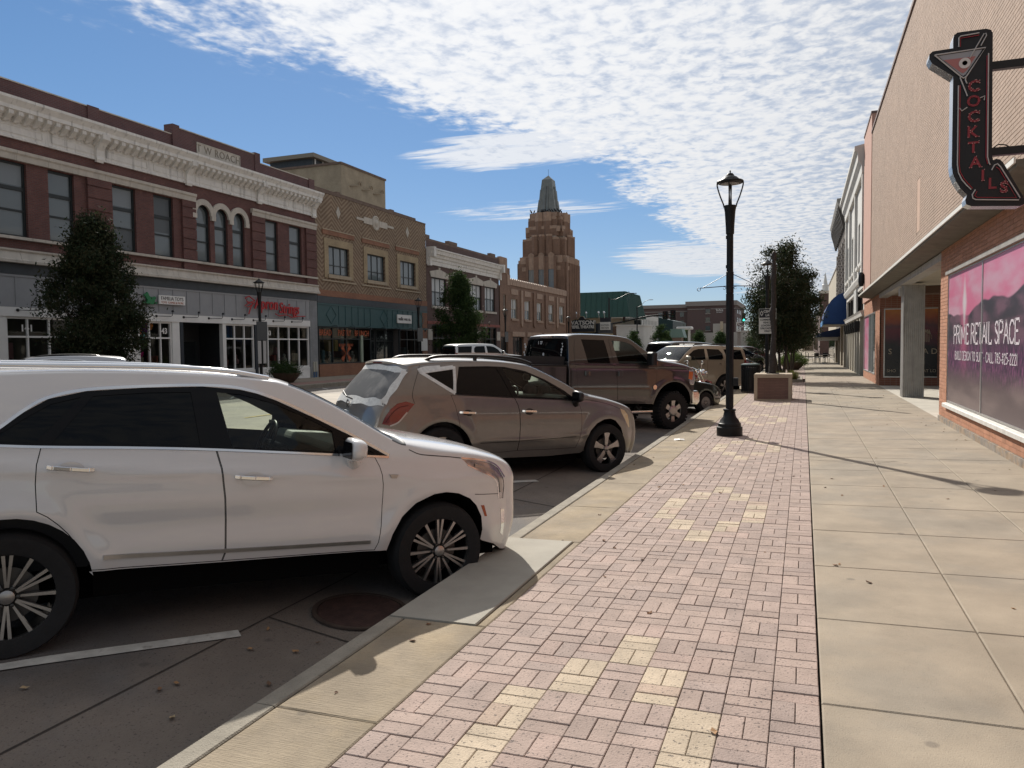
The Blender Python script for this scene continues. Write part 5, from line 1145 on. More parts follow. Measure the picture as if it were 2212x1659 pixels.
MB().lathe([(.024, -.004), (.05, -.004), (.05, .006), (.024, .006)], 18, (1.428, YS-.02, 4.375), 'y').build('olive_ring', mat('ring_white', (.6, .6, .6), .4), sg); MB().lathe([(.0, 0), (.0225, 0), (.0225, .006), (0, .007)], 14, (1.428, YS-.024, 4.375), 'y').build('olive', M_nred, sg)
for ch, (x, z) in zip('COCKTAILS', ((1.508, 4.145), (1.509, 4.005), (1.511, 3.857), (1.503, 3.713), (1.513, 3.567), (1.533, 3.423), (1.597, 3.292), (1.675, 3.21), (1.772, 3.165))):
    q = MB(); text_on(q, ch, (x, YS-.008, z), (1, 0, 0), (0, 0, 1), .145, .006, bold=.003); o = q.build('letter', mat('letter_red', (.26, .035, .05), .5), sg)
    vs_ = [(v[0], v[2]) for v in q.v if v[1] < YS-.008]; b = MB()
    for a, c in vs_[::3]: b.lathe([(.0045, -.006), (.0045, .0), (.001, .004)], 6, (a, YS-.022, c), 'y')
    if vs_: o2 = b.build('bulbs', mat('bulb_pink', (.50, .28, .28), .3), None, kind='stuff'); o2.parent = o
for z in (4.345, 3.53): MB().box(1.655, 2.72, YS+.06, YS+.13, z-.037, z+.037).build('bracket', M_sb, sg)
MB().tube([(1.70, YS+.09, 3.57), (1.74, YS+.09, 3.60), (1.80, YS+.09, 3.59), (1.83, YS+.09, 3.57)], .006, 6).build('cable', M_iron, sg)
# ================================================================== vehicles
def pchip(pts):
    pts = sorted(pts); x = np.array([p[0] for p in pts], float); y = np.array([p[1] for p in pts], float)
    h = np.diff(x); d = np.diff(y)/h; m = np.zeros(len(x)); m[0], m[-1] = d[0], d[-1]
    for i in range(1, len(x)-1):
        if d[i-1]*d[i] > 0: w1, w2 = 2*h[i]+h[i-1], h[i]+2*h[i-1]; m[i] = (w1+w2)/(w1/d[i-1]+w2/d[i])
    def f(q):
        q = np.clip(np.asarray(q, float), x[0], x[-1]); i = np.clip(np.searchsorted(x, q)-1, 0, len(x)-2); t = (q-x[i])/h[i]
        return y[i]*(1+2*t)*(1-t)**2+m[i]*h[i]*t*(1-t)**2+y[i+1]*t*t*(3-2*t)+m[i+1]*h[i]*t*t*(t-1)
    return f
def inpoly(P, poly):
    P = np.asarray(P, float); ins = np.zeros(len(P), bool); n = len(poly)
    for i in range(n):
        (x0, y0), (x1, y1) = poly[i], poly[(i+1) % n]
        if y0 == y1: continue
        c = ((y0 > P[:, 1]) != (y1 > P[:, 1])) & (P[:, 0] < (x1-x0)*(P[:, 1]-y0)/(y1-y0)+x0); ins ^= c
    return ins
def dense(pts, step=.04, closed=True):
    out = []; n = len(pts)
    for i in range(n if closed else n-1):
        a, b = pts[i], pts[(i+1) % n]; k = max(1, int(math.hypot(b[0]-a[0], b[1]-a[1])/step))
        out += [(a[0]+(b[0]-a[0])*j/k, a[1]+(b[1]-a[1])*j/k) for j in range(k)]
    if not closed: out.append(pts[-1])
    return out
def smooth_line(pts, sub=5):
    """Catmull-Rom through an open list of points"""
    p = [np.array(q, float) for q in pts]; p = [2*p[0]-p[1]]+p+[2*p[-1]-p[-2]]; out = []
    for i in range(1, len(p)-2):
        for j in range(sub):
            t = j/sub; out.append(tuple(.5*((2*p[i])+(p[i+1]-p[i-1])*t+(2*p[i-1]-5*p[i]+4*p[i+1]-p[i+2])*t*t+(3*p[i]-p[i-1]-3*p[i+1]+p[i+2])*t**3)))
    out.append(tuple(p[-2])); return out
def inset(poly, d):
    n = len(poly); A = sum(poly[i][0]*poly[(i+1) % n][1]-poly[(i+1) % n][0]*poly[i][1] for i in range(n)); s = 1 if A > 0 else -1; out = []
    for i in range(n):
        a, b, c = (np.array(poly[k % n], float) for k in (i-1, i, i+1)); u = (b-a)/(np.linalg.norm(b-a)+1e-9); v = (c-b)/(np.linalg.norm(c-b)+1e-9)
        nn = np.array((-(u+v)[1], (u+v)[0])); L_ = np.linalg.norm(nn); nn = nn/L_ if L_ > 1e-6 else np.array((-u[1], u[0]))
        k = max(.5, abs(nn@np.array((-u[1], u[0])))); out.append(tuple(b+nn*s*d/k))
    return out
def with_normals(me, nrm):
    me.shade_smooth(); me.normals_split_custom_set_from_vertices([tuple(n) for n in nrm])
M_tyre = mat('tyre_rubber', (.014, .014, .015), .82, var=.2, vscale=12, bump=.3, bscale=60)
M_chrome = mat('chrome', (.85, .85, .85), .10, metal=1.)
M_alloy = mat('machined_alloy', (.42, .41, .40), .32, metal=.9, var=.12, vscale=10)
M_alloyd = mat('dark_alloy', (.035, .035, .038), .4, metal=.6)
M_rub = mat('black_trim', (.012, .012, .013), .4)
M_gloss = mat('gloss_black', (.004, .004, .005), .10, spec=.25)
M_liner = mat('car_lining', (.010, .010, .011), .9)
M_under = mat('underbody', (.004, .004, .004), 1., spec=.1)  # near-black colour deepens the shadow under the cars
M_tint = glassmat('tinted_glass', (.002, .003, .004), .02, spec=.22)
M_clear = glassmat('clear_glass', (.5, .6, .55), .01, alpha=.30)
M_shieldg = glassmat('windscreen_glass', (.5, .6, .55), .01, alpha=.36)
M_lens = mat('lamp_lens', (.42, .42, .43), .14, metal=.75, coat=1.)
M_lensred = mat('tail_lens', (.16, .006, .012), .14, coat=1.)
M_amber = mat('amber_lens', (.55, .12, .01), .15, coat=1.)
M_plate = mat('number_plate', (.35, .45, .55), .4)
M_seat = mat('seat_fabric', (.03, .03, .032), .8)

def wheel(par, loc, side, r, rr, style, wd=.24, steer=0.):
    """side = -1 right, +1 left; built facing outwards along y"""
    W = thing_part = None
    s = side; b = MB()
    prof = [(rr-.015, -wd/2+.01), (rr+.005, -wd/2), (r*.80+rr*.2, -wd/2-.006), (r-.035, -wd/2+.004), (r-.010, -wd/2+.028), (r, -wd/2+.055), (r, wd/2-.055), (r-.010, wd/2-.028), (r-.035, wd/2-.004), (r*.80+rr*.2, wd/2+.006), (rr+.005, wd/2), (rr-.015, wd/2-.01)]
    hub = MB().lathe([(.0, -.06), (rr*.62, -.06), (rr*.62, -.03), (.0, -.03)], 24, (0, -s*.02, 0), 'y').build('wheel', mat('brake_disc', (.10, .095, .09), .5, metal=.7), par)
    hub.location = (loc[0], loc[1]-s*wd/2*0, loc[2]); hub.rotation_euler = (0, 0, steer)
    def sub(mb, name, m, sm=None): o = mb.build(name, m, None, smooth=sm); o.parent = hub; return o
    t = MB().lathe(prof, 40, ax='y', caps=False); sub(t, 'tyre', M_tyre, 40)
    if style == 'truck':       # blocky shoulder lugs
        lg = MB()
        for k in range(36):
            a = 2*math.pi*k/36; M4 = Matrix.Rotation(a, 4, 'Y'); q = MB().box(-.022, .022, -wd/2-.004, wd/2+.004, r-.03, r+.008).xf(M4); lg.add(q.v, q.f)
        sub(lg, 'tread_lugs', M_tyre).__setitem__('kind', 'stuff')
    y0 = s*(wd/2-.012)
    sub(MB().lathe([(rr-.012, -s*wd*.30), (rr-.012, s*wd*.45), (rr+.004, s*wd*.47), (rr+.010, s*wd*.47), (rr+.010, s*wd*.44)], 36, ax='y', caps=False), 'rim_lip', M_alloy, 40)
    sub(MB().lathe([(rr-.02, -s*.09), (rr-.016, s*wd*.30)], 36, ax='y', caps=False), 'rim_barrel', M_alloyd, 40)
    sp = MB()
    def spoke(a, w0, w1, r0, r1, th=.022, dep=.03):
        M4 = Matrix.Rotation(a, 4, 'Y'); yo, yi = y0-s*(.004 if r1 > rr*.9 else .011), y0-s*(.018 if r0 < rr*.5 else .011)
        v = []
        for rad, w_, yy in ((r0, w0, yi), (r1, w1, yo)):
            for i, j in ((-1, 0), (1, 0), (1, 1), (-1, 1)): v.append((i*w_/2, yy-s*dep*j, rad))
        q = MB().add(v, [(0, 1, 2, 3), (7, 6, 5, 4), (0, 4, 5, 1), (1, 5, 6, 2), (2, 6, 7, 3), (3, 7, 4, 0)]).xf(M4); sp.add(q.v, q.f)
    if style == 'multi':
        for k in range(6):
            a = 2*math.pi*k/6
            spoke(a-.085, .013, .020, .055, rr); spoke(a+.085, .013, .020, .055, rr); spoke(a+math.pi/6, .013, .024, .06, rr)
    elif style == 'five':
        for k in range(5): spoke(2*math.pi*k/5, .052, .070, .04, rr*.62, dep=.05); spoke(2*math.pi*k/5, .070, .125, rr*.62, rr, dep=.05)
    elif style == 'truck':
        for k in range(6): spoke(2*math.pi*k/6, .085, .12, .08, rr, dep=.05)
        sp.lathe([(.06, y0-s*.06), (.12, y0-s*.05), (.125, y0-s*.0), (.09, y0+s*.01), (.06, y0+s*.012)], 24, ax='y')
    elif style == 'steel':
        sp.lathe([(.05, y0-s*.05), (rr*.55, y0-s*.02), (rr*.8, y0-s*.035), (rr, y0-s*.01)], 24, ax='y')
        for k in range(12): spoke(2*math.pi*k/12, .03, .03, rr*.62, rr*.86)
    sub(sp, 'spokes', M_alloy if style != 'steel' else mat('wheel_cover', (.28, .28, .28), .45, metal=.5))
    cap = MB().lathe([(.042, y0-s*.03), (.042, y0-s*.002), (.03, y0+s*.003), (0, y0+s*.004)], 20, ax='y'); sub(cap, 'hub_cap', M_alloy, 40)
    nl = {'multi': 6, 'five': 5, 'truck': 8, 'steel': 5}[style]; lr = .085 if style == 'truck' else .058; nb = MB()
    for k in range(nl):
        a = 2*math.pi*(k+.5)/nl; nb.lathe([(.012, -s*.02), (.012, s*.012), (0, s*.014)], 6, (lr*math.sin(a), y0-s*.012, lr*math.cos(a)), 'y')
    sub(nb, 'lug_nuts', M_chrome if style == 'truck' else mat('lug_dark', (.08, .08, .08), .4, metal=.8)).__setitem__('kind', 'stuff')
    return hub

def build_car(spec, name, label, cat, C, yaw, pitch=0., group=None, paint=None, grid=.05):
    S = dict(spec); root = thing(name, label, cat, C, 0., group)
    root.rotation_mode = 'XYZ'
    root.rotation_euler = (0, R(pitch), R(yaw))     # +Y rotation drops the nose
    paint = paint or S['paint']
    plan, low, zs = pchip(S['plan']), pchip(S['low']), pchip(S['zs']); t1, t2 = S['tum']; Wd = S['W']
    def W(x, z):
        x = np.asarray(x, float); z = np.asarray(z, float)
        y = Wd*plan(x)-low(z); t = z-zs(x); k = .03; tp = k*np.log1p(np.exp(np.clip(t/k, -40, 40))); y = y-(t1*tp+t2*tp*tp)
        for cx, cz, r0, a in S.get('flare', ()):
            rr = np.hypot(x-cx, z-cz); y = y+a*np.exp(-((rr-r0)/.075)**2)*(z < zs(x)+.02)
        for x0, z0, sl, a, w_ in S.get('crease', ()):
            y = y+a*np.exp(-((z-(z0+sl*(x-x0)))/w_)**2)
        return y
    def Wn(x, z, s):
        e = .004; gx = (W(x+e, z)-W(x-e, z))/(2*e); gz_ = (W(x, z+e)-W(x, z-e))/(2*e)
        n = np.stack([-gx, np.full_like(gx, 1.), -gz_], -1); n /= np.linalg.norm(n, axis=-1, keepdims=True); n[:, 1] *= s; return n
    K = S['keys']; sub = S.get('sub', 5)
    rail = smooth_line([(k[0], k[1]) for k in K], sub); cen = smooth_line([(k[2], k[3]) for k in K], sub); nt_ = len(rail)
    # ---- sides
    bottom = S['bottom']                                   # from rear to front
    outer = dense(rail[::1], .05, False)+dense(list(bottom)[::-1] if bottom[0][0] > bottom[-1][0] else list(bottom), .04, False)
    outer = dense(outer, .06)
    panes = S['panes']; dlo = S.get('dlo'); doors = S.get('doors', []); feats = S.get('feats', [])
    polys = [outer]+[dense(p, .05) for p, _ in panes]
    if dlo: polys.append(dense(dlo, .05))
    for d in doors: polys += [dense(d, .05), dense(inset(d, .0055), .05)]
    polys += [dense(f[0], .03) for f in feats]
    V = []; E = []
    for p in polys:
        n0 = len(V); V += [tuple(q) for q in p]; E += [(n0+i, n0+(i+1) % len(p)) for i in range(len(p))]
    xs = [p[0] for p in outer]; zz = [p[1] for p in outer]
    gxs, gzs = np.arange(min(xs), max(xs), grid*1.15), np.arange(min(zz), max(zz), grid)
    G = np.array([(a+(.5*grid if j % 2 else 0), b) for j, b in enumerate(gzs) for a in gxs]); G = G[inpoly(G, outer)]
    V += [tuple(g) for g in G]
    r = delaunay_2d_cdt([Vector(v) for v in V], E, [], 0, 1e-5)
    P = np.array([(v.x, v.y) for v in r[0]]); T = [tuple(f) for f in r[2]]
    cent = np.array([P[list(f)].mean(0) for f in T]); inside = inpoly(cent, outer)
    key = np.array(['body']*len(T), dtype=object); key[~inside] = ''
    for i, d in enumerate(doors):
        a, b = inpoly(cent, d), inpoly(cent, inset(d, .0055)); key[inside & a & ~b] = 'gap'; key[inside & b] = 'door%d' % i
    if dlo: key[inside & inpoly(cent, dlo)] = 'trim'
    for i, (p, m_) in enumerate(panes): key[inside & inpoly(cent, p)] = 'pane%d' % i
    for i, f in enumerate(feats): key[inside & inpoly(cent, f[0])] = 'feat%d' % i
    def side_mesh(sel, s, off, nm, m_, par, w_n=True):
        F = [T[i] for i in range(len(T)) if key[i] in sel]
        if not F: return None
        ids = sorted({i for f in F for i in f}); mp = {a: b for b, a in enumerate(ids)}; Q = P[ids]
        y = W(Q[:, 0], Q[:, 1])-off; me = bpy.data.meshes.new(nm)
        fs_ = []
        for f in F:
            a, b, c = (P[i] for i in f); ar = (b[0]-a[0])*(c[1]-a[1])-(c[0]-a[0])*(b[1]-a[1]); g = tuple(mp[i] for i in f)
            if (ar > 0) != (s < 0): g = g[::-1]
            fs_.append(g)
        me.from_pydata([(q[0], s*v, q[1]) for q, v in zip(Q, y)], [], fs_); me.update(); me.materials.append(m_)
        if w_n: with_normals(me, Wn(Q[:, 0], Q[:, 1], s))
        o = bpy.data.objects.new(nm, me); COL.objects.link(o); o.parent = par; return o
    for s in (-1, 1):
        side_mesh(('body',), s, 0, 'body_side', paint, root); dobj = []
        for i in range(len(doors)):
            d = side_mesh(('door%d' % i,), s, 0, 'door', paint, root); dobj.append(d)
        if dlo: side_mesh(('trim',), s, .002, 'window_trim', S.get('trim_mat', M_gloss), root)
        for i, (p, m_) in enumerate(panes): side_mesh(('pane%d' % i,), s, .008, 'side_window', m_, root)
        for i, f in enumerate(feats): side_mesh(('feat%d' % i,), s, f[3] if len(f) > 3 else -.002, f[1], f[2], root)
        side_mesh(('body', 'gap', 'trim')+tuple('door%d' % i for i in range(len(doors)))+tuple('feat%d' % i for i in range(len(feats))), s, .022, 'inner_lining', M_liner, root)
        # wheel housings: inward strip from every part of the lower edge
        b = MB(); bt = dense(list(bottom), .04, False); v = []
        for x, z in bt: y = float(W(x, z)); v += [(x, s*(y-.003), z), (x, s*(y-.34), z+.0)]
        b.add(v, [(2*i, 2*i+1, 2*i+3, 2*i+2) for i in range(len(bt)-1)]); b.build('wheel_housing', M_under, root)
        # ribbons along the surface
        for nm, pts, w_, lift, m_ in S.get('ribbons', ()):
            pp = dense(smooth_line(pts, 4) if len(pts) > 2 else pts, .05, False); v = []; q = np.array(pp); n = len(pp)
            for i in range(n):
                t = q[min(i+1, n-1)]-q[max(i-1, 0)]; t = t/np.linalg.norm(t); nn = np.array((-t[1], t[0]))
                for k_, lf in ((-.5, -.004), (-.42, lift), (.42, lift), (.5, -.004)):
                    a = q[i]+nn*w_*k_; v.append((a[0], s*(float(W(a[0], a[1]))+lf), a[1]))
            MB().add(v, [(4*i+j, 4*i+j+1, 4*i+j+5, 4*i+j+4) for i in range(n-1) for j in range(3)]).build(nm, m_, root, smooth=50)
        for di, x0, z0, x1, z1, h_, hm in S.get('handles', ()):
            y0_, y1_ = float(W(x0, z0)), float(W(x1, z1)); xm, zm_ = (x0+x1)/2, (z0+z1)/2; ym = float(W(xm, zm_))
            cup = MB().lathe([(.0, -.002), (.85, .0005), (1., .0012)], 20, ax='y').xf(Matrix.Translation((xm, s*(ym+.0), zm_-.008)) @ Matrix.Diagonal((.075, s*1., .048, 1)))
            cu = cup.build('handle_cup', S.get('cup_mat', M_rub), None); cu.parent = dobj[di] if dobj else root
            hb = MB(); hp = [(x0, y0_+.004, z0), (x0+(x1-x0)*.12, y0_+.036, z0+(z1-z0)*.12), (xm, ym+.045, zm_), (x0+(x1-x0)*.88, y1_+.036, z0+(z1-z0)*.88), (x1, y1_+.004, z1)]
            for (a, b_, c), (d, e, f) in zip(hp, hp[1:]): hb.bar((a, s*b_, c), (d, s*e, f), .016, h_, (0, 0, 1))
            ho = hb.build('handle', hm, None, bev=.005); ho.parent = dobj[di] if dobj else root
        # mirror
        mr = S.get('mirror')
        if mr:
            cx, cy, cz, ax_, ay_, az_, mm = mr; b = MB(); n = 14; vs_ = []; fs_ = []
            for i in range(9):
                ph = -math.pi/2+math.pi*i/8
                for j in range(n):
                    th = 2*math.pi*j/n; se = lambda c_, e_: math.copysign(abs(c_)**e_, c_)
                    X = se(math.cos(ph), .6)*se(math.cos(th), .7); Yv = se(math.cos(ph), .6)*se(math.sin(th), .7); Zv = se(math.sin(ph), .65)
                    X = X if X > 0 else X*.35
                    vs_.append((cx+ax_*X-.25*ax_*Yv*0, s*(cy+ay_*Yv), cz+az_*Zv*(1-.15*Yv)))
            for i in range(8):
                for j in range(n): l = (j+1) % n; f = (i*n+j, i*n+l, i*n+n+l, i*n+n+j); fs_.append(f if s > 0 else f[::-1])
            mo = b.add(vs_, fs_).build('mirror', mm, root, smooth=60)
            st = MB().tube([(cx+.02, s*(cy-ay_*.5), cz-az_*.7), (cx+.06, s*(float(W(cx+.06, cz-az_*1.2))-.01), cz-az_*1.35)], [.045, .055], 8).build('mirror_stalk', S.get('stalk_mat', paint), None, smooth=60); st.parent = mo
            gl = MB().box(cx-ax_*.37, cx-ax_*.345, s*(cy-ay_*.75), s*(cy+ay_*.75), cz-az_*.72, cz+az_*.72).build('mirror_glass', M_gloss, None); gl.parent = mo
    # ---- top, nose and tail
    ns = S.get('ns', 14); phis = []; spl = sorted({0., 1., *S.get('slines', [.80, .88])})
    for a, b_ in zip(spl, spl[1:]):
        k = max(1, int(round((b_-a)*ns)) or 1); phis += [a+(b_-a)*i/k for i in range(k)]
    phis.append(1.); sv = sorted({-p for p in phis} | set(phis)); ne = S.get('nexp', 2.6)
    XYZ = np.zeros((nt_, len(sv), 3))
    for i in range(nt_):
        xr, zr = rail[i]; xc, zc = cen[i]; yr = float(W(xr, zr))
        for j, q in enumerate(sv):
            a = abs(q)*math.pi/2; sy = math.sin(a)**(2/ne) if a > 0 else 0; g_ = 1-max(0, math.cos(a))**(2/ne) if a < math.pi/2-1e-6 else 1.
            XYZ[i, j] = (xc+(xr-xc)*g_, math.copysign(sy*yr, q), zc+(zr-zc)*g_)
    du = np.gradient(XYZ, axis=0); dv = np.gradient(XYZ, axis=1); N = np.cross(du, dv); L_ = np.linalg.norm(N, axis=-1, keepdims=True); N = N/np.maximum(L_, 1e-9)
    if N[nt_//2, len(sv)//2, 2] < 0: N = -N; flip = True
    else: flip = False
    def region(i, j):
        t = (i+.5)/sub; q = abs((sv[j]+sv[j+1])/2)
        for nm, a, b_, s0, s1, m_ in S['top']:
            if a <= t < b_ and s0 <= q < s1: return (nm, a, s0)
        return ('body_top', 0, 0)
    cells = {}
    for i in range(nt_-1):
        for j in range(len(sv)-1): cells.setdefault(region(i, j), []).append((i, j))
    mats_ = {(nm, a, s0): m_ for nm, a, b_, s0, s1, m_ in S['top']}
    lin = []
    for kk, cl in cells.items():
        m_ = mats_.get(kk) or paint
        ids = {}; vs_ = []; nn = []; fs_ = []
        def vid(i, j):
            if (i, j) not in ids: ids[(i, j)] = len(vs_); vs_.append(tuple(XYZ[i, j])); nn.append(N[i, j])
            return ids[(i, j)]
        for i, j in cl:
            f = (vid(i, j), vid(i+1, j), vid(i+1, j+1), vid(i, j+1)); fs_.append(f[::-1] if flip else f)
        me = bpy.data.meshes.new(kk[0]); me.from_pydata(vs_, [], fs_); me.update(); me.materials.append(m_); with_normals(me, nn)
        o = bpy.data.objects.new(kk[0], me); COL.objects.link(o); o.parent = root
        if m_ not in (M_shieldg, M_clear): lin += cl
    v = []; f = []
    for i, j in lin:
        n0 = len(v); v += [tuple(XYZ[a, b_]-N[a, b_]*.025) for a, b_ in ((i, j), (i+1, j), (i+1, j+1), (i, j+1))]; f.append((n0, n0+1, n0+2, n0+3))
    MB().add(v, f).build('roof_lining', M_liner, root)
    for nm, pts, w_, lift, m_ in S.get('top_ribbons', ()):         # ribbons in (t, s)
        n = len(pts); pos = []; nor = []
        for t, q in pts:
            i = min(int(t*sub), nt_-2); j = min(max(int(np.searchsorted(sv, q))-1, 0), len(sv)-2); ft, fq = t*sub-i, (q-sv[j])/(sv[j+1]-sv[j])
            A = (XYZ[i, j]*(1-fq)+XYZ[i, j+1]*fq)*(1-ft)+(XYZ[i+1, j]*(1-fq)+XYZ[i+1, j+1]*fq)*ft; pos.append(A); nor.append(N[i, j])
        v = []
        for k in range(n):
            tt = pos[min(k+1, n-1)]-pos[max(k-1, 0)]; tt = tt/(np.linalg.norm(tt)+1e-9); bb = np.cross(nor[k], tt); jw = w_*(1+.25*math.sin(k*5.3))
            v += [tuple(pos[k]+bb*jw/2+nor[k]*lift), tuple(pos[k]-bb*jw/2+nor[k]*lift)]
        MB().add(v, [(2*k, 2*k+1, 2*k+3, 2*k+2) for k in range(n-1)]).build(nm, m_, root)
    # floor, cabin and wheels
    x0, x1 = S['floor']; MB().box(x0, x1, -Wd+.22, Wd-.22, S.get('floor_z', .27), S.get('floor_z', .27)+.12).build('underbody', M_under, root)  # dark box added to block light beneath the body
    rk = S.get('rocker')
    if rk:
        for s in (-1, 1): MB().prism([(rk[0], rk[2]), (rk[1], rk[3]), (rk[1], rk[3]+rk[4]), (rk[0], rk[2]+rk[4])], 'y', s*(Wd-.13), s*(Wd-.34)).build('rocker', M_under, root)  # near-black box fills in the shadow below the sill
    r, rr = S['tyre']; wd = S.get('wd', .24)
    for ax_ in S['axles']:
        for s in (-1, 1): wheel(root, (ax_, s*(S['track']-wd/2), r), s, r, rr, S['wstyle'], wd)
    c = S.get('cabin')
    if c:
        dx, dz, seatx, seatz = c
        dm = S.get('dash_mat', mat('dash_top', (.06, .065, .06), .6))
        MB().prism([(dx+.42, dz-.02), (dx-.05, dz+.03), (dx-.10, dz-.02), (dx-.02, dz-.35), (dx+.42, dz-.4)], 'y', -Wd+.17, Wd-.17).build('dashboard', dm, root, bev=.02)
        sw = MB(); M4 = Matrix.Translation((dx-.26, .38, dz-.06)) @ Matrix.Rotation(R(-68), 4, 'Y'); pts = [M4 @ Vector((.185*math.cos(a), .185*math.sin(a), 0)) for a in np.linspace(0, 2*math.pi, 25)]
        sw.tube(pts, .016, 8); sw.tube([M4 @ Vector((-.18, 0, 0)), M4 @ Vector((.18, 0, 0))], .018, 6); sw.tube([M4 @ Vector((0, 0, -.02)), M4 @ Vector((0, -.18, 0))], .018, 6); sw.tube([M4 @ Vector((0, 0, .02)), M4 @ Vector((0, 0, -.30))], .035, 8); sw.build('steering_wheel', M_rub, root, smooth=60)
        for s in (-1, 1):
            b = MB().rbox(seatx-.32, seatx+.28, s*.38-.25, s*.38+.25, seatz-.35, seatz, .05); b.build('seat', M_seat, root)
            b = MB().add(*(lambda q: (q.v, q.f))(MB().rbox(-.09, .09, -.25, .25, 0, .62, .05).xf(Matrix.Translation((seatx-.30, s*.38, seatz-.05)) @ Matrix.Rotation(R(-14), 4, 'Y')))).build('seat_back', M_seat, root)
            MB().rbox(seatx-.53, seatx-.43, s*.38-.13, s*.38+.13, seatz+.57, seatz+.76, .04).build('headrest', M_seat, root)
        MB().box(x0+.5, seatx-.95, -Wd+.2, Wd-.2, seatz-.3, seatz+.55).build('rear_seat', M_seat, root)
    for fn in S.get('extra', ()): fn(root, W, S)
    return root
def arch_pts(cx, cz, r, a0=-12, a1=192, n=16, sx=1.):
    return [(cx+sx*r*math.cos(R(a)), cz+r*math.sin(R(a))) for a in np.linspace(a1, a0, n)]

M_pearl = mat('pearl_white_paint', (.66, .66, .66), .26, coat=1., var=.02, vscale=300, spec=.5)
M_taupe = mat('taupe_metallic_paint', (.20, .19, .178), .36, metal=.55, coat=.8, var=.06, vscale=6)
M_brownp = mat('brown_metallic_paint', (.052, .046, .044), .34, metal=.45, coat=.9, var=.05, vscale=5)
M_tanp = mat('tan_metallic_paint', (.40, .345, .27), .34, metal=.4, coat=.8)
M_dgreen = mat('dark_green_paint', (.012, .022, .022), .3, metal=.3, coat=1.)
M_silver = mat('silver_paint', (.45, .46, .48), .3, metal=.7, coat=.8)
M_blackp = mat('black_paint', (.012, .013, .015), .25, coat=1.)
# ---------------------------------------------------------------- white SUV
def white_extra(root, W, S):
    for s in (-1, 1):     # roof rails
        b = MB(); pts = [(-3.3, s*.66, 1.70), (-3.15, s*.67, 1.745), (-2.6, s*.675, 1.762), (-2.0, s*.675, 1.768), (-1.6, s*.67, 1.752), (-1.30, s*.66, 1.708)]
        b.tube(smooth_line(pts, 4), .019, 8); b.build('roof_rail', M_chrome, root, smooth=60)
    MB().prism([(-.02, -.014), (.02, -.016), (.035, .012), (-.035, .016)], 'y', -.962, -.944).xf(Matrix.Translation((-.422, .0, .995))).build('fender_badge', M_alloy, root)
    MB().lathe([(0, 0), (.09, .0), (.06, .05), (.02, .085), (0, .09)], 10, (-3.02, 0, 1.755), sq=.45).build('roof_aerial', S['paint'], root, smooth=60)
    for yy in (-.35, .25):   # wipers
        MB().tube([(-.42, yy, 1.325), (-.50, yy+.3, 1.352), (-.56, yy+.55, 1.375)], .010, 6).build('wiper', M_rub, root)
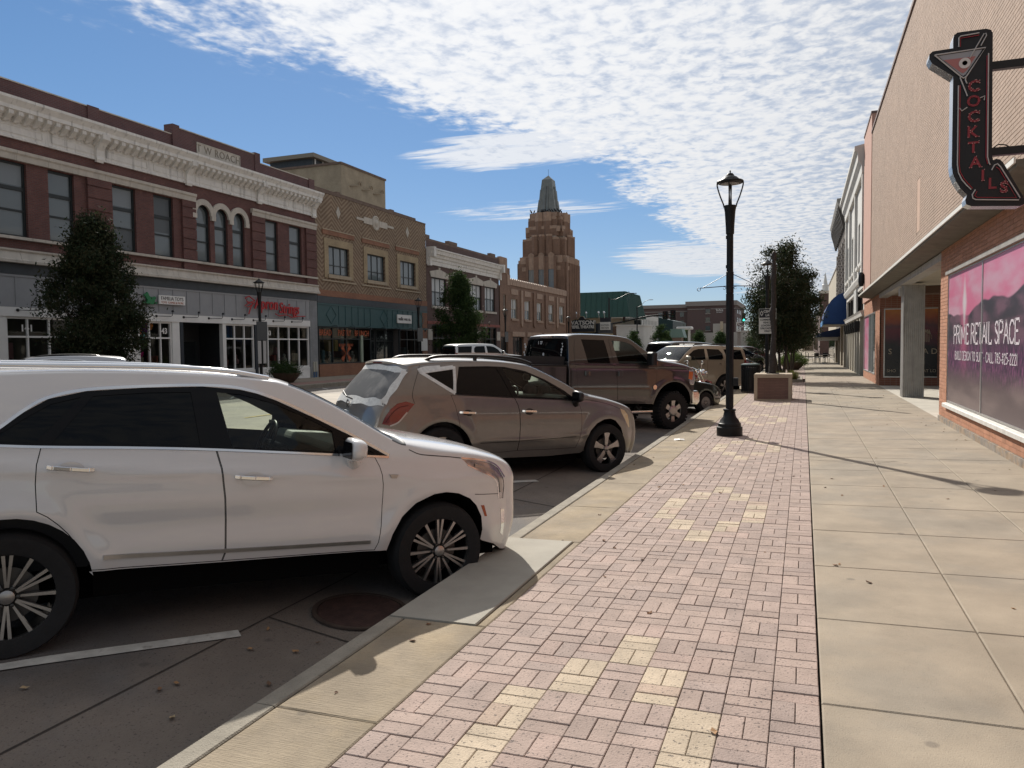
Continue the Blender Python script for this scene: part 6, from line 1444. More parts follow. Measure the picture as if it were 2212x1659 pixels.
XT5 = dict(W=.945, plan=[(-4.05, .78), (-3.8, .90), (-3.4, .965), (-2.9, .995), (-2.0, 1.), (-1, 1.), (-.3, 1.), (.15, .985), (.4, .955), (.6, .90), (.75, .83), (1.0, .70)],
    low=[(.2, .11), (.42, .045), (.55, .016), (.75, .006), (.92, 0), (1.05, .006), (1.15, .022), (1.25, .045), (1.35, .052), (1.8, .052)], zs=[(-4.1, 1.33), (-2.9, 1.275), (-1.7, 1.225), (-.45, 1.135), (.2, 1.06), (.7, .93), (1, .85)], tum=(.24, .22),
    flare=[(0, .38, .50, .020), (-2.857, .38, .50, .020)], crease=[(-1.7, 1.075, -.07, .013, .042), (-1.5, .74, 0, -.012, .12)],
    keys=[(.66, .30, .82, .28), (.69, .45, .865, .45), (.685, .62, .885, .62), (.655, .80, .875, .82), (.60, .965, .84, .99), (.495, 1.055, .71, 1.09), (.22, 1.112, .43, 1.178), (-.10, 1.146, .10, 1.238), (-.28, 1.195, -.24, 1.283), (-.42, 1.245, -.36, 1.30), (-.89, 1.513, -.76, 1.53), (-1.20, 1.648, -1.12, 1.690), (-1.39, 1.684, -1.34, 1.728), (-1.74, 1.710, -1.74, 1.755), (-2.2, 1.716, -2.2, 1.765), (-2.65, 1.703, -2.65, 1.757), (-3.1, 1.665, -3.15, 1.73), (-3.45, 1.60, -3.55, 1.67), (-3.60, 1.45, -3.70, 1.50), (-3.78, 1.15, -3.92, 1.12), (-3.80, .9, -3.98, .9), (-3.80, .6, -4.0, .62), (-3.75, .35, -3.95, .33)],
    top=[('front_bumper', 0, 2.0, 0, .98, M_pearl), ('grille', 2.0, 3.6, 0, .72, M_chrome), ('hood', 4.2, 8.2, 0, .86, M_pearl), ('cowl', 8.2, 9.0, 0, .9, M_rub), ('windscreen', 9.0, 11.0, 0, .86, M_shieldg), ('roof_glass', 12.2, 14.2, 0, .62, M_gloss), ('rear_window', 17.4, 19.0, 0, .86, M_tint), ('tailgate', 19.0, 20.6, 0, .9, M_pearl)], slines=[.62, .72, .86],
    bottom=[(-3.75, .35), (-3.32, .42)]+arch_pts(-2.857, .40, .455, 8, 172)+[(-2.43, .49), (-1.64, .463), (-1.0, .447), (-.46, .43)]+[(-.448, .426), (-.413, .549), (-.338, .68), (-.227, .778), (-.076, .839), (.032, .849), (.143, .832), (.257, .781), (.323, .721), (.378, .627), (.401, .512), (.398, .428), (.415, .415), (.55, .37), (.66, .30)],
    dlo=[(-3.05, 1.298), (-2.9, 1.284), (-2.698, 1.277), (-2.187, 1.259), (-1.682, 1.232), (-.872, 1.175), (-.459, 1.144), (-.723, 1.292), (-1.002, 1.430), (-1.267, 1.552), (-1.40, 1.600), (-1.518, 1.627), (-1.763, 1.645), (-2.126, 1.632), (-2.457, 1.606), (-2.664, 1.556), (-2.788, 1.477), (-2.909, 1.378)],
    panes=[([(-1.585, 1.238), (-.862, 1.188), (-.875, 1.335), (-1.10, 1.450), (-1.30, 1.535), (-1.52, 1.594), (-1.672, 1.606)], M_clear), ([(-1.79, 1.252), (-2.645, 1.285), (-2.42, 1.575), (-2.1, 1.600), (-1.84, 1.606)], M_tint), ([(-2.73, 1.292), (-3.0, 1.303), (-2.885, 1.365), (-2.77, 1.448), (-2.65, 1.524), (-2.49, 1.567)], M_tint), ([(-.80, 1.188), (-.56, 1.168), (-.80, 1.285)], M_tint)],
    doors=[[(-1.690, 1.222), (-1.66, 1.1), (-1.634, .9), (-1.624, .75), (-1.621, .534), (-1.640, .470), (-2.0, .482), (-2.425, .497), (-2.457, .586), (-2.50, .665), (-2.55, .737), (-2.60, .795), (-2.66, .850), (-2.716, .885), (-2.726, 1.05), (-2.722, 1.165), (-2.700, 1.266), (-2.187, 1.249)],
           [(-1.689, 1.222), (-1.659, 1.1), (-1.633, .9), (-1.623, .75), (-1.620, .534), (-1.639, .470), (-1.0, .452), (-.545, .438), (-.52, .499), (-.504, .62), (-.498, .716), (-.497, .84), (-.499, .934), (-.512, 1.01), (-.528, 1.07), (-.565, 1.143), (-.872, 1.165)]],
    feats=[([(.181, 1.100), (.227, 1.055), (.357, .995), (.477, .945), (.546, .865), (.577, .748), (.630, .745), (.630, .85), (.60, .925), (.55, 1.005), (.47, 1.05), (.354, 1.078)], 'headlight', M_lens, .004), ([(.367, .716), (.402, .714), (.433, .621), (.409, .623)], 'side_marker', mat('marker_orange', (.35, .07, .02), .25, coat=.5)), ([(.60, .66), (.65, .65), (.66, .42), (.62, .45)], 'fog_lamp', M_chrome)],
    ribbons=[('hood_gap', [(-.28, 1.187), (-.20, 1.152), (-.10, 1.138), (.06, 1.122), (.17, 1.108)], .008, .0012, M_rub), ('bumper_gap', [(.30, .812), (.40, .802), (.57, .79)], .006, .0012, M_rub), ('window_chrome', [(-3.06, 1.303), (-2.93, 1.372), (-2.80, 1.480), (-2.674, 1.562), (-2.46, 1.616), (-2.126, 1.642), (-1.763, 1.655), (-1.51, 1.637), (-1.26, 1.562), (-1.0, 1.440), (-.72, 1.302), (-.45, 1.152)], .022, .006, M_chrome), ('belt_chrome', [(-3.06, 1.292), (-2.7, 1.270), (-2.187, 1.252), (-1.682, 1.226), (-.872, 1.169), (-.455, 1.139)], .018, .006, M_chrome), ('side_moulding', [(-2.352, .573), (-1.625, .542), (-.585, .505)], .030, .010, M_alloy),
             ('lamp_chrome', [(.175, 1.108), (.354, 1.086), (.475, 1.058), (.555, 1.012), (.616, .93)], .016, .004, M_chrome), ('lamp_chrome', [(.225, 1.052), (.357, .992), (.477, .94), (.543, .865), (.574, .748)], .010, .004, M_chrome), ('lamp_strip', [(.30, 1.045), (.42, 1.01), (.52, .965), (.575, .89), (.60, .80)], .03, .003, M_alloy)],
    handles=[(0, -2.665, 1.151, -2.416, 1.126, .028, M_chrome), (1, -1.575, 1.045, -1.329, 1.022, .028, M_chrome)], cup_mat=M_pearl,
    mirror=(-.79, 1.05, 1.215, .10, .115, .082, M_pearl), paint=M_pearl, floor=(-3.6, .6), rocker=(-2.40, -.46, .30, .26, .19), tyre=(.38, .268), axles=(0, -2.857), track=.935, wstyle='multi', cabin=(-.78, 1.20, -1.45, .78), dash_mat=mat('green_lit_dash', (.17, .19, .17), .6), extra=[white_extra])
white_suv = build_car(XT5, 'white_suv', 'pearl white SUV with chrome window trim nosed up to the kerb', 'car', (-3.416, 5.943, -.279), 52.5, 2.97, 'cars parked at an angle along the near kerb', grid=.045)
# ---------------------------------------------------------------- taupe crossover with taped windows
M_tape = mat('masking_tape', (.62, .62, .60), .7, var=.15, vscale=20, bump=.5, bscale=30)
M_dust = mat('dusty_glass', (.17, .165, .16), .55, col2=(.055, .058, .062), c2scale=1.5, c2lo=.42, c2hi=.6)
def mur_extra(root, W, S):
    for s in (-1, 1):
        pts = [(-3.0, s*.60, 1.64), (-2.84, s*.61, 1.71), (-2.5, s*.615, 1.735), (-1.98, s*.62, 1.745), (-1.5, s*.615, 1.72), (-1.24, s*.60, 1.66)]
        b = MB().tube(smooth_line(pts, 4), .021, 8); b.tube([(-2.2, s*.615, 1.67), (-2.2, s*.617, 1.74)], .03, 8); b.build('roof_rail', M_rub, root, smooth=60)
    MB().box(-3.43, -3.40, -.16, .16, 1.605, 1.635).build('brake_light', M_lensred, root)
    MB().lathe([(.045, -.006), (.065, -.006), (.065, .006), (.045, .006)], 24, (-3.842, 0, 1.03), 'x', caps=False).bar((-3.845, -.065, 1.03), (-3.845, .065, 1.03), .012, .02).build('badge', M_chrome, root)
    MB().box(-3.905, -3.89, -.16, .16, .80, .95).build('number_plate', M_plate, root)
    MB().tube([(-3.80, -.05, 1.10), (-3.86, .02, 1.13), (-3.82, .28, 1.20)], .010, 6).build('rear_wiper', M_rub, root)
    MB().lathe([(.0, .06), (.05, .05), (.07, .0), (.05, -.06), (0, -.07)], 10, (-.95, -.05, 1.46)).build('rear_view_mirror', M_rub, root, smooth=60)
    for k, (x, y, c) in enumerate(((-.95, -.15, (.02, .02, .022)), (-.72, -.20, (.028, .032, .03)))):
        MB().lathe([(.115, 0), (.115, .05), (.10, .11), (.06, .15), (0, .165)], 16, (x, y, 1.19)).prism([(x+.02, y-.10), (x+.20, y-.08), (x+.22, y), (x+.20, y+.08), (x+.02, y+.10)], 'z', 1.192, 1.202).build('cap', mat('cap%d' % k, c, .8), root, smooth=60)
    MB().lathe([(.0, 0), (.9, .004), (1., .0)], 20, ax='y').xf(Matrix.Translation((-3.10, -.905, .87)) @ Matrix.Diagonal((.16, -1., .09, 1))).build('dent', S['paint'], root, smooth=60)
MUR = dict(W=.935, plan=[(-3.95, .80), (-3.7, .90), (-3.4, .955), (-3, .985), (-2.4, 1.), (-1.2, 1.), (-.4, .995), (.1, .97), (.35, .93), (.55, .86), (.70, .78), (.9, .66)],
    low=[(.2, .09), (.34, .045), (.5, .012), (.75, .0), (.95, .002), (1.1, .010), (1.25, .02), (1.7, .02)], zs=[(-4, 1.22), (-2.7, 1.205), (-1.7, 1.165), (-.6, 1.12), (.2, 1.03), (.7, .85), (1, .75)], tum=(.36, .30),
    flare=[(0, .38, .50, .018), (-2.824, .38, .50, .018)], crease=[(-1.5, .56, .035, .008, .03)],
    keys=[(.56, .28, .78, .26), (.60, .45, .84, .45), (.60, .62, .84, .62), (.56, .78, .80, .80), (.46, .92, .72, .955), (.30, 1.01, .55, 1.06), (0, 1.09, .15, 1.17), (-.35, 1.15, -.22, 1.24), (-.52, 1.21, -.42, 1.275), (-.85, 1.385, -.70, 1.42), (-1.25, 1.56, -1.12, 1.605), (-1.45, 1.615, -1.38, 1.675), (-1.9, 1.650, -1.9, 1.712), (-2.5, 1.642, -2.5, 1.712), (-3.02, 1.600, -3.08, 1.685), (-3.22, 1.555, -3.42, 1.640), (-3.245, 1.50, -3.43, 1.575), (-3.45, 1.27, -3.64, 1.30), (-3.57, 1.10, -3.79, 1.10), (-3.66, .95, -3.86, .94), (-3.70, .72, -3.90, .72), (-3.68, .55, -3.90, .54), (-3.62, .36, -3.84, .34)],
    top=[('front_bumper', 0, 2.2, 0, .98, M_taupe), ('grille', 2.2, 3.4, 0, .5, M_rub), ('hood', 3.8, 7.3, 0, .84, M_taupe), ('cowl', 7.3, 8.0, 0, .9, M_rub), ('windscreen', 8.0, 10.4, 0, .88, M_shieldg), ('rear_window', 16.2, 18.0, 0, .82, M_dust), ('tailgate', 18.0, 20.0, 0, .82, M_taupe), ('rear_bumper', 20.0, 22.1, 0, 1., M_taupe)], slines=[.5, .82, .84, .88],
    bottom=[(-3.62, .36), (-3.30, .36)]+arch_pts(-2.824, .38, .455, 4, 176)+[(-2.36, .36), (-1.86, .30), (-1.06, .30), (-.50, .33)]+[(-.44, .36), (-.42, .50), (-.34, .66), (-.22, .775), (-.08, .835), (.05, .845), (.16, .81), (.29, .70), (.36, .56), (.39, .42), (.385, .31), (.45, .29), (.56, .28)],
    dlo=[(-2.655, 1.215), (-2.58, 1.207), (-1.70, 1.168), (-.60, 1.128), (-.80, 1.270), (-1.10, 1.425), (-1.42, 1.548), (-1.76, 1.600), (-2.05, 1.603), (-2.515, 1.585)],
    panes=[([(-1.64, 1.182), (-.72, 1.150), (-.86, 1.265), (-1.12, 1.405), (-1.42, 1.518), (-1.72, 1.572), (-1.80, 1.574)], M_clear), ([(-1.735, 1.186), (-2.57, 1.222), (-2.625, 1.25), (-2.49, 1.565), (-2.05, 1.582), (-1.90, 1.580)], glassmat('smoked_glass', (.005, .005, .006), .02, spec=.22)), ([(-3.07, 1.490), (-2.62, 1.555), (-2.665, 1.265)], M_tint)],
    doors=[[(-1.700, 1.160), (-1.645, 1.06), (-1.612, .95), (-1.600, .76), (-1.603, .58), (-1.625, .40), (-1.9, .385), (-2.32, .40), (-2.40, .535), (-2.47, .62), (-2.545, .69), (-2.583, .775), (-2.61, .90), (-2.65, 1.05), (-2.715, 1.197), (-2.58, 1.199)],
           [(-1.699, 1.160), (-1.644, 1.06), (-1.611, .95), (-1.599, .76), (-1.602, .58), (-1.624, .40), (-1.1, .40), (-.595, .41), (-.535, .55), (-.503, .70), (-.503, .85), (-.515, .97), (-.545, 1.05), (-.60, 1.12)]],
    feats=[([(.46, .90), (.50, .80), (.525, .70), (.50, .685), (.40, .80), (.30, .93), (.27, 1.0), (.38, .965)], 'headlight', mat('aged_lamp', (.62, .50, .30), .2, coat=1.), .002), ([(-3.245, 1.075), (-3.36, 1.11), (-3.48, 1.08), (-3.575, 1.0), (-3.64, .90), (-3.675, .81), (-3.58, .79), (-3.47, .825), (-3.39, .90), (-3.31, 1.0)], 'tail_lamp', M_lensred, -.004)],
    ribbons=[('tape', [(-3.125, 1.500), (-2.60, 1.578)], .06, .003, M_tape), ('tape', [(-2.585, 1.59), (-2.65, 1.225)], .045, .0035, M_tape), ('tape', [(-2.645, 1.22), (-3.12, 1.505)], .05, .004, M_tape), ('tape', [(-3.14, 1.52), (-3.02, 1.555), (-2.8, 1.575)], .05, .0025, M_tape),
             ('lamp_strip', [(-3.57, .786), (-3.47, .828), (-3.40, .90), (-3.345, .965)], .022, .006, M_silver), ('lamp_strip', [(-3.33, 1.055), (-3.45, 1.03), (-3.55, .95), (-3.63, .83)], .012, .006, mat('deep_red', (.06, .003, .006), .2)), ('tail_gap', [(-3.10, 1.595), (-3.17, 1.45), (-3.24, 1.30), (-3.27, 1.18), (-3.24, 1.08)], .008, .0012, M_rub), ('belt_rubber', [(-2.63, 1.208), (-1.70, 1.164), (-.62, 1.126)], .014, .004, M_rub), ('side_groove', [(-2.25, .525), (-1.68, .540), (-.60, .578)], .010, .0012, M_rub), ('hood_gap', [(-.55, 1.17), (-.35, 1.13), (0, 1.07), (.27, .99)], .008, .0012, M_rub)],
    top_ribbons=[('tape', [(16.15, q) for q in np.linspace(-.86, .86, 24)], .085, .004, M_tape), ('tape', [(18.05, q) for q in np.linspace(-.84, .84, 24)], .11, .004, M_tape), ('tape', [(t, -.83) for t in np.linspace(16.1, 18.1, 12)], .085, .005, M_tape), ('tape', [(t, .83) for t in np.linspace(16.1, 18.1, 12)], .085, .005, M_tape)],
    handles=[(0, -2.587, .963, -2.326, .950, .034, M_chrome), (1, -1.575, .975, -1.327, .966, .034, M_chrome)],
    mirror=(-.68, 1.03, 1.185, .09, .11, .085, M_rub), stalk_mat=M_rub, paint=M_taupe, floor=(-3.5, .5), floor_z=.22, rocker=(-2.38, -.5, .20, .22, .12), tyre=(.381, .262), axles=(0, -2.824), track=.93, wstyle='five', cabin=(-.72, 1.17, -1.45, .74), dash_mat=mat('pale_dash', (.30, .32, .28), .6), extra=[mur_extra])
build_car(MUR, 'taupe_crossover', 'taupe crossover with white masking tape around its rear windows', 'car', (-3.568, 12.128, -.261), 52, 2.6, 'cars parked at an angle along the near kerb')
# ---------------------------------------------------------------- brown pickup
def truck_extra(root, W, S):
    # bed: separate box behind the cab
    for s in (-1, 1):
        out = [(-3.06, .70), (-3.06, 1.44), (-5.0, 1.45), (-5.16, 1.40), (-5.20, .75), (-4.52, .68)]+[(-3.97+.57*math.cos(R(a)), .55+.57*math.sin(R(a))) for a in np.linspace(165, 15, 14)]+[(-3.42, .68)]
        MB().prism(out, 'y', s*.99, s*.93).build('bed_side', S['paint'], root, bev=.02)
        MB().box(-5.18, -3.06, s*.86, s*.995, 1.445, 1.475).build('bed_rail', M_rub, root, bev=.01)
        MB().tube([(-2.95, s*.93, .42), (-.62, s*.93, .44)], .042, 10).build('side_step', M_chrome, root, smooth=60)
        for x in (-2.6, -1.8, -.95): MB().bar((x, s*.93, .44), (x, s*.78, .62), .05).build('step_bracket', M_rub, root)
        MB().lathe([(0, .0), (.055, 0), (.055, .008), (0, .012)], 20, (-.60, s*1.012, 1.0), 'y').build('fender_badge', M_chrome, root, smooth=40)
        b = MB(); 
        for z in (1.235, 1.345):
            pass
    MB().box(-5.21, -5.14, -.93, .93, .75, 1.42).build('tailgate', S['paint'], root, bev=.02)
    MB().box(-5.14, -3.06, -.92, .92, .95, 1.0).build('bed_floor', M_rub, root); MB().box(-3.09, -3.06, -.93, .93, .7, 1.43).build('bed_front', S['paint'], root)
    MB().box(-5.30, -5.21, -.95, .95, .55, .78).build('rear_bumper', M_chrome, root, bev=.02)
    MB().box(-2.965, -2.90, -.20, .20, 2.075, 2.11).build('brake_light', mat('brake_clear', (.40, .30, .28), .2, coat=1.), root)
    MB().prism([(.62, .60), (.80, .58), (.86, .66), (.86, .86), (.80, .92), (.60, .92)], 'y', -.97, .97).build('front_bumper', M_chrome, root, bev=.04)
    for s in (-1, 1):
        MB().prism([(.44, 1.05), (.66, 1.05), (.70, 1.20), (.66, 1.40), (.50, 1.42)], 'y', s*.965, s*.62).build('headlight', M_lens, root, bev=.02)
        MB().prism([(.46, 1.20), (.60, 1.16), (.62, 1.36), (.49, 1.38)], 'y', s*.970, s*.94).build('turn_lamp', M_amber, root, bev=.01)
        mb = MB().rbox(-.86, -.70, s*1.10-.10, s*1.10+.12, 1.50, 1.80, .03); mo = mb.build('tow_mirror', M_rub, root)
        o = MB().bar((-.76, s*.95, 1.56), (-.78, s*1.12, 1.57), .06).build('mirror_arm', M_rub); o.parent = mo
        o = MB().box(-.70, -.695, s*1.10-.07, s*1.10+.09, 1.52, 1.58).build('mirror_lamp', M_amber); o.parent = mo
    # stickers along the back window
    M_stk = mat('sticker_white', (.55, .55, .55), .6); rng = random.Random(3)
    for k in range(13):
        side_ = -1 if k < 6 else 1
        if k == 12: y, z, sz = -.05, 1.70, .035
        else: y, z, sz = side_*(.74+rng.uniform(-.03, .03)), 1.62+(k % 6)*.062, rng.uniform(.018, .034)
        q = MB().lathe([(0, 0), (sz, 0), (sz, .003), (0, .004)], rng.choice((3, 5, 8, 12)), (-3.055 - 0.0, y, z), 'x', rng.random()*3)
        q.v = [(p[0]+(z-1.55)*.105, p[1], p[2]) for p in q.v]; q.build('sticker', M_stk, root)
    q = MB(); text_on(q, '1  27', (-3.015, .12, 1.955), (0, -1, 0), (0, 0, 1), .09, .002, bold=.003); q.build('sticker', M_stk, root)
F250 = dict(W=.995, plan=[(-3.1, .965), (-2.8, .985), (-2, 1.), (-.5, 1.), (.2, .995), (.5, .97), (.7, .93), (.9, .88)], low=[(.4, .05), (.6, .03), (.8, .008), (1.0, 0), (1.35, .0), (1.41, .012), (1.46, .030), (1.5, .032), (2.3, .032)], zs=[(-3.1, 1.48), (-.6, 1.46), (.1, 1.42), (.8, 1.36)], tum=(.20, .12),
    flare=[(0, .44, .72, .020)], crease=[(-1, 1.405, 0, .006, .02)],
    keys=[(.58, .60, .72, .58), (.60, .85, .76, .85), (.60, 1.05, .77, 1.05), (.58, 1.28, .76, 1.30), (.50, 1.40, .70, 1.47), (.38, 1.455, .55, 1.54), (.10, 1.50, .20, 1.60), (-.32, 1.545, -.28, 1.655), (-.55, 1.60, -.46, 1.69), (-.74, 1.745, -.62, 1.79), (-1.20, 2.03, -1.10, 2.08), (-1.42, 2.095, -1.36, 2.15), (-1.8, 2.115, -1.8, 2.18), (-2.55, 2.11, -2.55, 2.175), (-2.82, 2.085, -2.85, 2.135), (-2.88, 2.02, -2.925, 2.05), (-2.94, 1.56, -3.00, 1.56), (-2.955, 1.46, -3.01, 1.46), (-2.955, .66, -3.0, .66)],
    top=[('grille', 1.6, 3.8, 0, .62, M_chrome), ('hood', 4.2, 7.6, 0, .84, M_brownp), ('cowl', 7.6, 8.2, 0, .9, M_rub), ('windscreen', 8.2, 10.3, 0, .88, M_shieldg), ('rear_window', 15.1, 16.0, 0, .84, M_tint)], slines=[.62, .84, .88], nexp=3.4,
    bottom=[(-2.955, .66), (-1.6, .64), (-.66, .62)]+arch_pts(0, .52, .61, 8, 172, 18)+[(.60, .60)],
    dlo=[(-2.58, 1.505), (-.60, 1.49), (-.80, 1.70), (-1.14, 1.985), (-1.40, 2.055), (-2.62, 2.060)],
    trim_mat=M_brownp,
    panes=[([(-1.62, 1.52), (-.72, 1.51), (-.86, 1.69), (-1.17, 1.955), (-1.40, 2.02), (-1.74, 2.03)], M_clear), ([(-1.86, 1.525), (-2.47, 1.53), (-2.57, 2.035), (-1.95, 2.035)], glassmat('smoked_glass', (.005, .005, .006), .02, spec=.22))],
    doors=[[(-1.760, 1.49), (-1.70, 1.2), (-1.672, .90), (-1.66, .67), (-2.2, .68), (-2.70, .69), (-2.74, .9), (-2.78, 1.2), (-2.81, 1.49)], [(-1.759, 1.49), (-1.699, 1.2), (-1.671, .90), (-1.659, .67), (-1.1, .66), (-.64, .655), (-.60, .8), (-.545, 1.2), (-.53, 1.48)]],
    ribbons=[('window_rubber', [(-1.70, 1.505), (-.64, 1.495)], .022, .005, M_rub), ('window_rubber', [(-2.56, 1.512), (-1.80, 1.507)], .022, .005, M_rub), ('door_gap', [(-1.76, 1.49), (-1.80, 1.8), (-1.82, 2.06)], .009, .0012, M_rub), ('door_gap', [(-2.81, 1.49), (-2.80, 1.8), (-2.72, 2.06)], .009, .0012, M_rub)],
    handles=[(0, -2.58, 1.30, -2.45, 1.30, .10, M_brownp), (1, -1.68, 1.30, -1.55, 1.30, .10, M_brownp)],
    paint=M_brownp, floor=(-5.1, .5), floor_z=.55, tyre=(.445, .262), wd=.29, axles=(0, -3.97), track=1.0, wstyle='truck', cabin=(-.80, 1.55, -1.5, 1.10), dash_mat=mat('grey_dash', (.10, .11, .11), .6), extra=[truck_extra])
build_car(F250, 'pickup_truck', 'dark brown crew cab pickup on chunky tyres with stickers on its back window', 'truck', (-3.61, 18.599, -.27), 52, 2.0, 'cars parked at an angle along the near kerb')
# ---------------------------------------------------------------- tan full-size SUV parked tail to the kerb
def yuk_extra(root, W, S):
    for s in (-1, 1):
        MB().tube(smooth_line([(-3.5, s*.66, 1.93), (-3.3, s*.67, 1.985), (-2.4, s*.68, 2.0), (-1.75, s*.67, 1.99), (-1.6, s*.66, 1.94)], 3), .022, 8).build('roof_rail', M_rub, root)
    for x in (-2.05, -3.1): MB().tube([(x, -.66, 1.985), (x, .66, 1.985)], .018, 6).build('roof_bar', M_rub, root)
    MB().lathe([(.03, 0), (.012, .05), (.004, .12)], 8, (-1.45, .3, 1.955)).build('aerial', M_rub, root)
    for yy in (-.5, .15): MB().tube([(-.70, yy, 1.34), (-.80, yy+.5, 1.40)], .012, 6).build('wiper', M_rub, root)
YUK = dict(W=.99, plan=[(-4.2, .93), (-3.9, .97), (-3.4, .99), (-2, 1.), (-.5, 1.), (.2, .99), (.5, .96), (.75, .90), (.95, .82)], low=[(.3, .08), (.45, .03), (.7, .005), (1.0, 0), (1.3, .012), (2.1, .012)], zs=[(-4.2, 1.40), (-1, 1.36), (0, 1.20), (.9, 1.05)], tum=(.28, .12),
    flare=[(0, .39, .52, .012), (-2.946, .39, .52, .012)],
    keys=[(.74, .38, .88, .36), (.78, .60, .93, .60), (.76, .85, .92, .86), (.70, 1.05, .86, 1.08), (.50, 1.15, .66, 1.20), (0, 1.21, .10, 1.28), (-.45, 1.26, -.40, 1.34), (-.70, 1.34, -.60, 1.38), (-1.05, 1.62, -.90, 1.62), (-1.42, 1.84, -1.30, 1.87), (-1.62, 1.89, -1.55, 1.94), (-2.4, 1.92, -2.4, 1.975), (-3.4, 1.91, -3.4, 1.965), (-3.92, 1.86, -3.98, 1.92), (-4.02, 1.72, -4.10, 1.76), (-4.08, 1.25, -4.17, 1.25), (-4.10, .75, -4.20, .75), (-4.06, .42, -4.16, .42)],
    top=[('grille', 1.5, 3.0, 0, .6, M_chrome), ('hood', 3.6, 6.4, 0, .86, M_tanp), ('cowl', 6.4, 7.0, 0, .9, M_rub), ('windscreen', 7.0, 9.3, 0, .88, M_shieldg), ('rear_window', 13.8, 15.0, 0, .86, M_tint), ('tail_lamp', 14.2, 16.2, .86, 1., M_lensred), ('rear_bumper', 16.2, 17.1, 0, 1., M_tanp)], slines=[.6, .86, .88],
    bottom=[(-4.06, .42), (-3.50, .42)]+arch_pts(-2.946, .39, .50, 4, 176)+[(-2.42, .42), (-.55, .40)]+arch_pts(0, .39, .50, 4, 176)+[(.55, .40), (.74, .38)],
    panes=[([(-1.95, 1.40), (-1.02, 1.37), (-1.20, 1.60), (-1.45, 1.75), (-1.70, 1.805), (-1.98, 1.815)], M_tint), ([(-2.10, 1.405), (-2.75, 1.41), (-2.86, 1.46), (-2.84, 1.66), (-2.70, 1.80), (-2.10, 1.815)], M_tint), ([(-3.05, 1.42), (-3.92, 1.43), (-3.86, 1.80), (-2.95, 1.81)], M_tint)],
    doors=[[(-2.05, 1.37), (-2.03, .9), (-2.05, .47), (-2.40, .47), (-2.44, .60), (-2.58, .80), (-2.80, .93), (-2.88, 1.1), (-2.90, 1.37)], [(-2.049, 1.37), (-2.029, .9), (-2.049, .47), (-1.3, .46), (-.78, .46), (-.72, .9), (-.74, 1.2), (-.80, 1.345)]],
    feats=[([(-3.92, .90), (-4.07, .88), (-4.06, 1.42), (-3.96, 1.42)], 'tail_lamp', M_lensred, -.006), ([(.45, 1.06), (.64, 1.02), (.70, .82), (.50, .86)], 'headlight', M_lens, 0)],
    ribbons=[('side_moulding', [(-2.40, .70), (-.55, .70)], .07, .010, M_tanp)], handles=[(0, -2.80, 1.24, -2.58, 1.24, .03, M_tanp), (1, -1.95, 1.24, -1.73, 1.24, .03, M_tanp)],
    mirror=(-.98, 1.13, 1.44, .09, .13, .10, M_tanp), paint=M_tanp, floor=(-3.9, .6), tyre=(.395, .24), wd=.27, axles=(0, -2.946), track=.98, wstyle='five', cabin=(-.95, 1.30, -1.7, .9), extra=[yuk_extra])
def rearset(rear, yaw, wb):           # nose-out parking: position given by the rear axle
    a = R(yaw); return (rear[0]+wb*math.cos(a), rear[1]+wb*math.sin(a))
p = rearset((-3.55, 31.05), 229, 2.946)
build_car(YUK, 'tan_suv', 'tan full size SUV with roof rack backed up to the kerb', 'car', (p[0], p[1], -.20), 229, -1.6, 'cars parked at an angle along the near kerb', grid=.06)
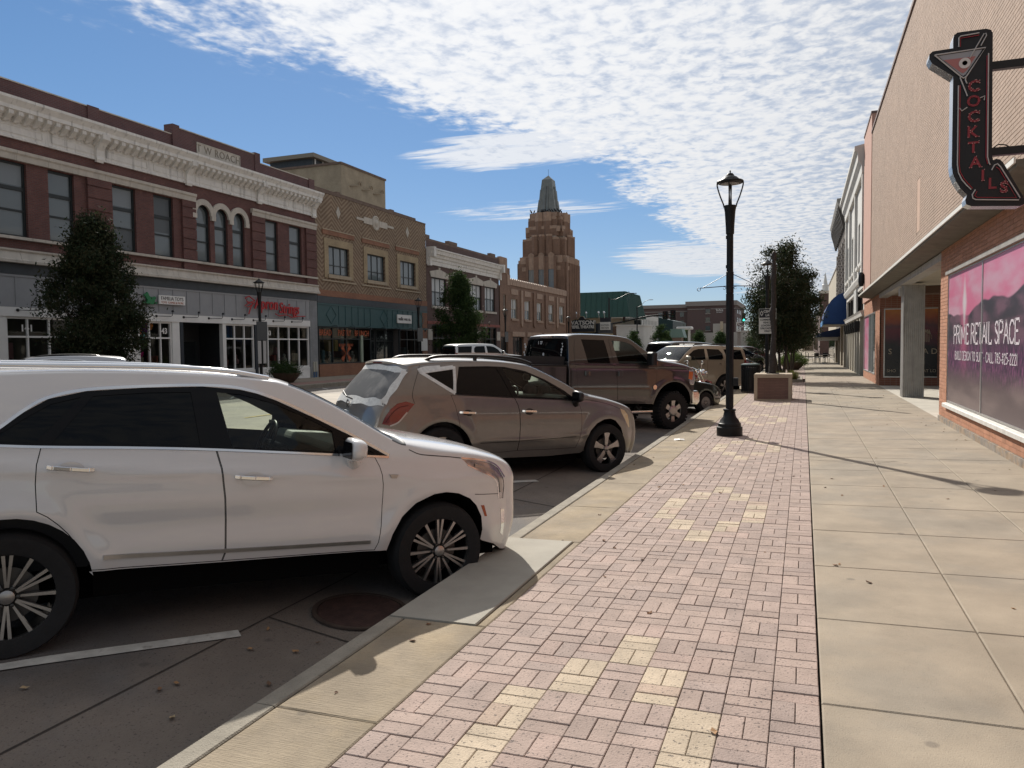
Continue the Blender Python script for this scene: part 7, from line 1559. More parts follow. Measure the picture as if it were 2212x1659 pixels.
# ---------------------------------------------------------------- sedan behind the pickup and the other cars
SED = dict(W=.87, plan=[(-3.7, .82), (-3.3, .93), (-2.6, .99), (-1.5, 1.), (-.3, 1.), (.2, .97), (.5, .91), (.75, .80), (.9, .70)], low=[(.2, .08), (.35, .03), (.55, .0), (.8, .008), (1.5, .01)], zs=[(-3.7, .98), (-1, .93), (0, .86), (.8, .70)], tum=(.42, .35),
    flare=[(0, .31, .42, .010), (-2.65, .31, .42, .010)],
    keys=[(.66, .24, .80, .22), (.70, .42, .86, .42), (.68, .56, .85, .56), (.60, .68, .80, .70), (.40, .78, .60, .82), (0, .85, .10, .91), (-.40, .91, -.36, .96), (-.75, 1.10, -.62, 1.13), (-1.15, 1.33, -1.05, 1.36), (-1.40, 1.38, -1.35, 1.43), (-2.0, 1.39, -2.0, 1.445), (-2.45, 1.34, -2.45, 1.40), (-2.95, 1.10, -2.98, 1.13), (-3.20, 1.01, -3.22, 1.06), (-3.60, .96, -3.68, .99), (-3.66, .70, -3.78, .70), (-3.60, .28, -3.72, .26)],
    top=[('hood', 3.6, 5.9, 0, .86, M_dgreen), ('windscreen', 6.0, 8.3, 0, .9, M_shieldg), ('rear_window', 11.2, 12.8, 0, .88, M_tint)], slines=[.86, .88, .9],
    bottom=[(-3.60, .28), (-3.1, .26)]+arch_pts(-2.65, .30, .37, 4, 176)+[(-2.25, .24), (-.40, .23)]+arch_pts(0, .30, .37, 4, 176)+[(.42, .24), (.66, .24)],
    panes=[([(-1.55, .965), (-.62, .935), (-.92, 1.10), (-1.2, 1.26), (-1.45, 1.30), (-1.58, 1.30)], M_clear), ([(-1.64, .968), (-2.65, .99), (-2.40, 1.20), (-2.1, 1.30), (-1.66, 1.305)], M_tint)],
    doors=[[(-1.58, .93), (-1.57, .6), (-1.60, .29), (-2.22, .30), (-2.32, .46), (-2.45, .65), (-2.52, .94)], [(-1.579, .93), (-1.569, .6), (-1.599, .29), (-.6, .28), (-.56, .6), (-.60, .90)]],
    feats=[([(.50, .66), (.63, .60), (.64, .50), (.46, .54)], 'headlight', M_lens, 0)], ribbons=[('side_moulding', [(-2.2, .46), (-.5, .45)], .05, .01, M_rub), ('bumper_strip', [(.44, .42), (.55, .42), (.68, .42)], .05, .012, M_rub)],
    handles=[(0, -2.45, .82, -2.25, .82, .03, M_rub), (1, -1.5, .82, -1.3, .82, .03, M_rub)], mirror=(-.68, .98, 1.0, .08, .10, .065, M_dgreen), paint=M_dgreen, floor=(-3.4, .6), floor_z=.18, tyre=(.31, .19), wd=.2, axles=(0, -2.65), track=.86, wstyle='steel', cabin=(-.75, .95, -1.4, .55), grid=.07)
build_car(SED, 'dark_sedan', 'dark green older sedan tucked in beyond the brown pickup', 'car', (-3.28, 23.0, -.26), 52, 2.2, 'cars parked at an angle along the near kerb', grid=.07)
def variant(base, paint, **kw):
    s = dict(base); old = base['paint']; s['paint'] = paint
    s['top'] = [t[:5]+((paint,) if t[5] is old else (t[5],)) for t in base['top']]; s['extra'] = []
    s['mirror'] = base['mirror'][:6]+(paint,) if base.get('mirror') else None; s['ribbons'] = [r for r in base['ribbons'] if r[0] not in ('tape',)]; s['top_ribbons'] = []; s['cup_mat'] = M_rub; s['handles'] = []
    s['panes'] = [(p, M_tint) for p, _ in base['panes']]; s['top'] = [t[:5]+((M_tint,) if t[5] is M_dust else (t[5],)) for t in s['top']]; s['cabin'] = None; s.update(kw); return s
def rails(m):
    def f(root, W, S):
        for s in (-1, 1): MB().tube(smooth_line([(-3.0, s*.62, 1.66), (-2.84, s*.63, 1.74), (-2.4, s*.635, 1.765), (-1.9, s*.635, 1.765), (-1.5, s*.62, 1.735), (-1.3, s*.61, 1.68)], 3), .022, 8).build('roof_rail', m, root)
    return f
NEARG = 'cars parked at an angle along the near kerb'; FARG = 'cars parked along the far kerb'
def near(spec, nm, lab, y, paint, x=-3.5, yaw=52, **kw): build_car(variant(spec, paint, **kw), nm, lab, 'car', (x, y, rz(x)-.02), yaw, 2.2, NEARG, grid=.09)
near(YUK, 'dark_suv', 'black SUV showing above the tan SUV roof', 37.2, M_blackp)
near(MUR, 'grey_car', 'dark grey crossover nosed in beyond the litter bin', 43.0, mat('dark_grey_paint', (.05, .055, .06), .3, metal=.5, coat=1.))
near(SED, 'silver_sedan', 'silver sedan glimpsed past the sign post', 48.6, M_silver)
near(XT5, 'black_car', 'glossy black crossover beyond the silver sedan', 54.6, M_blackp)
near(SED, 'white_sedan', 'white sedan far along the kerb behind the tree trunks', 61, M_pearl)
near(MUR, 'maroon_car', 'dark maroon crossover parked by the cafe end of the near kerb', 68, mat('maroon_paint', (.07, .012, .014), .3, coat=1.))
def far(spec, nm, lab, y, paint, x=-20.6, yaw=235, **kw): build_car(variant(spec, paint, **kw), nm, lab, 'car', (x, y, rz(x)), yaw, 0, FARG, grid=.09)
far(XT5, 'silver_crossover', 'silver crossover seen over the white SUV roof', 14.2, M_silver, x=-20.8, yaw=232, extra=[rails(M_rub)])
far(YUK, 'silver_suv', 'pale silver SUV with roof rails behind the taupe crossover', 44.6, mat('pale_silver_paint', (.55, .56, .56), .3, metal=.6, coat=.8), x=-17.2, yaw=52, extra=[rails(M_chrome)])
far(SED, 'grey_sedan', 'dark sedan roof beside the pale silver SUV', 40.2, mat('dark_grey_paint', (.05, .055, .06), .3, metal=.5, coat=1.), x=-20.5, yaw=232)
# ================================================================== street furniture
M_lamp = mat('lamp_black', (.010, .011, .012), .42, var=.2, vscale=6, spec=.3)
M_lglass = mat('lamp_frost', (.30, .30, .29), .5)
def make_lamp(arms=True):
    t = thing('street_lamp', 'l', 'street lamp')
    MB().lathe([(.24, 0), (.24, .16), (.232, .17), (.215, .175), (.21, .235), (.19, .25), (.17, .30), (.12, .36), (.105, .44), (.10, .47), (.118, .475), (.118, .505), (.09, .51)], 32).build('base', M_lamp, t, smooth=35)
    MB().lathe([(.062, .50), (.062, 2.70), (.070, 2.705), (.070, 3.10), (.062, 3.105), (.062, 3.80), (.076, 3.81), (.080, 3.95), (.098, 4.22), (.112, 4.30), (.112, 4.34), (.0, 4.34)], 20).build('pole', M_lamp, t, smooth=35)
    for k in range(8):
        a = 2*math.pi*k/8; MB().tube([(.060*math.cos(a), .060*math.sin(a), .52), (.060*math.cos(a), .060*math.sin(a), 2.69)], .012, 6).build('flute', M_lamp, t)
    hat = MB().lathe([(.0, 5.0), (.012, 4.985), (.016, 4.965), (.008, 4.95), (.02, 4.94), (.05, 4.935), (.075, 4.90), (.08, 4.885), (.12, 4.87), (.165, 4.83), (.175, 4.815), (.235, 4.80), (.247, 4.785), (.247, 4.765), (.22, 4.75), (.0, 4.745)], 28).build('hat', M_lamp, t, smooth=35)
    MB().lathe([(.0, 4.735), (.17, 4.74), (.17, 4.744), (0, 4.7445)], 20).build('lamp_lens', M_lglass, t)
    for k in range(4):
        a = math.pi/2*k; p = [(.238, 4.76), (.232, 4.70), (.205, 4.60), (.165, 4.48), (.125, 4.38), (.108, 4.31)]
        MB().tube([(r*math.cos(a), r*math.sin(a), z) for r, z in smooth_line(p, 3)], .013, 6).build('basket_arm', M_lamp, t, smooth=60)
    for dx in (-.018, .018): MB().tube([(dx*1.3, 0, 4.34), (dx*.5, 0, 4.74)], .012, 6).build('stem', M_lamp, t)
    for z in (3.75, 3.2): MB().box(-.075, -.055, -.015, .015, z-.03, z+.03).build('clamp', M_lamp, t)
    if arms:
        M_sc = mat('banner_iron', (.03, .03, .07), .4)
        for s in (-1, 1):
            b = MB().tube([(s*.065, 0, 2.835), (s*.55, 0, 2.815)], .008, 6); b.tube([(s*.065, 0, 3.05), (s*.50, 0, 2.82)], .006, 6)
            b.tube([(s*(.575+.03*math.cos(q)), 0, 2.79+.03*math.sin(q)) for q in np.linspace(2.2, 8.0, 14)], .006, 6); b.tube([(s*(.10+.025*math.cos(q)), 0, 2.80+.025*math.sin(q)) for q in np.linspace(.8, 6.0, 12)], .005, 6)
            b.build('banner_arm', M_sc, t, smooth=60)
    return t
lampA = make_lamp(); lampA.location = (-1.31, 15.11, gz(-1.31)-.003); lampA['label'] = 'black street lamp on flared base standing alone on the pavers'; lampA['group'] = 'street lamps'
MB().box(.06, .16, -.06, .06, .95, 1.10).build('outlet_box', M_lamp, lampA)
lampB = make_lamp(False); lampB.location = (-1.31, 31.1, gz(-1.31)); lampB['label'] = 'black street lamp behind the statue carrying the centre lane sign'; lampB['group'] = 'street lamps'
LL = [(28.95, 'street lamp with plates in front of the red script shop sign'), (44.5, 'street lamp before the teal shopfront'), (60.0, 'street lamp before the dark brown brick building'), (78.5, 'street lamp before the tan theatre wing')]
for y, lab in LL:
    l = dup(lampB, (-23.3, y, -.003), 0, lab)
for l_, y in ((bpy.data.objects.get(o.name), o.location.y) for o in list(bpy.data.objects) if o.get('category') == 'street lamp' and o.location.x < -20):
    MB().box(.0, .03, -.36, .36, 2.14, 3.0).build('banner_panel', mat('panel_dark', (.05, .055, .06), .5), l_).location = (.08, 0, 0)
    if y < 30:
        MB().box(.0, .02, -.30, -.08, 1.08, 2.12).build('notice_plate', mat('plate_grey', (.4, .4, .4), .5), l_).location = (.08, 0, 0)
        MB().box(.0, .02, .06, .26, 1.08, 2.12).build('notice_plate', mat('plate_grey', (.4, .4, .4), .5), l_).location = (.08, 0, 0)
for y, lab in ((47, 'street lamp beyond the bowl planter on the near pavement'), (63, 'street lamp past the trees on the near pavement'), (79, 'street lamp by the cafe fence')):
    dup(lampB, (-1.31, y, gz(-1.31)), 0, lab)
# sign on the second lamp
sg = thing('lane_sign', 'black and white centre lane loading sign on a lamp post behind the statue', 'sign', (-1.295, 30.98, 0))
M_sw = mat('sign_white', (.60, .60, .57), .5, var=.06); M_sbk = mat('sign_blk', (.012, .014, .02), .45)
MB().rbox(-.315, .315, -.006, 0, 2.105, 3.065, .0).build('plate', M_sw, sg); MB().box(-.300, .300, -.010, -.0065, 2.72, 3.05).build('header', M_sbk, sg)
fr = MB()
for q in ((-.315, .315, 3.052, 3.065), (-.315, .315, 2.105, 2.118), (-.315, -.302, 2.118, 3.052), (.302, .315, 2.118, 3.052)): fr.box(q[0], q[1], -.012, -.0062, q[2], q[3])
fr.build('border', mat('sign_edge', (.45, .46, .42), .5), sg)
dm = MB(); pts = [(-.215, 2.79), (-.165, 2.885), (-.215, 2.98), (-.265, 2.885)]
for a, b in zip(pts, pts[1:]+pts[:1]): dm.bar((a[0], -.014, a[1]), (b[0], -.014, b[1]), .022, .004, (0, 1, 0))
dm.build('diamond', M_sw, sg)
def signtext(body, x, z, sz, m, xs=1., al='CENTER'):
    q = MB(); text_on(q, body, (x, -.013, z), (1, 0, 0), (0, 0, 1), sz, .002, xs=xs, bold=.003, align=al); q.build('lettering', m, sg)
signtext('CENTER', .07, 2.95, .125, M_sw, .95); signtext('LANE', .07, 2.81, .125, M_sw, .95)
for k, s_ in enumerate(('COMMERCIAL', 'VEHICLE', 'LOADING &', 'UNLOADING', 'ONLY')): signtext(s_, 0, 2.635-.108*k, .098, M_sbk, .88)
MB().bar((0, .02, 2.4), (0, -.04 + .05, 2.4), .04).build('bracket', M_lamp, sg)
# pedestal and tall statue
pd = thing('pedestal', 'square tan pedestal with recessed brick panels under the tall statue', 'pedestal', (-.87, 25.2, gz(-.87)-.006))
M_pd = mat('pedestal_concrete', (.40, .33, .245), .85, var=.10, vscale=3, bump=.3, bscale=60)
M_pb = brickmat('pedestal_brick', (.21, .125, .098), (.18, .105, .085), (.13, .085, .07), w=.30, h=.048, ms=.005, bump=.6)
e = .545; MB().box(-e+.03, e-.03, -e+.03, e-.03, 0, .76).build('core', M_pb, pd)
fr = MB()
for s in (-1, 1):
    for t_ in (-1, 1): fr.box(s*e, s*(e-.10), t_*e, t_*(e-.10), 0, .70)
fr.build('corner_posts', M_pd, pd); MB().rbox(-e-.005, e+.005, -e-.005, e+.005, .701, .815, .012).build('cap', M_pd, pd)
MB().box(-e+.101, e-.101, -e+.004, -e+.03, 0, .05).build('base_rail', M_pd, pd)
st = thing('statue', 'tall slender dark bark textured statue standing on the pedestal', 'statue', (-.90, 25.15, gz(-.87)+.808))
sec = [(0, .135, .10, 0), (.25, .128, .10, .01), (.55, .115, .095, .0), (.85, .095, .09, .025), (1.2, .085, .08, .035), (1.5, .10, .09, .03), (1.75, .105, .10, .0), (1.92, .12, .10, -.01), (2.05, .085, .08, .015), (2.2, .09, .085, .03), (2.5, .085, .08, .025), (2.8, .082, .08, .02), (2.95, .10, .09, .015), (3.1, .088, .08, .03), (3.3, .08, .075, .03), (3.45, .06, .06, .025), (3.55, .075, .075, .03), (3.66, .085, .085, .03), (3.74, .06, .06, .03), (3.78, .01, .01, .03)]
zz = np.linspace(0, 3.78, 150); f_ = [np.interp(zz, [s[0] for s in sec], [s[k] for s in sec]) for k in (1, 2, 3)]; vs_ = []; n = 22; rng = np.random.default_rng(5); nz_ = rng.normal(0, 1, (150, n)); nz_ = (nz_+np.roll(nz_, 1, 1)+np.roll(nz_, 1, 0)*1.6)/2.6
for i, z in enumerate(zz):
    for k in range(n):
        a = 2*math.pi*k/n; j = 1+.07*nz_[i, k]+.05*math.sin(5*a+z*6)
        vs_.append((f_[2][i]+f_[0][i]*.86*j*math.cos(a), f_[1][i]*.86*j*math.sin(a), z))
MB().add(vs_, [(i*n+k, i*n+(k+1) % n, (i+1)*n+(k+1) % n, (i+1)*n+k) for i in range(149) for k in range(n)]).build('figure', mat('dark_bronze_bark', (.040, .033, .030), .65, var=.35, vscale=20, metal=.2, bump=.8, bscale=40), st, smooth=180)
MB().box(-.17, .19, -.13, .13, .0, .02).build('base_plate', mat('dark_bronze_bark', (.03, .03, .03), .6), st)
# litter bin
bn = thing('litter_bin', 'round black slatted litter bin at the kerb behind the pedestal', 'bin', (-1.78, 28.9, gz(-1.78)))
MB().lathe([(.26, .06), (.27, .85), (.25, .9)], 24).build('liner', M_rub if 'M_rub' in globals() else M_iron, bn)
for k in range(28):
    a = 2*math.pi*k/28; MB().bar((.315*math.cos(a), .315*math.sin(a), .03), (.325*math.cos(a), .325*math.sin(a), .97), .036, .012, (math.cos(a), math.sin(a), 0)).build('slat', M_lamp, bn)
for z in (.05, .78, .96): MB().lathe([(.31, z), (.34, z), (.34, z+.04), (.31, z+.04)], 28, caps=False).build('hoop', M_lamp, bn)
MB().lathe([(.34, .99), (.33, 1.03), (.20, 1.06), (.16, 1.04)], 28, caps=False).build('rim', mat('bin_rim', (.06, .09, .085), .4), bn)
# ---- cafe tables, chairs and fence
def cafe_chair(loc, rot, lab):
    c = thing('cafe_chair', lab, 'chair', loc, rot, 'cafe chairs')
    MB().rbox(-.2, .2, -.2, .2, .43, .46, .01).build('seat', M_iron, c); MB().rbox(-.2, .2, .17, .2, .55, .86, .01).build('backrest', M_iron, c)
    for x in (-.18, .18):
        for y in (-.18, .18): MB().tube([(x*1.1, y*1.1, 0), (x, y, .43 if y < 0 else .86)], .011, 6).build('leg', M_iron, c)
def cafe_table(loc, lab):
    c = thing('cafe_table', lab, 'table', loc, 0, 'cafe tables')
    MB().lathe([(0, .72), (.38, .72), (.38, .745), (0, .75)], 20).build('tabletop', mat('table_metal', (.25, .26, .25), .4, metal=.5), c); MB().tube([(0, 0, .03), (0, 0, .72)], .03, 8).build('stem', M_iron, c); MB().lathe([(.26, 0), (.24, .03), (.03, .05)], 16).build('foot', M_iron, c)
cafe_table((1.75, 72.0, gz(1.75)), 'round cafe table nearest the shop piers'); cafe_table((1.05, 75.0, gz(1)), 'round cafe table inside the fence')
for k, (x, y, r_) in enumerate(((1.15, 72.2, 1.4), (2.3, 72.2, -1.5), (1.8, 72.8, 0.1), (.6, 75.1, 1.5), (1.6, 75.2, -1.5), (1.1, 74.3, 3.1))):
    cafe_chair((x, y, gz(x)), r_, ('black cafe chair at the table by the shop piers', 'black cafe chair at the table inside the fence')[k > 2])
fn = thing('cafe_fence', 'low black railing around the cafe tables', 'fence', (.2, 78.4, gz(.2)))
for x in (0, 1.25): MB().box(x-.03, x+.03, -.03, .03, 0, 1.0).build('post', M_iron, fn)
for z in (.15, .92): MB().box(.03, 1.22, -.012, .012, z, z+.03).build('rail', M_iron, fn)
for k in range(9): MB().box(.14+.12*k, .155+.12*k, -.008, .008, .18, .92).build('baluster', M_iron, fn)
# ---- motorcycle between the sedan and the tan SUV
mc = thing('motorcycle', 'chrome and red cruiser motorcycle with clear windshield between the parked cars', 'motorcycle', (-3.75, 27.0, -.19), R(45))
M_mred = mat('moto_red', (.22, .012, .015), .2, coat=1.); M_shield = glassmat('moto_shield', (.6, .6, .6), .05, alpha=.25)
for x, r_ in ((.78, .31), (-.75, .31)):
    w_ = MB().lathe([(.22, -.05), (.29, -.06), (.31, -.02), (.31, .02), (.29, .06), (.22, .05)], 28, (x, 0, r_), 'y', caps=False).build('tyre', M_tyre, mc, smooth=50)
    sp = MB()
    for k in range(12): a = 2*math.pi*k/12; sp.tube([(x, 0, r_), (x+.225*math.cos(a), 0, r_+.225*math.sin(a))], .006, 5)
    sp.lathe([(.215, -.035), (.235, -.03), (.235, .03), (.215, .035)], 28, (x, 0, r_), 'y', caps=False); o = sp.build('spokes', M_chrome, mc)
MB().prism([(.98, .52), (1.02, .60), (.78, .68), (.52, .62), (.54, .56), (.78, .635)], 'y', -.07, .07).build('front_fender', M_mred, mc, bev=.02); MB().prism([(-.40, .66), (-.75, .70), (-1.08, .55), (-1.10, .45), (-.98, .52), (-.75, .64), (-.45, .60)], 'y', -.09, .09).build('rear_fender', M_mred, mc, bev=.02)
MB().lathe([(0, -.30), (.10, -.26), (.15, -.05), (.15, .12), (.09, .26), (0, .30)], 16, (.12, 0, .80), 'x', sq=.9).build('fuel_tank', M_mred, mc, smooth=60)
MB().rbox(-.55, -.05, -.15, .15, .66, .76, .04).build('seat', M_rub, mc); MB().rbox(-.85, -.55, -.11, .11, .72, .82, .03).build('passenger_seat', M_rub, mc)
MB().lathe([(0, -.17), (.15, -.15), (.17, 0), (.15, .15), (0, .17)], 12, (.05, 0, .42), 'y').box(-.25, .3, -.14, .14, .22, .40).build('engine', M_chrome, mc, bev=.02)
for s in (-1, 1):
    MB().tube([(.80, s*.09, .31), (.42, s*.09, 1.02)], .024, 8).build('fork', M_chrome, mc); MB().tube([(.2, s*.18, .30), (-.3, s*.2, .26), (-1.0, s*.2, .30)], .04, 10).build('exhaust', M_chrome, mc, smooth=60)
    MB().tube([(.44, 0, 1.02), (.38, s*.2, 1.10), (.22, s*.38, 1.08)], .014, 8).build('handlebar', M_chrome, mc); MB().tube([(.30, s*.36, 1.08), (.30, s*.40, 1.25)], .007, 6).build('mirror_stem', M_chrome, mc)
    MB().lathe([(0, -.012), (.06, -.008), (.065, 0), (.06, .012), (0, .02)], 14, (.30, s*.41, 1.29), 'x').build('mirror', M_chrome, mc); MB().lathe([(0, -.05), (.05, -.03), (.055, .03), (0, .045)], 12, (.62, s*.21, .92), 'x').build('spot_lamp', M_chrome, mc, smooth=60)
MB().lathe([(0, -.09), (.08, -.06), (.10, .02), (.10, .06), (0, .075)], 16, (.62, 0, .95), 'x').build('headlight', M_chrome, mc, smooth=60)
v = []
for i in range(7):
    for j in range(6): a = (i-3)/3*.28; v.append((.52-.32*(j/5)-.5*a*a*2, a*(1-.25*j/5), 1.02+.48*j/5))
MB().add(v, [(i*6+j, i*6+j+1, i*6+j+7, i*6+j+6) for i in range(6) for j in range(5)]).build('windshield', M_shield, mc, smooth=180)
# ---- fallen leaves and a scrap of litter
M_leafd = [mat('dry_leaf%d' % i, c, .85) for i, c in enumerate(((.30, .17, .08), (.20, .10, .05), (.36, .27, .16), (.13, .075, .045)))]
rng = random.Random(11); lm = []
for m_ in M_leafd:
    q = MB(); pts = [(-.045, 0, .006), (-.02, -.022, .016), (.015, -.026, .010), (.05, 0, .02), (.02, .02, .004), (-.02, .024, .018)]
    q.add(pts+[(0, 0, .002)], [(0, 1, 6), (1, 2, 6), (2, 3, 6), (3, 4, 6), (4, 5, 6), (5, 0, 6)]); me = q.mesh('dry_leaf'); me.materials.append(m_); lm.append(me)
for k in range(120):
    if k < 34: x, y = rng.uniform(-1.7, 2.6), rng.uniform(3, 15)
    elif k < 44: x, y = rng.uniform(2.2, 2.65), rng.uniform(9, 18)
    elif k < 100: x, y = rng.uniform(.1, 2.6), 16+rng.random()**.7*18
    elif k < 110: x, y = rng.uniform(-2.35, -1.85), rng.uniform(3, 14)
    else: x, y = rng.uniform(-4.2, -2.8), rng.uniform(2.2, 4.4)
    z = (gz(x) if x > -2.5 else rz(x)+.012)+.001
    o = bpy.data.objects.new('dry_leaf', rng.choice(lm)); COL.objects.link(o); o.location = (x, y, z); o.rotation_euler = (rng.uniform(-.2, .2), rng.uniform(-.2, .2), rng.uniform(0, 6)); s_ = rng.uniform(.30, .62); o.scale = (s_, s_, s_)
    tag(o, ('small curled dry leaf lying on the pavement' if x > -2.5 else 'small curled dry leaf lying in the gutter'), 'leaf', 'fallen leaves')
lt = MB().add([(-.09, -.03, .0), (.02, -.05, .02), (.10, -.02, .004), (.08, .04, .025), (-.03, .05, .006), (-.1, .02, .02), (0, 0, .03)], [(0, 1, 6), (1, 2, 6), (2, 3, 6), (3, 4, 6), (4, 5, 6), (5, 0, 6)]).build('paper_scrap', M_whitep); lt.location = (-2.12, 14.2, gz(-2.12)+.001); tag(lt, 'crumpled white paper scrap on the kerb strip', 'litter')
# ================================================================== vegetation
def leafmat(name, c, c2):
    m = bpy.data.materials.new(name); m.use_nodes = True; nt = m.node_tree; nt.nodes.clear()
    out = nd(nt, 'ShaderNodeOutputMaterial'); g = nd(nt, 'ShaderNodeNewGeometry'); cr = nd(nt, 'ShaderNodeMix', data_type='RGBA')
    lk(nt, g, 'Random Per Island', cr, 0); cr.inputs[6].default_value = (*c, 1); cr.inputs[7].default_value = (*c2, 1)
    d = nd(nt, 'ShaderNodeBsdfPrincipled'); d.inputs['Roughness'].default_value = .7; d.inputs['Specular IOR Level'].default_value = .12; lk(nt, cr, 2, d, 'Base Color')
    t = nd(nt, 'ShaderNodeBsdfTranslucent'); lk(nt, cr, 2, t, 0)
    mx = nd(nt, 'ShaderNodeMixShader'); mx.inputs[0].default_value = .28; lk(nt, d, 0, mx, 1); lk(nt, t, 0, mx, 2); lk(nt, mx, 0, out, 0); return m
L_dark = leafmat('leaf_dark', (.016, .034, .016), (.045, .058, .024)); L_rust = leafmat('leaf_rust', (.020, .040, .020), (.052, .050, .026)); L_bright = leafmat('leaf_bright', (.05, .10, .02), (.13, .17, .04)); L_mid = leafmat('leaf_mid', (.025, .055, .02), (.06, .09, .03)); L_grass = leafmat('leaf_grass', (.10, .13, .04), (.22, .20, .08))
M_bark = mat('bark', (.055, .045, .038), .95, var=.3, vscale=10, bump=.9, bscale=25, bstretch=(1, 1, .3))
def leaves(cent, ls, rng, flat=.0):
    """diamond leaves at the given centres"""
    n = len(cent); d = rng.normal(0, 1, (n, 3)); d /= np.linalg.norm(d, axis=1, keepdims=True); a = rng.normal(0, 1, (n, 3)); a -= (a*d).sum(1, keepdims=True)*d; a /= np.linalg.norm(a, axis=1, keepdims=True)
    b = np.cross(d, a); L = ls*rng.uniform(.7, 1.35, (n, 1)); w = L*.34
    V = np.stack([cent-a*L*.5, cent+b*w*.5+d*L*.06, cent+a*L*.5, cent-b*w*.5+d*L*.06], 1).reshape(-1, 3); F = np.arange(4*n).reshape(-1, 4); return V, F
def leaf_obj(name, V, F, m, par):
    me = bpy.data.meshes.new(name); me.vertices.add(len(V)); me.vertices.foreach_set('co', V.astype(np.float32).ravel()); me.loops.add(F.size); me.loops.foreach_set('vertex_index', F.astype(np.int32).ravel())
    me.polygons.add(len(F)); me.polygons.foreach_set('loop_start', np.arange(0, F.size, 4, dtype=np.int32)); me.update(); me.validate(); me.materials.append(m); o = bpy.data.objects.new(name, me); COL.objects.link(o); o.parent = par; o['kind'] = 'stuff'; return o
def crown_points(rng, n, prof, clumps, spread, z0, z1, power=.55, lump=.30):
    """clump centres fill a profile of radius by height; leaves gather round them"""
    zc = z0+(z1-z0)*rng.random(clumps); rc = np.interp(zc, [p[0] for p in prof], [p[1] for p in prof])*rng.random(clumps)**power; ac = rng.random(clumps)*2*np.pi
    rc *= 1+lump*np.sin(3*ac+zc*2.1)*.5
    C = np.stack([rc*np.cos(ac), rc*np.sin(ac), zc], 1); sz = spread*rng.uniform(.55, 1.35, clumps); i = rng.integers(0, clumps, n)
    return C[i]+rng.normal(0, 1, (n, 3))*sz[i][:, None]*np.array((1, 1, .8)), C
def tree(name, label, loc, prof, z0, z1, n, ls, m, seed, stems=1, trunk_r=.09, clumps=150, spread=.20, group=None, twig=0, sc=(1, 1)):
    rng = np.random.default_rng(seed); t = thing(name, label, 'tree', loc, 0, group)
    P, C = crown_points(rng, n, prof, clumps, spread, z0, z1); P[:, 0] *= sc[0]; P[:, 1] *= sc[1]; C[:, 0] *= sc[0]; C[:, 1] *= sc[1]
    V, F = leaves(P, ls, rng); leaf_obj('crown', V, F, m, t)
    tk = MB(); H = z1*.82
    for k in range(stems):
        a = 2*math.pi*k/stems+rng.random(); o = .10*(stems > 1); lean = .22*(stems > 1)
        base = Vector((o*math.cos(a), o*math.sin(a), 0)); pts = [base+Vector((lean*math.cos(a)*z/1.5*(.5+.2*k)+.03*math.sin(z*2+k), lean*math.sin(a)*z/1.5*.8+.03*math.cos(z*1.7+k), z)) for z in np.linspace(0, H, 9)]
        r0 = trunk_r/(stems**.5)*1.05; tk.tube(pts, [r0*(1.25 if i == 0 else 1)*(1-.88*i/8) for i in range(9)], 9)
        for j in range(10):
            q = pts[min(8, 2+j*6//10)]; c = Vector(C[rng.integers(0, clumps)])
            if c.z < q.z: c.z = q.z+.3
            md = q.lerp(c, .5)+Vector((0, 0, -.05)); tk.tube([q, md, c], [r0*.42, r0*.25, r0*.08], 6)
    tk.build('trunk', M_bark, t, smooth=60)
    if twig:
        b = MB()
        for k in range(twig): a = rng.random()*6.28; r = rng.random()*.5*prof[len(prof)//2][1]; x, y = r*math.cos(a)*sc[0], r*math.sin(a)*sc[1]; zt = z1-.5+.2*rng.random(); b.tube([(x, y, zt), (x*1.15, y*1.15, zt+.45+.4*rng.random())], [.008, .003], 4)
        b.build('twigs', M_bark, t, kind='stuff')
    return t
egg = [(.9, .3), (1.3, 1.0), (2.2, 1.42), (3.6, 1.48), (4.8, 1.15), (5.6, .7), (6.2, .35), (6.6, .1)]
tree('street_tree', 'dense dark oval tree in front of the red brick block', (-24.2, 20.95, 0), egg, 1.0, 6.5, 44000, .14, L_rust, 3, 1, .10, 200, .22, 'street trees', 0)
slim = [(.6, .3), (1.2, 1.2), (2.4, 1.7), (3.5, 1.75), (4.6, 1.45), (5.8, .9), (6.8, .45), (7.2, .1)]
tree('street_tree', 'slim green tree in front of the dark brown brick building', (-24.2, 52.8, 0), slim, .8, 7.1, 26000, .19, L_mid, 5, 1, .08, 140, .26, 'street trees')
wide = [(1.3, .4), (1.8, 1.15), (2.6, 1.55), (3.8, 1.6), (4.8, 1.45), (5.5, 1.0), (6.0, .55), (6.2, .15)]
tree('street_tree', 'leafy multi stem tree behind the tall statue', (-.95, 37.6, gz(-.9)), wide, 1.6, 6.1, 30000, .135, L_rust, 8, 4, .11, 105, .25, 'street trees', 14)
tree('street_tree', 'round leafy tree beyond the bowl planter', (-.75, 49.5, gz(-.8)), wide, 1.5, 6.0, 22000, .17, L_dark, 9, 3, .11, 110, .25, 'street trees', 5)
tree('street_tree', 'leafy tree past the awnings on the near pavement', (-.9, 60.5, gz(-.9)), wide, 1.5, 5.8, 12000, .2, L_dark, 10, 2, .10, 90, .28, 'street trees')
tree('street_tree', 'leafy tree by the cafe fence on the near pavement', (-.9, 73, gz(-.9)), wide, 1.5, 5.6, 8000, .22, L_dark, 12, 2, .10, 80, .28, 'street trees')
bush = [(.4, .3), (.9, 1.0), (1.9, 1.25), (2.8, .95), (3.6, .5), (4.1, .1)]
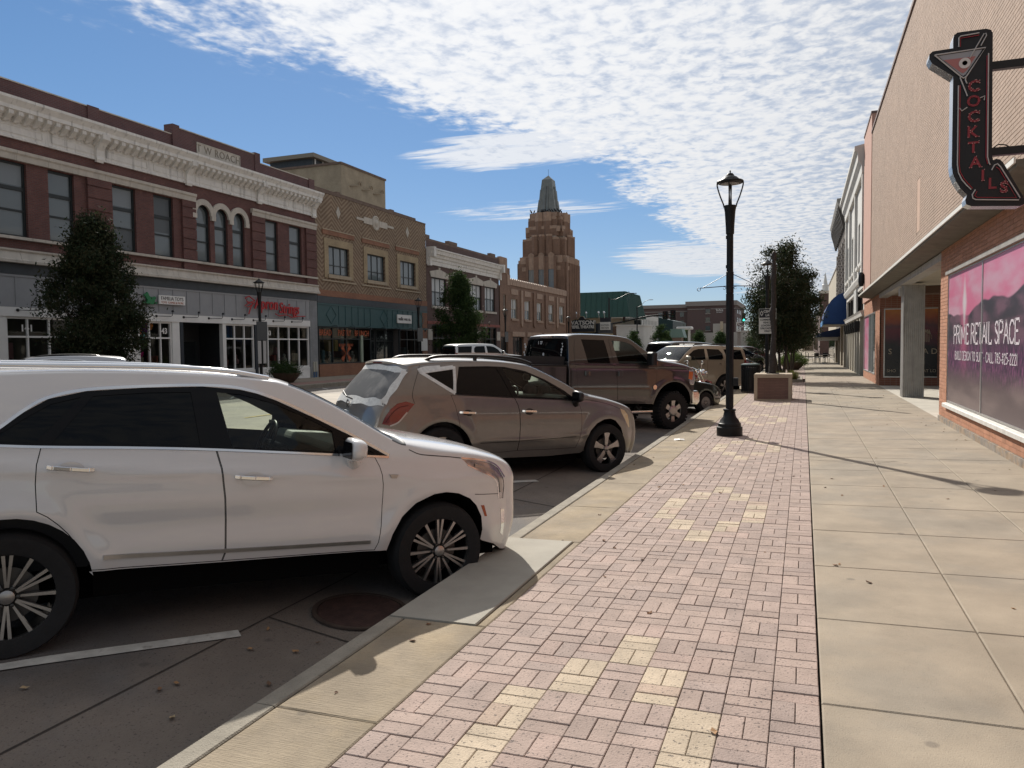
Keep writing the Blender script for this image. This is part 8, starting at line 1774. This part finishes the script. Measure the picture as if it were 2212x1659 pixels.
for k, (x, y, s_, lab) in enumerate(((-24.6, 118, .95, 'small dark tree by the traffic signal pole'), (-20.9, 121, 1.18, 'bushy green tree before the white arcaded building'), (-15.5, 124, .92, 'small tree beside the green roofed kiosk'), (-12.5, 128, .92, 'small conical tree near the tan columns'), (-26, 160, 1.2, 'tree at the end of the white arcaded building'), (-8.5, 150, 1.1, 'tree below the footbridge'))):
    tree('distant_tree', lab, (x, y, -.05), [(z*s_, r*s_*1.1) for z, r in bush], .35*s_, 4.0*s_, 7000, .26, L_mid, 20+k, 1, .09, 60, .24, 'trees beyond the cross street')
for k in range(9):
    x = (-24.5, -1.5)[k % 2]+random.uniform(-.5, .5); y = 170+k*28; tree('distant_tree', ('street tree far down the road on the theatre side', 'street tree far down the road on the awning side')[k % 2], (x, y, 0), [(z*1.35, r*1.5) for z, r in bush], .8, 5.2, 1800, .4, L_mid, 40+k, 1, .10, 40, .4, 'trees far down the road')
def shrub(par, c, rx, rz_, n, ls, m, seed, cl=60, base=0.):
    rng = np.random.default_rng(seed); d = rng.normal(0, 1, (cl, 3)); d /= np.linalg.norm(d, axis=1, keepdims=True); C = d*rng.random((cl, 1))**.3*np.array((rx, rx, rz_)); C[:, 2] = np.abs(C[:, 2])-.25*rz_*rng.random(cl)
    i = rng.integers(0, cl, n); P = C[i]+rng.normal(0, 1, (n, 3))*.16*rx+np.array(c); V, F = leaves(P, ls, rng); return leaf_obj('foliage', V, F, m, par)
def bowl(loc, lab, m, seed, sx=1.):
    t = thing('bowl_planter', lab, 'planter', loc, 0, 'bowl planters')
    MB().lathe([(.30*sx, 0), (.36*sx, .03), (.55*sx, .22), (.66*sx, .42), (.69*sx, .47), (.69*sx, .50), (.63*sx, .50), (.58*sx, .42), (0, .40)], 28).build('bowl', mat('bowl_brown', (.075, .05, .035), .7, var=.2), t, smooth=40)
    shrub(t, (0, 0, .52), .78*sx, .55*sx, 7000, .08, m, seed)
bowl((-25.0, 33.0, 0), 'brown bowl planter with a round dark bush before the script sign shop', L_mid, 61, 1.05)
bowl((-.70, 54.7, gz(-.7)), 'brown bowl planter with a bright green bush on the near pavement', L_bright, 62, 1.15)
bowl((-25.0, 57.5, 0), 'brown bowl planter before the dark brown brick building', L_mid, 63)
bd = thing('tree_bed', 'low kerbed planting bed with tufts of grass around the multi stem tree', 'planting bed', (-.83, 38.4, gz(-.83)))
for q in ((-.80, .80, -1.82, -1.70), (-.80, .80, 1.68, 1.80), (-.80, -.68, -1.70, 1.68), (.68, .80, -1.70, 1.68)): MB().rbox(q[0], q[1], q[2], q[3], -.05, .13, .015).build('kerb', M_kerb, bd)
MB().box(-.68, .68, -1.70, 1.68, -.05, .07).build('soil', mat('mulch', (.06, .045, .035), 1., var=.4, vscale=20, bump=1., bscale=60), bd)
rng = np.random.default_rng(70)
for k, (x, y, h) in enumerate(((-.2, -1.3, .42), (.45, -1.2, .40), (.3, .2, .4), (-.4, 1.1, .4))):
    n = 420; a = rng.random(n)*6.28; r0 = rng.random(n)*.12; l = h*rng.uniform(.6, 1.15, n); le = rng.uniform(.1, .7, n); p0 = np.stack([x+r0*np.cos(a), y+r0*np.sin(a), np.full(n, .06)], 1); p1 = p0+np.stack([np.cos(a)*l*le, np.sin(a)*l*le, l], 1)
    w = np.stack([-np.sin(a), np.cos(a), np.zeros(n)], 1)*.006; V = np.stack([p0-w, p0+w, p1+w*.2, p1-w*.2], 1).reshape(-1, 3); leaf_obj('grass_tuft', V, np.arange(4*n).reshape(-1, 4), L_grass, bd)
# ================================================================== background beyond the cross street
B = thing('mansard_building', 'green metal mansard roofed building beyond the theatre', 'building', (-37, 133, 0), world=True)
M_green = mat('green_metal', (.022, .072, .060), .45, metal=.2, var=.1, vscale=2)
x0, x1, y0, y1, zb, zt, sl = -50, -26.9, 126, 140.2, 6.5, 10.8, .95
MB().add([(x0, y0, zb), (x1, y0, zb), (x1, y1, zb), (x0, y1, zb), (x0, y0+sl, zt), (x1-sl, y0+sl, zt), (x1-sl, y1-sl, zt), (x0, y1-sl, zt)], [(3, 2, 1, 0), (4, 5, 6, 7), (0, 1, 5, 4), (1, 2, 6, 5), (2, 3, 7, 6), (3, 0, 4, 7)]).build('mansard_roof', M_green, B)
for k in range(25):
    x = x1-.3-k*.92; MB().bar((x, y0-.03, zb), (x-sl*(1-(x1-x)/30)*.0, y0+sl-.03, zt), .07, .06, (0, 1, 0)).build('roof_seam', M_green, B)
for k in range(26): y = y0+.25+k*.55; MB().bar((x1+.03, y, zb), (x1-sl+.03, y0+sl+(y-y0)*(y1-y0-2*sl)/(y1-y0), zt), .06, .06, (1, 0, 0)).build('roof_seam', mat('green_metal_lit_rib', (.05, .12, .10), .45), B)  # street-face ribs coloured lighter to look lit
for k in range(7): MB().box(x1-3.2, x1-.1, y0+.6+k*2, y0+.9+k*2, zb-.14, zb-.002).build('soffit_beam', M_whitep, B)
MB().box(x0, x1-2.0, y0+2, y1-1, 0, zb-.01).build('wall', mat('sand_wall', (.33, .28, .21), .8, var=.1), B)
MB().box(-40, x1-1.98, y0+1.98, y0+1.999, 3.2, 5.0).build('shop_pane', M_pane_s, B)
B = thing('white_building', 'long white building with a row of narrow windows and small arches', 'building', (-36, 150, 0), world=True)
M_wh2 = mat('white_wall', (.58, .575, .55), .8, var=.07, vscale=1)
AR = [(143.2+2.9*k, 144.9+2.9*k) for k in range(5)]
w = MB(); wall_holes(w, 141, 158.5, 0, 7.45, [(142.6+1.55*k, 143.2+1.55*k, 4.9, 6.6) for k in range(10)]+[(a, b, 0, 2.6) for a, b in AR], -27.9, .5); w.build('wall', M_wh2, B); MB().box(-45, -28.41, 141, 158.5, 0, 7.4).build('body', mat('dark_room', (.03, .03, .032), .8), B)
for a, b in AR:
    r = (b-a)/2; c = (a+b)/2
    for s in (-1, 1):
        pts = [(c+s*r, 2.6)]+[(c+s*r*math.cos(t), 2.6-r+r*math.sin(t)) for t in np.linspace(0, math.pi/2, 7)]; MB().prism(pts, 'x', -27.92, -28.3).build('arch_spandrel', M_wh2, B)
MB().prism([(-28.4, 122.9), (-24.6, 126), (-24.0, 130), (-27.5, 140.9), (-30, 140.9)], 'z', 0, 4.95).build('curved_front', M_wh2, B)
MB().prism([(-28.5, 122.7), (-24.4, 125.9), (-23.8, 130), (-27.4, 140.95), (-30, 140.95)], 'z', 4.951, 5.15).build('coping', M_wh2, B)
B = thing('green_hall', 'dark green metal hall behind the white building', 'building', (-29, 172, 0), world=True)
MB().prism([(-46, 0), (-26.75, 0), (-26.75, 7.1), (-31, 8.2), (-46, 8.2)], 'y', 170, 190).build('hall', mat('dark_green_wall', (.012, .035, .035), .5), B)
B = thing('hotel', 'brown brick hotel block with pale cornice bands and white wall lettering', 'building', (-30, 235, 0), world=True)
M_hot = mat('hotel_brick', (.105, .070, .066), .8, var=.08); M_hot2 = mat('hotel_band', (.24, .215, .20), .8); M_hotw = glassmat('hotel_pane', (.06, .075, .08), .1)
MB().box(-70, -32.05, 232, 260, 0, 12.8).build('wing_wall', M_hot, B); MB().box(-70.4, -32.1, 231.6, 260.4, 12.8, 13.8).build('wing_cornice', M_hot2, B)
MB().box(-32, -18.4, 230, 265, 0, 13.1).build('wall', M_hot, B); MB().box(-32.5, -17.9, 229.5, 265.5, 13.1, 14.45).build('cornice', M_hot2, B)
for a, b in ((-31.95, -26.9), (-25.3, -18.45)): MB().box(a, b, 229.9, 229.99, 12.05, 12.3).build('band', M_hot2, B)
MB().box(-45, -32.2, 231.9, 231.99, 11.6, 11.85).build('band', M_hot2, B)
for zz_ in (10.9, 8.45, 6.0, 3.6):
    f = MB().box(-26.75, -25.45, 229.93, 229.99, zz_, zz_+1.25).build('window', M_hotw, B); o = MB().box(-26.9, -25.3, 229.85, 229.99, zz_-.22, zz_-.005).build('sill', M_hot2, None); o.parent = f
    for x in (-34.4, -37.6, -40.8): MB().box(x, x+1.15, 231.93, 231.99, zz_-.75, zz_+.55).build('window', M_hotw, B)
    for y in (236, 242, 248): MB().box(-18.39, -18.33, y, y+1.6, zz_, zz_+1.25).build('window', M_hotw, B)
q = MB(); text_on(q, "YaYa's", (-22.85, 229.9, 11.72), (1, 0, 0), (0, 0, 1), 1.0, .04, xs=.8, bold=.01); q.build('wall_lettering', M_whitep, B)
q = MB(); text_on(q, 'Euro Bistro', (-22.85, 229.9, 11.08), (1, 0, 0), (0, 0, 1), .36, .03); q.build('wall_lettering', M_whitep, B)
B = thing('kiosk', 'small kiosk with pale green metal gable roof', 'kiosk', (-21.3, 141, 0), world=True)
MB().box(-22.3, -20.6, 140.3, 143, 0, 3.2).build('wall', mat('kiosk_brick', (.24, .17, .14), .8), B); MB().prism([(-22.75, 3.1), (-20.0, 3.1), (-20.45, 4.65), (-22.45, 4.65)], 'y', 139.8, 143.5).build('roof', mat('pale_green_metal', (.16, .25, .22), .5), B)
B = thing('canopy', 'white rounded canopy standing behind the kiosk', 'canopy', (-21.5, 151, 0), world=True)
MB().rbox(-23.0, -20.1, 150, 153, 4.75, 5.3, .2).build('roof', M_wh2, B); MB().box(-22.7, -22.2, 150.4, 150.9, 0, 4.75).build('post', M_wh2, B); MB().box(-20.8, -20.4, 150.4, 150.9, 0, 4.75).build('post', M_wh2, B)
B = thing('low_hall', 'pale low hall with tan columns below the hotel', 'building', (-15, 165, 0), world=True)
MB().box(-24, -9, 186, 200, 0, 4.6).build('wall', mat('pale_wall', (.40, .38, .35), .8), B); MB().box(-17.2, -14.4, 160.5, 162, 2.6, 6.0).build('screen_wall', mat('pale_screen', (.36, .35, .33), .8), B)
for x in (-15.75, -14.5): MB().box(x, x+.55, 160, 160.49, 0, 6.4).build('column', mat('tan_column', (.42, .36, .27), .8), B)
B = thing('footbridge', 'white steel truss footbridge crossing over the road', 'bridge', (-11, 180, 0), world=True)
for z in (4.65, 6.6): MB().box(-14.2, 8, 180, 180.15, z, z+.18).build('chord', M_wh2, B)
for k in range(9): MB().box(-14.2+2.4*k, -14.05+2.4*k, 180.02, 180.13, 4.83, 6.6).build('post', M_wh2, B); MB().bar((-14.1+2.4*k, 180.07, 4.8), (-11.7+2.4*k, 180.07, 6.65), .1).build('diagonal', M_wh2, B); MB().bar((-14.1+2.4*k, 180.17, 6.6), (-11.7+2.4*k, 180.17, 4.85), .1).build('diagonal', M_wh2, B)
MB().box(-14.2, 8, 180.2, 182.4, 4.5, 4.75).build('deck', M_hot2, B)
for x in (-14, -3.5, 7): MB().box(x, x+.6, 180.6, 181.8, 0, 4.5).build('pier', M_hot2, B)
# rows far down the road
FB = [((-60, -25), (290, 330), 9, 'tan'), ((-60, -24.5), (332, 372), 7, 'brown'), ((-60, -25.5), (374, 420), 8, 'red brick'), ((0, 30), (204, 250), 7, 'tan'), ((0, 30), (252, 300), 9, 'red brick'), ((.5, 30), (302, 360), 6.5, 'brown'), ((0, 30), (362, 420), 8, 'tan'), ((-70, 60), (520, 545), 7, 'low pale')]
for k, ((a, b), (c, d), h, nm) in enumerate(FB):
    lab = '%s commercial building far down the road %s' % (nm, ('past the hotel', 'past the hotel', 'past the hotel', 'on the awning side', 'on the awning side', 'on the awning side', 'closing the awning side row', 'closing the view')[k])
    t = thing('distant_building', lab, 'building', ((a+b)/2, (c+d)/2, 0), world=True)
    m_ = {'tan': mat('far_tan', (.32, .26, .19), .85), 'brown': M_hot, 'red brick': mat('far_red', (.20, .09, .07), .85), 'low pale': mat('pale_wall', (.4, .38, .35), .8)}[nm]
    MB().box(a, b, c, d, 0, h).build('wall', m_, t); MB().box(a-.3, b+.3, c-.3, d+.3, h, h+.4).build('coping', M_hot2, t)
    X = b if a < -1 else a; sgn = 1 if a < -1 else -1
    if k < 7:
        for j in range(6): yy = c+2+(d-c-4)*j/6; f = MB().box(X, X+sgn*.06, yy, yy+3, .6, 2.9).build('shop_pane', M_pane_s, t); MB().box(X, X+sgn*.05, yy+.6, yy+2.2, 4.2, 5.8).build('window', M_pane_s, t)
# ---- traffic signals
def signal(loc, par=None, lit=None, h=1.05):
    b = MB().box(-.19, .19, -.12, .12, -h/2, h/2); o = b.build('signal_head', M_lamp, par); o.location = loc
    for k, c in enumerate(((.10, .01, .01), (.10, .06, .01), (.01, .10, .04))):
        z = h/2-.18-.345*k; on = lit == k
        m_ = mat('lit_green', (.0, .5, .3), .3, emit=(.05, 1., .62), estr=3.0) if on else mat('lens_%d' % k, c, .3)
        q = MB().lathe([(0, -.002), (.12, 0), (.12, .01), (0, .012)], 18, (0, -.135, z), 'y').build('lens', m_, None); q.parent = o
        q = MB().lathe([(.13, -.20), (.13, -.0)], 14, (0, -.12, z), 'y', caps=False).build('visor', M_lamp, None); q.parent = o
    return o
t = thing('signal_mast', 'traffic signal mast arm with two dark signal heads at the far corner', 'traffic signal', (-29.4, 122, 0), world=True)
MB().tube([(-29.4, 122, 0), (-29.4, 122, 9.5)], [.18, .12], 10).build('pole', M_lamp, t); MB().tube(smooth_line([(-29.4, 122, 5.2), (-27, 122, 5.6), (-24, 122, 6.2), (-21.5, 122, 6.5), (-18.9, 122, 6.6)], 4), .13, 8).build('mast_arm', M_lamp, t, smooth=60)
MB().tube(smooth_line([(-29.4, 122, 9.2), (-28.4, 122, 9.2), (-27.3, 122, 9.6), (-26.2, 122, 10.05), (-25.4, 122, 10.1)], 4), .05, 8).box(-25.6, -24.9, 121.85, 122.15, 10.0, 10.1).build('light_arm', M_lamp, t)
for x, z, h in ((-20.4, 6.45, 1.0), (-19.2, 6.45, 1.35)): 
    s = signal((x-(-29.4), 0, z), None, None, h); s.parent = t; MB().box(-.42, .42, .13, .15, -h/2-.12, h/2+.12).build('back_plate', M_lamp, None).parent = s
for x in (-26.9, -29.2): s = signal((x+29.4, -.1, 5.9 if x > -28 else 4.2), None, None, .9); s.parent = t
t = thing('signal_mast', 'street light pole with curved arm beside the green mansard roof', 'street light', (-24.85, 122, 0), world=True)
MB().tube([(-24.85, 122, 0), (-24.85, 122, 8.0)], [.12, .08], 10).box(-25.15, -24.55, 121.8, 122.2, 3.6, 4.0).build('pole', M_lamp, t); MB().tube(smooth_line([(-24.85, 122, 7.8), (-24.2, 122, 8.1), (-23.6, 122, 8.7), (-22.9, 122, 8.95), (-22.5, 122, 8.95)], 4), .035, 8).box(-22.9, -22.3, 121.9, 122.1, 8.9, 8.98).build('light_arm', mat('light_grey_metal', (.25, .27, .28), .5), t)
t = thing('signal_mast', 'traffic signal showing green over the road by the leafy tree', 'traffic signal', (-1.9, 100, 0), world=True)
MB().tube([(-1.9, 100, -.1), (-1.9, 100, 6.2)], .12, 10).build('pole', M_lamp, t); MB().tube([(-1.9, 100, 5.9), (-8.2, 100, 6.1)], [.09, .05], 8).build('mast_arm', M_lamp, t)
s = signal((-6.98+1.9, -.1, 5.1), None, 2, 1.05); s.parent = t
ar = MB().box(-4.92, -4.27, 98, 98.02, 2.1, 2.93).build('plate', M_sw, None); tt = thing('lane_arrow_sign', 'small white sign with a curved left turn arrow', 'sign', (-4.6, 98, 0), world=True); attach(ar, tt)
MB().tube([(-4.40, 97.985, 2.3), (-4.42, 97.985, 2.6), (-4.55, 97.985, 2.74), (-4.68, 97.985, 2.74)], .04, 6).prism([(-4.66, 2.62), (-4.82, 2.74), (-4.66, 2.86)], 'y', 97.97, 97.99).build('arrow', M_blk, tt); MB().tube([(-4.6, 98.05, 0 - .1), (-4.6, 98.05, 2.9)], .03, 6).build('post', M_lamp, tt)
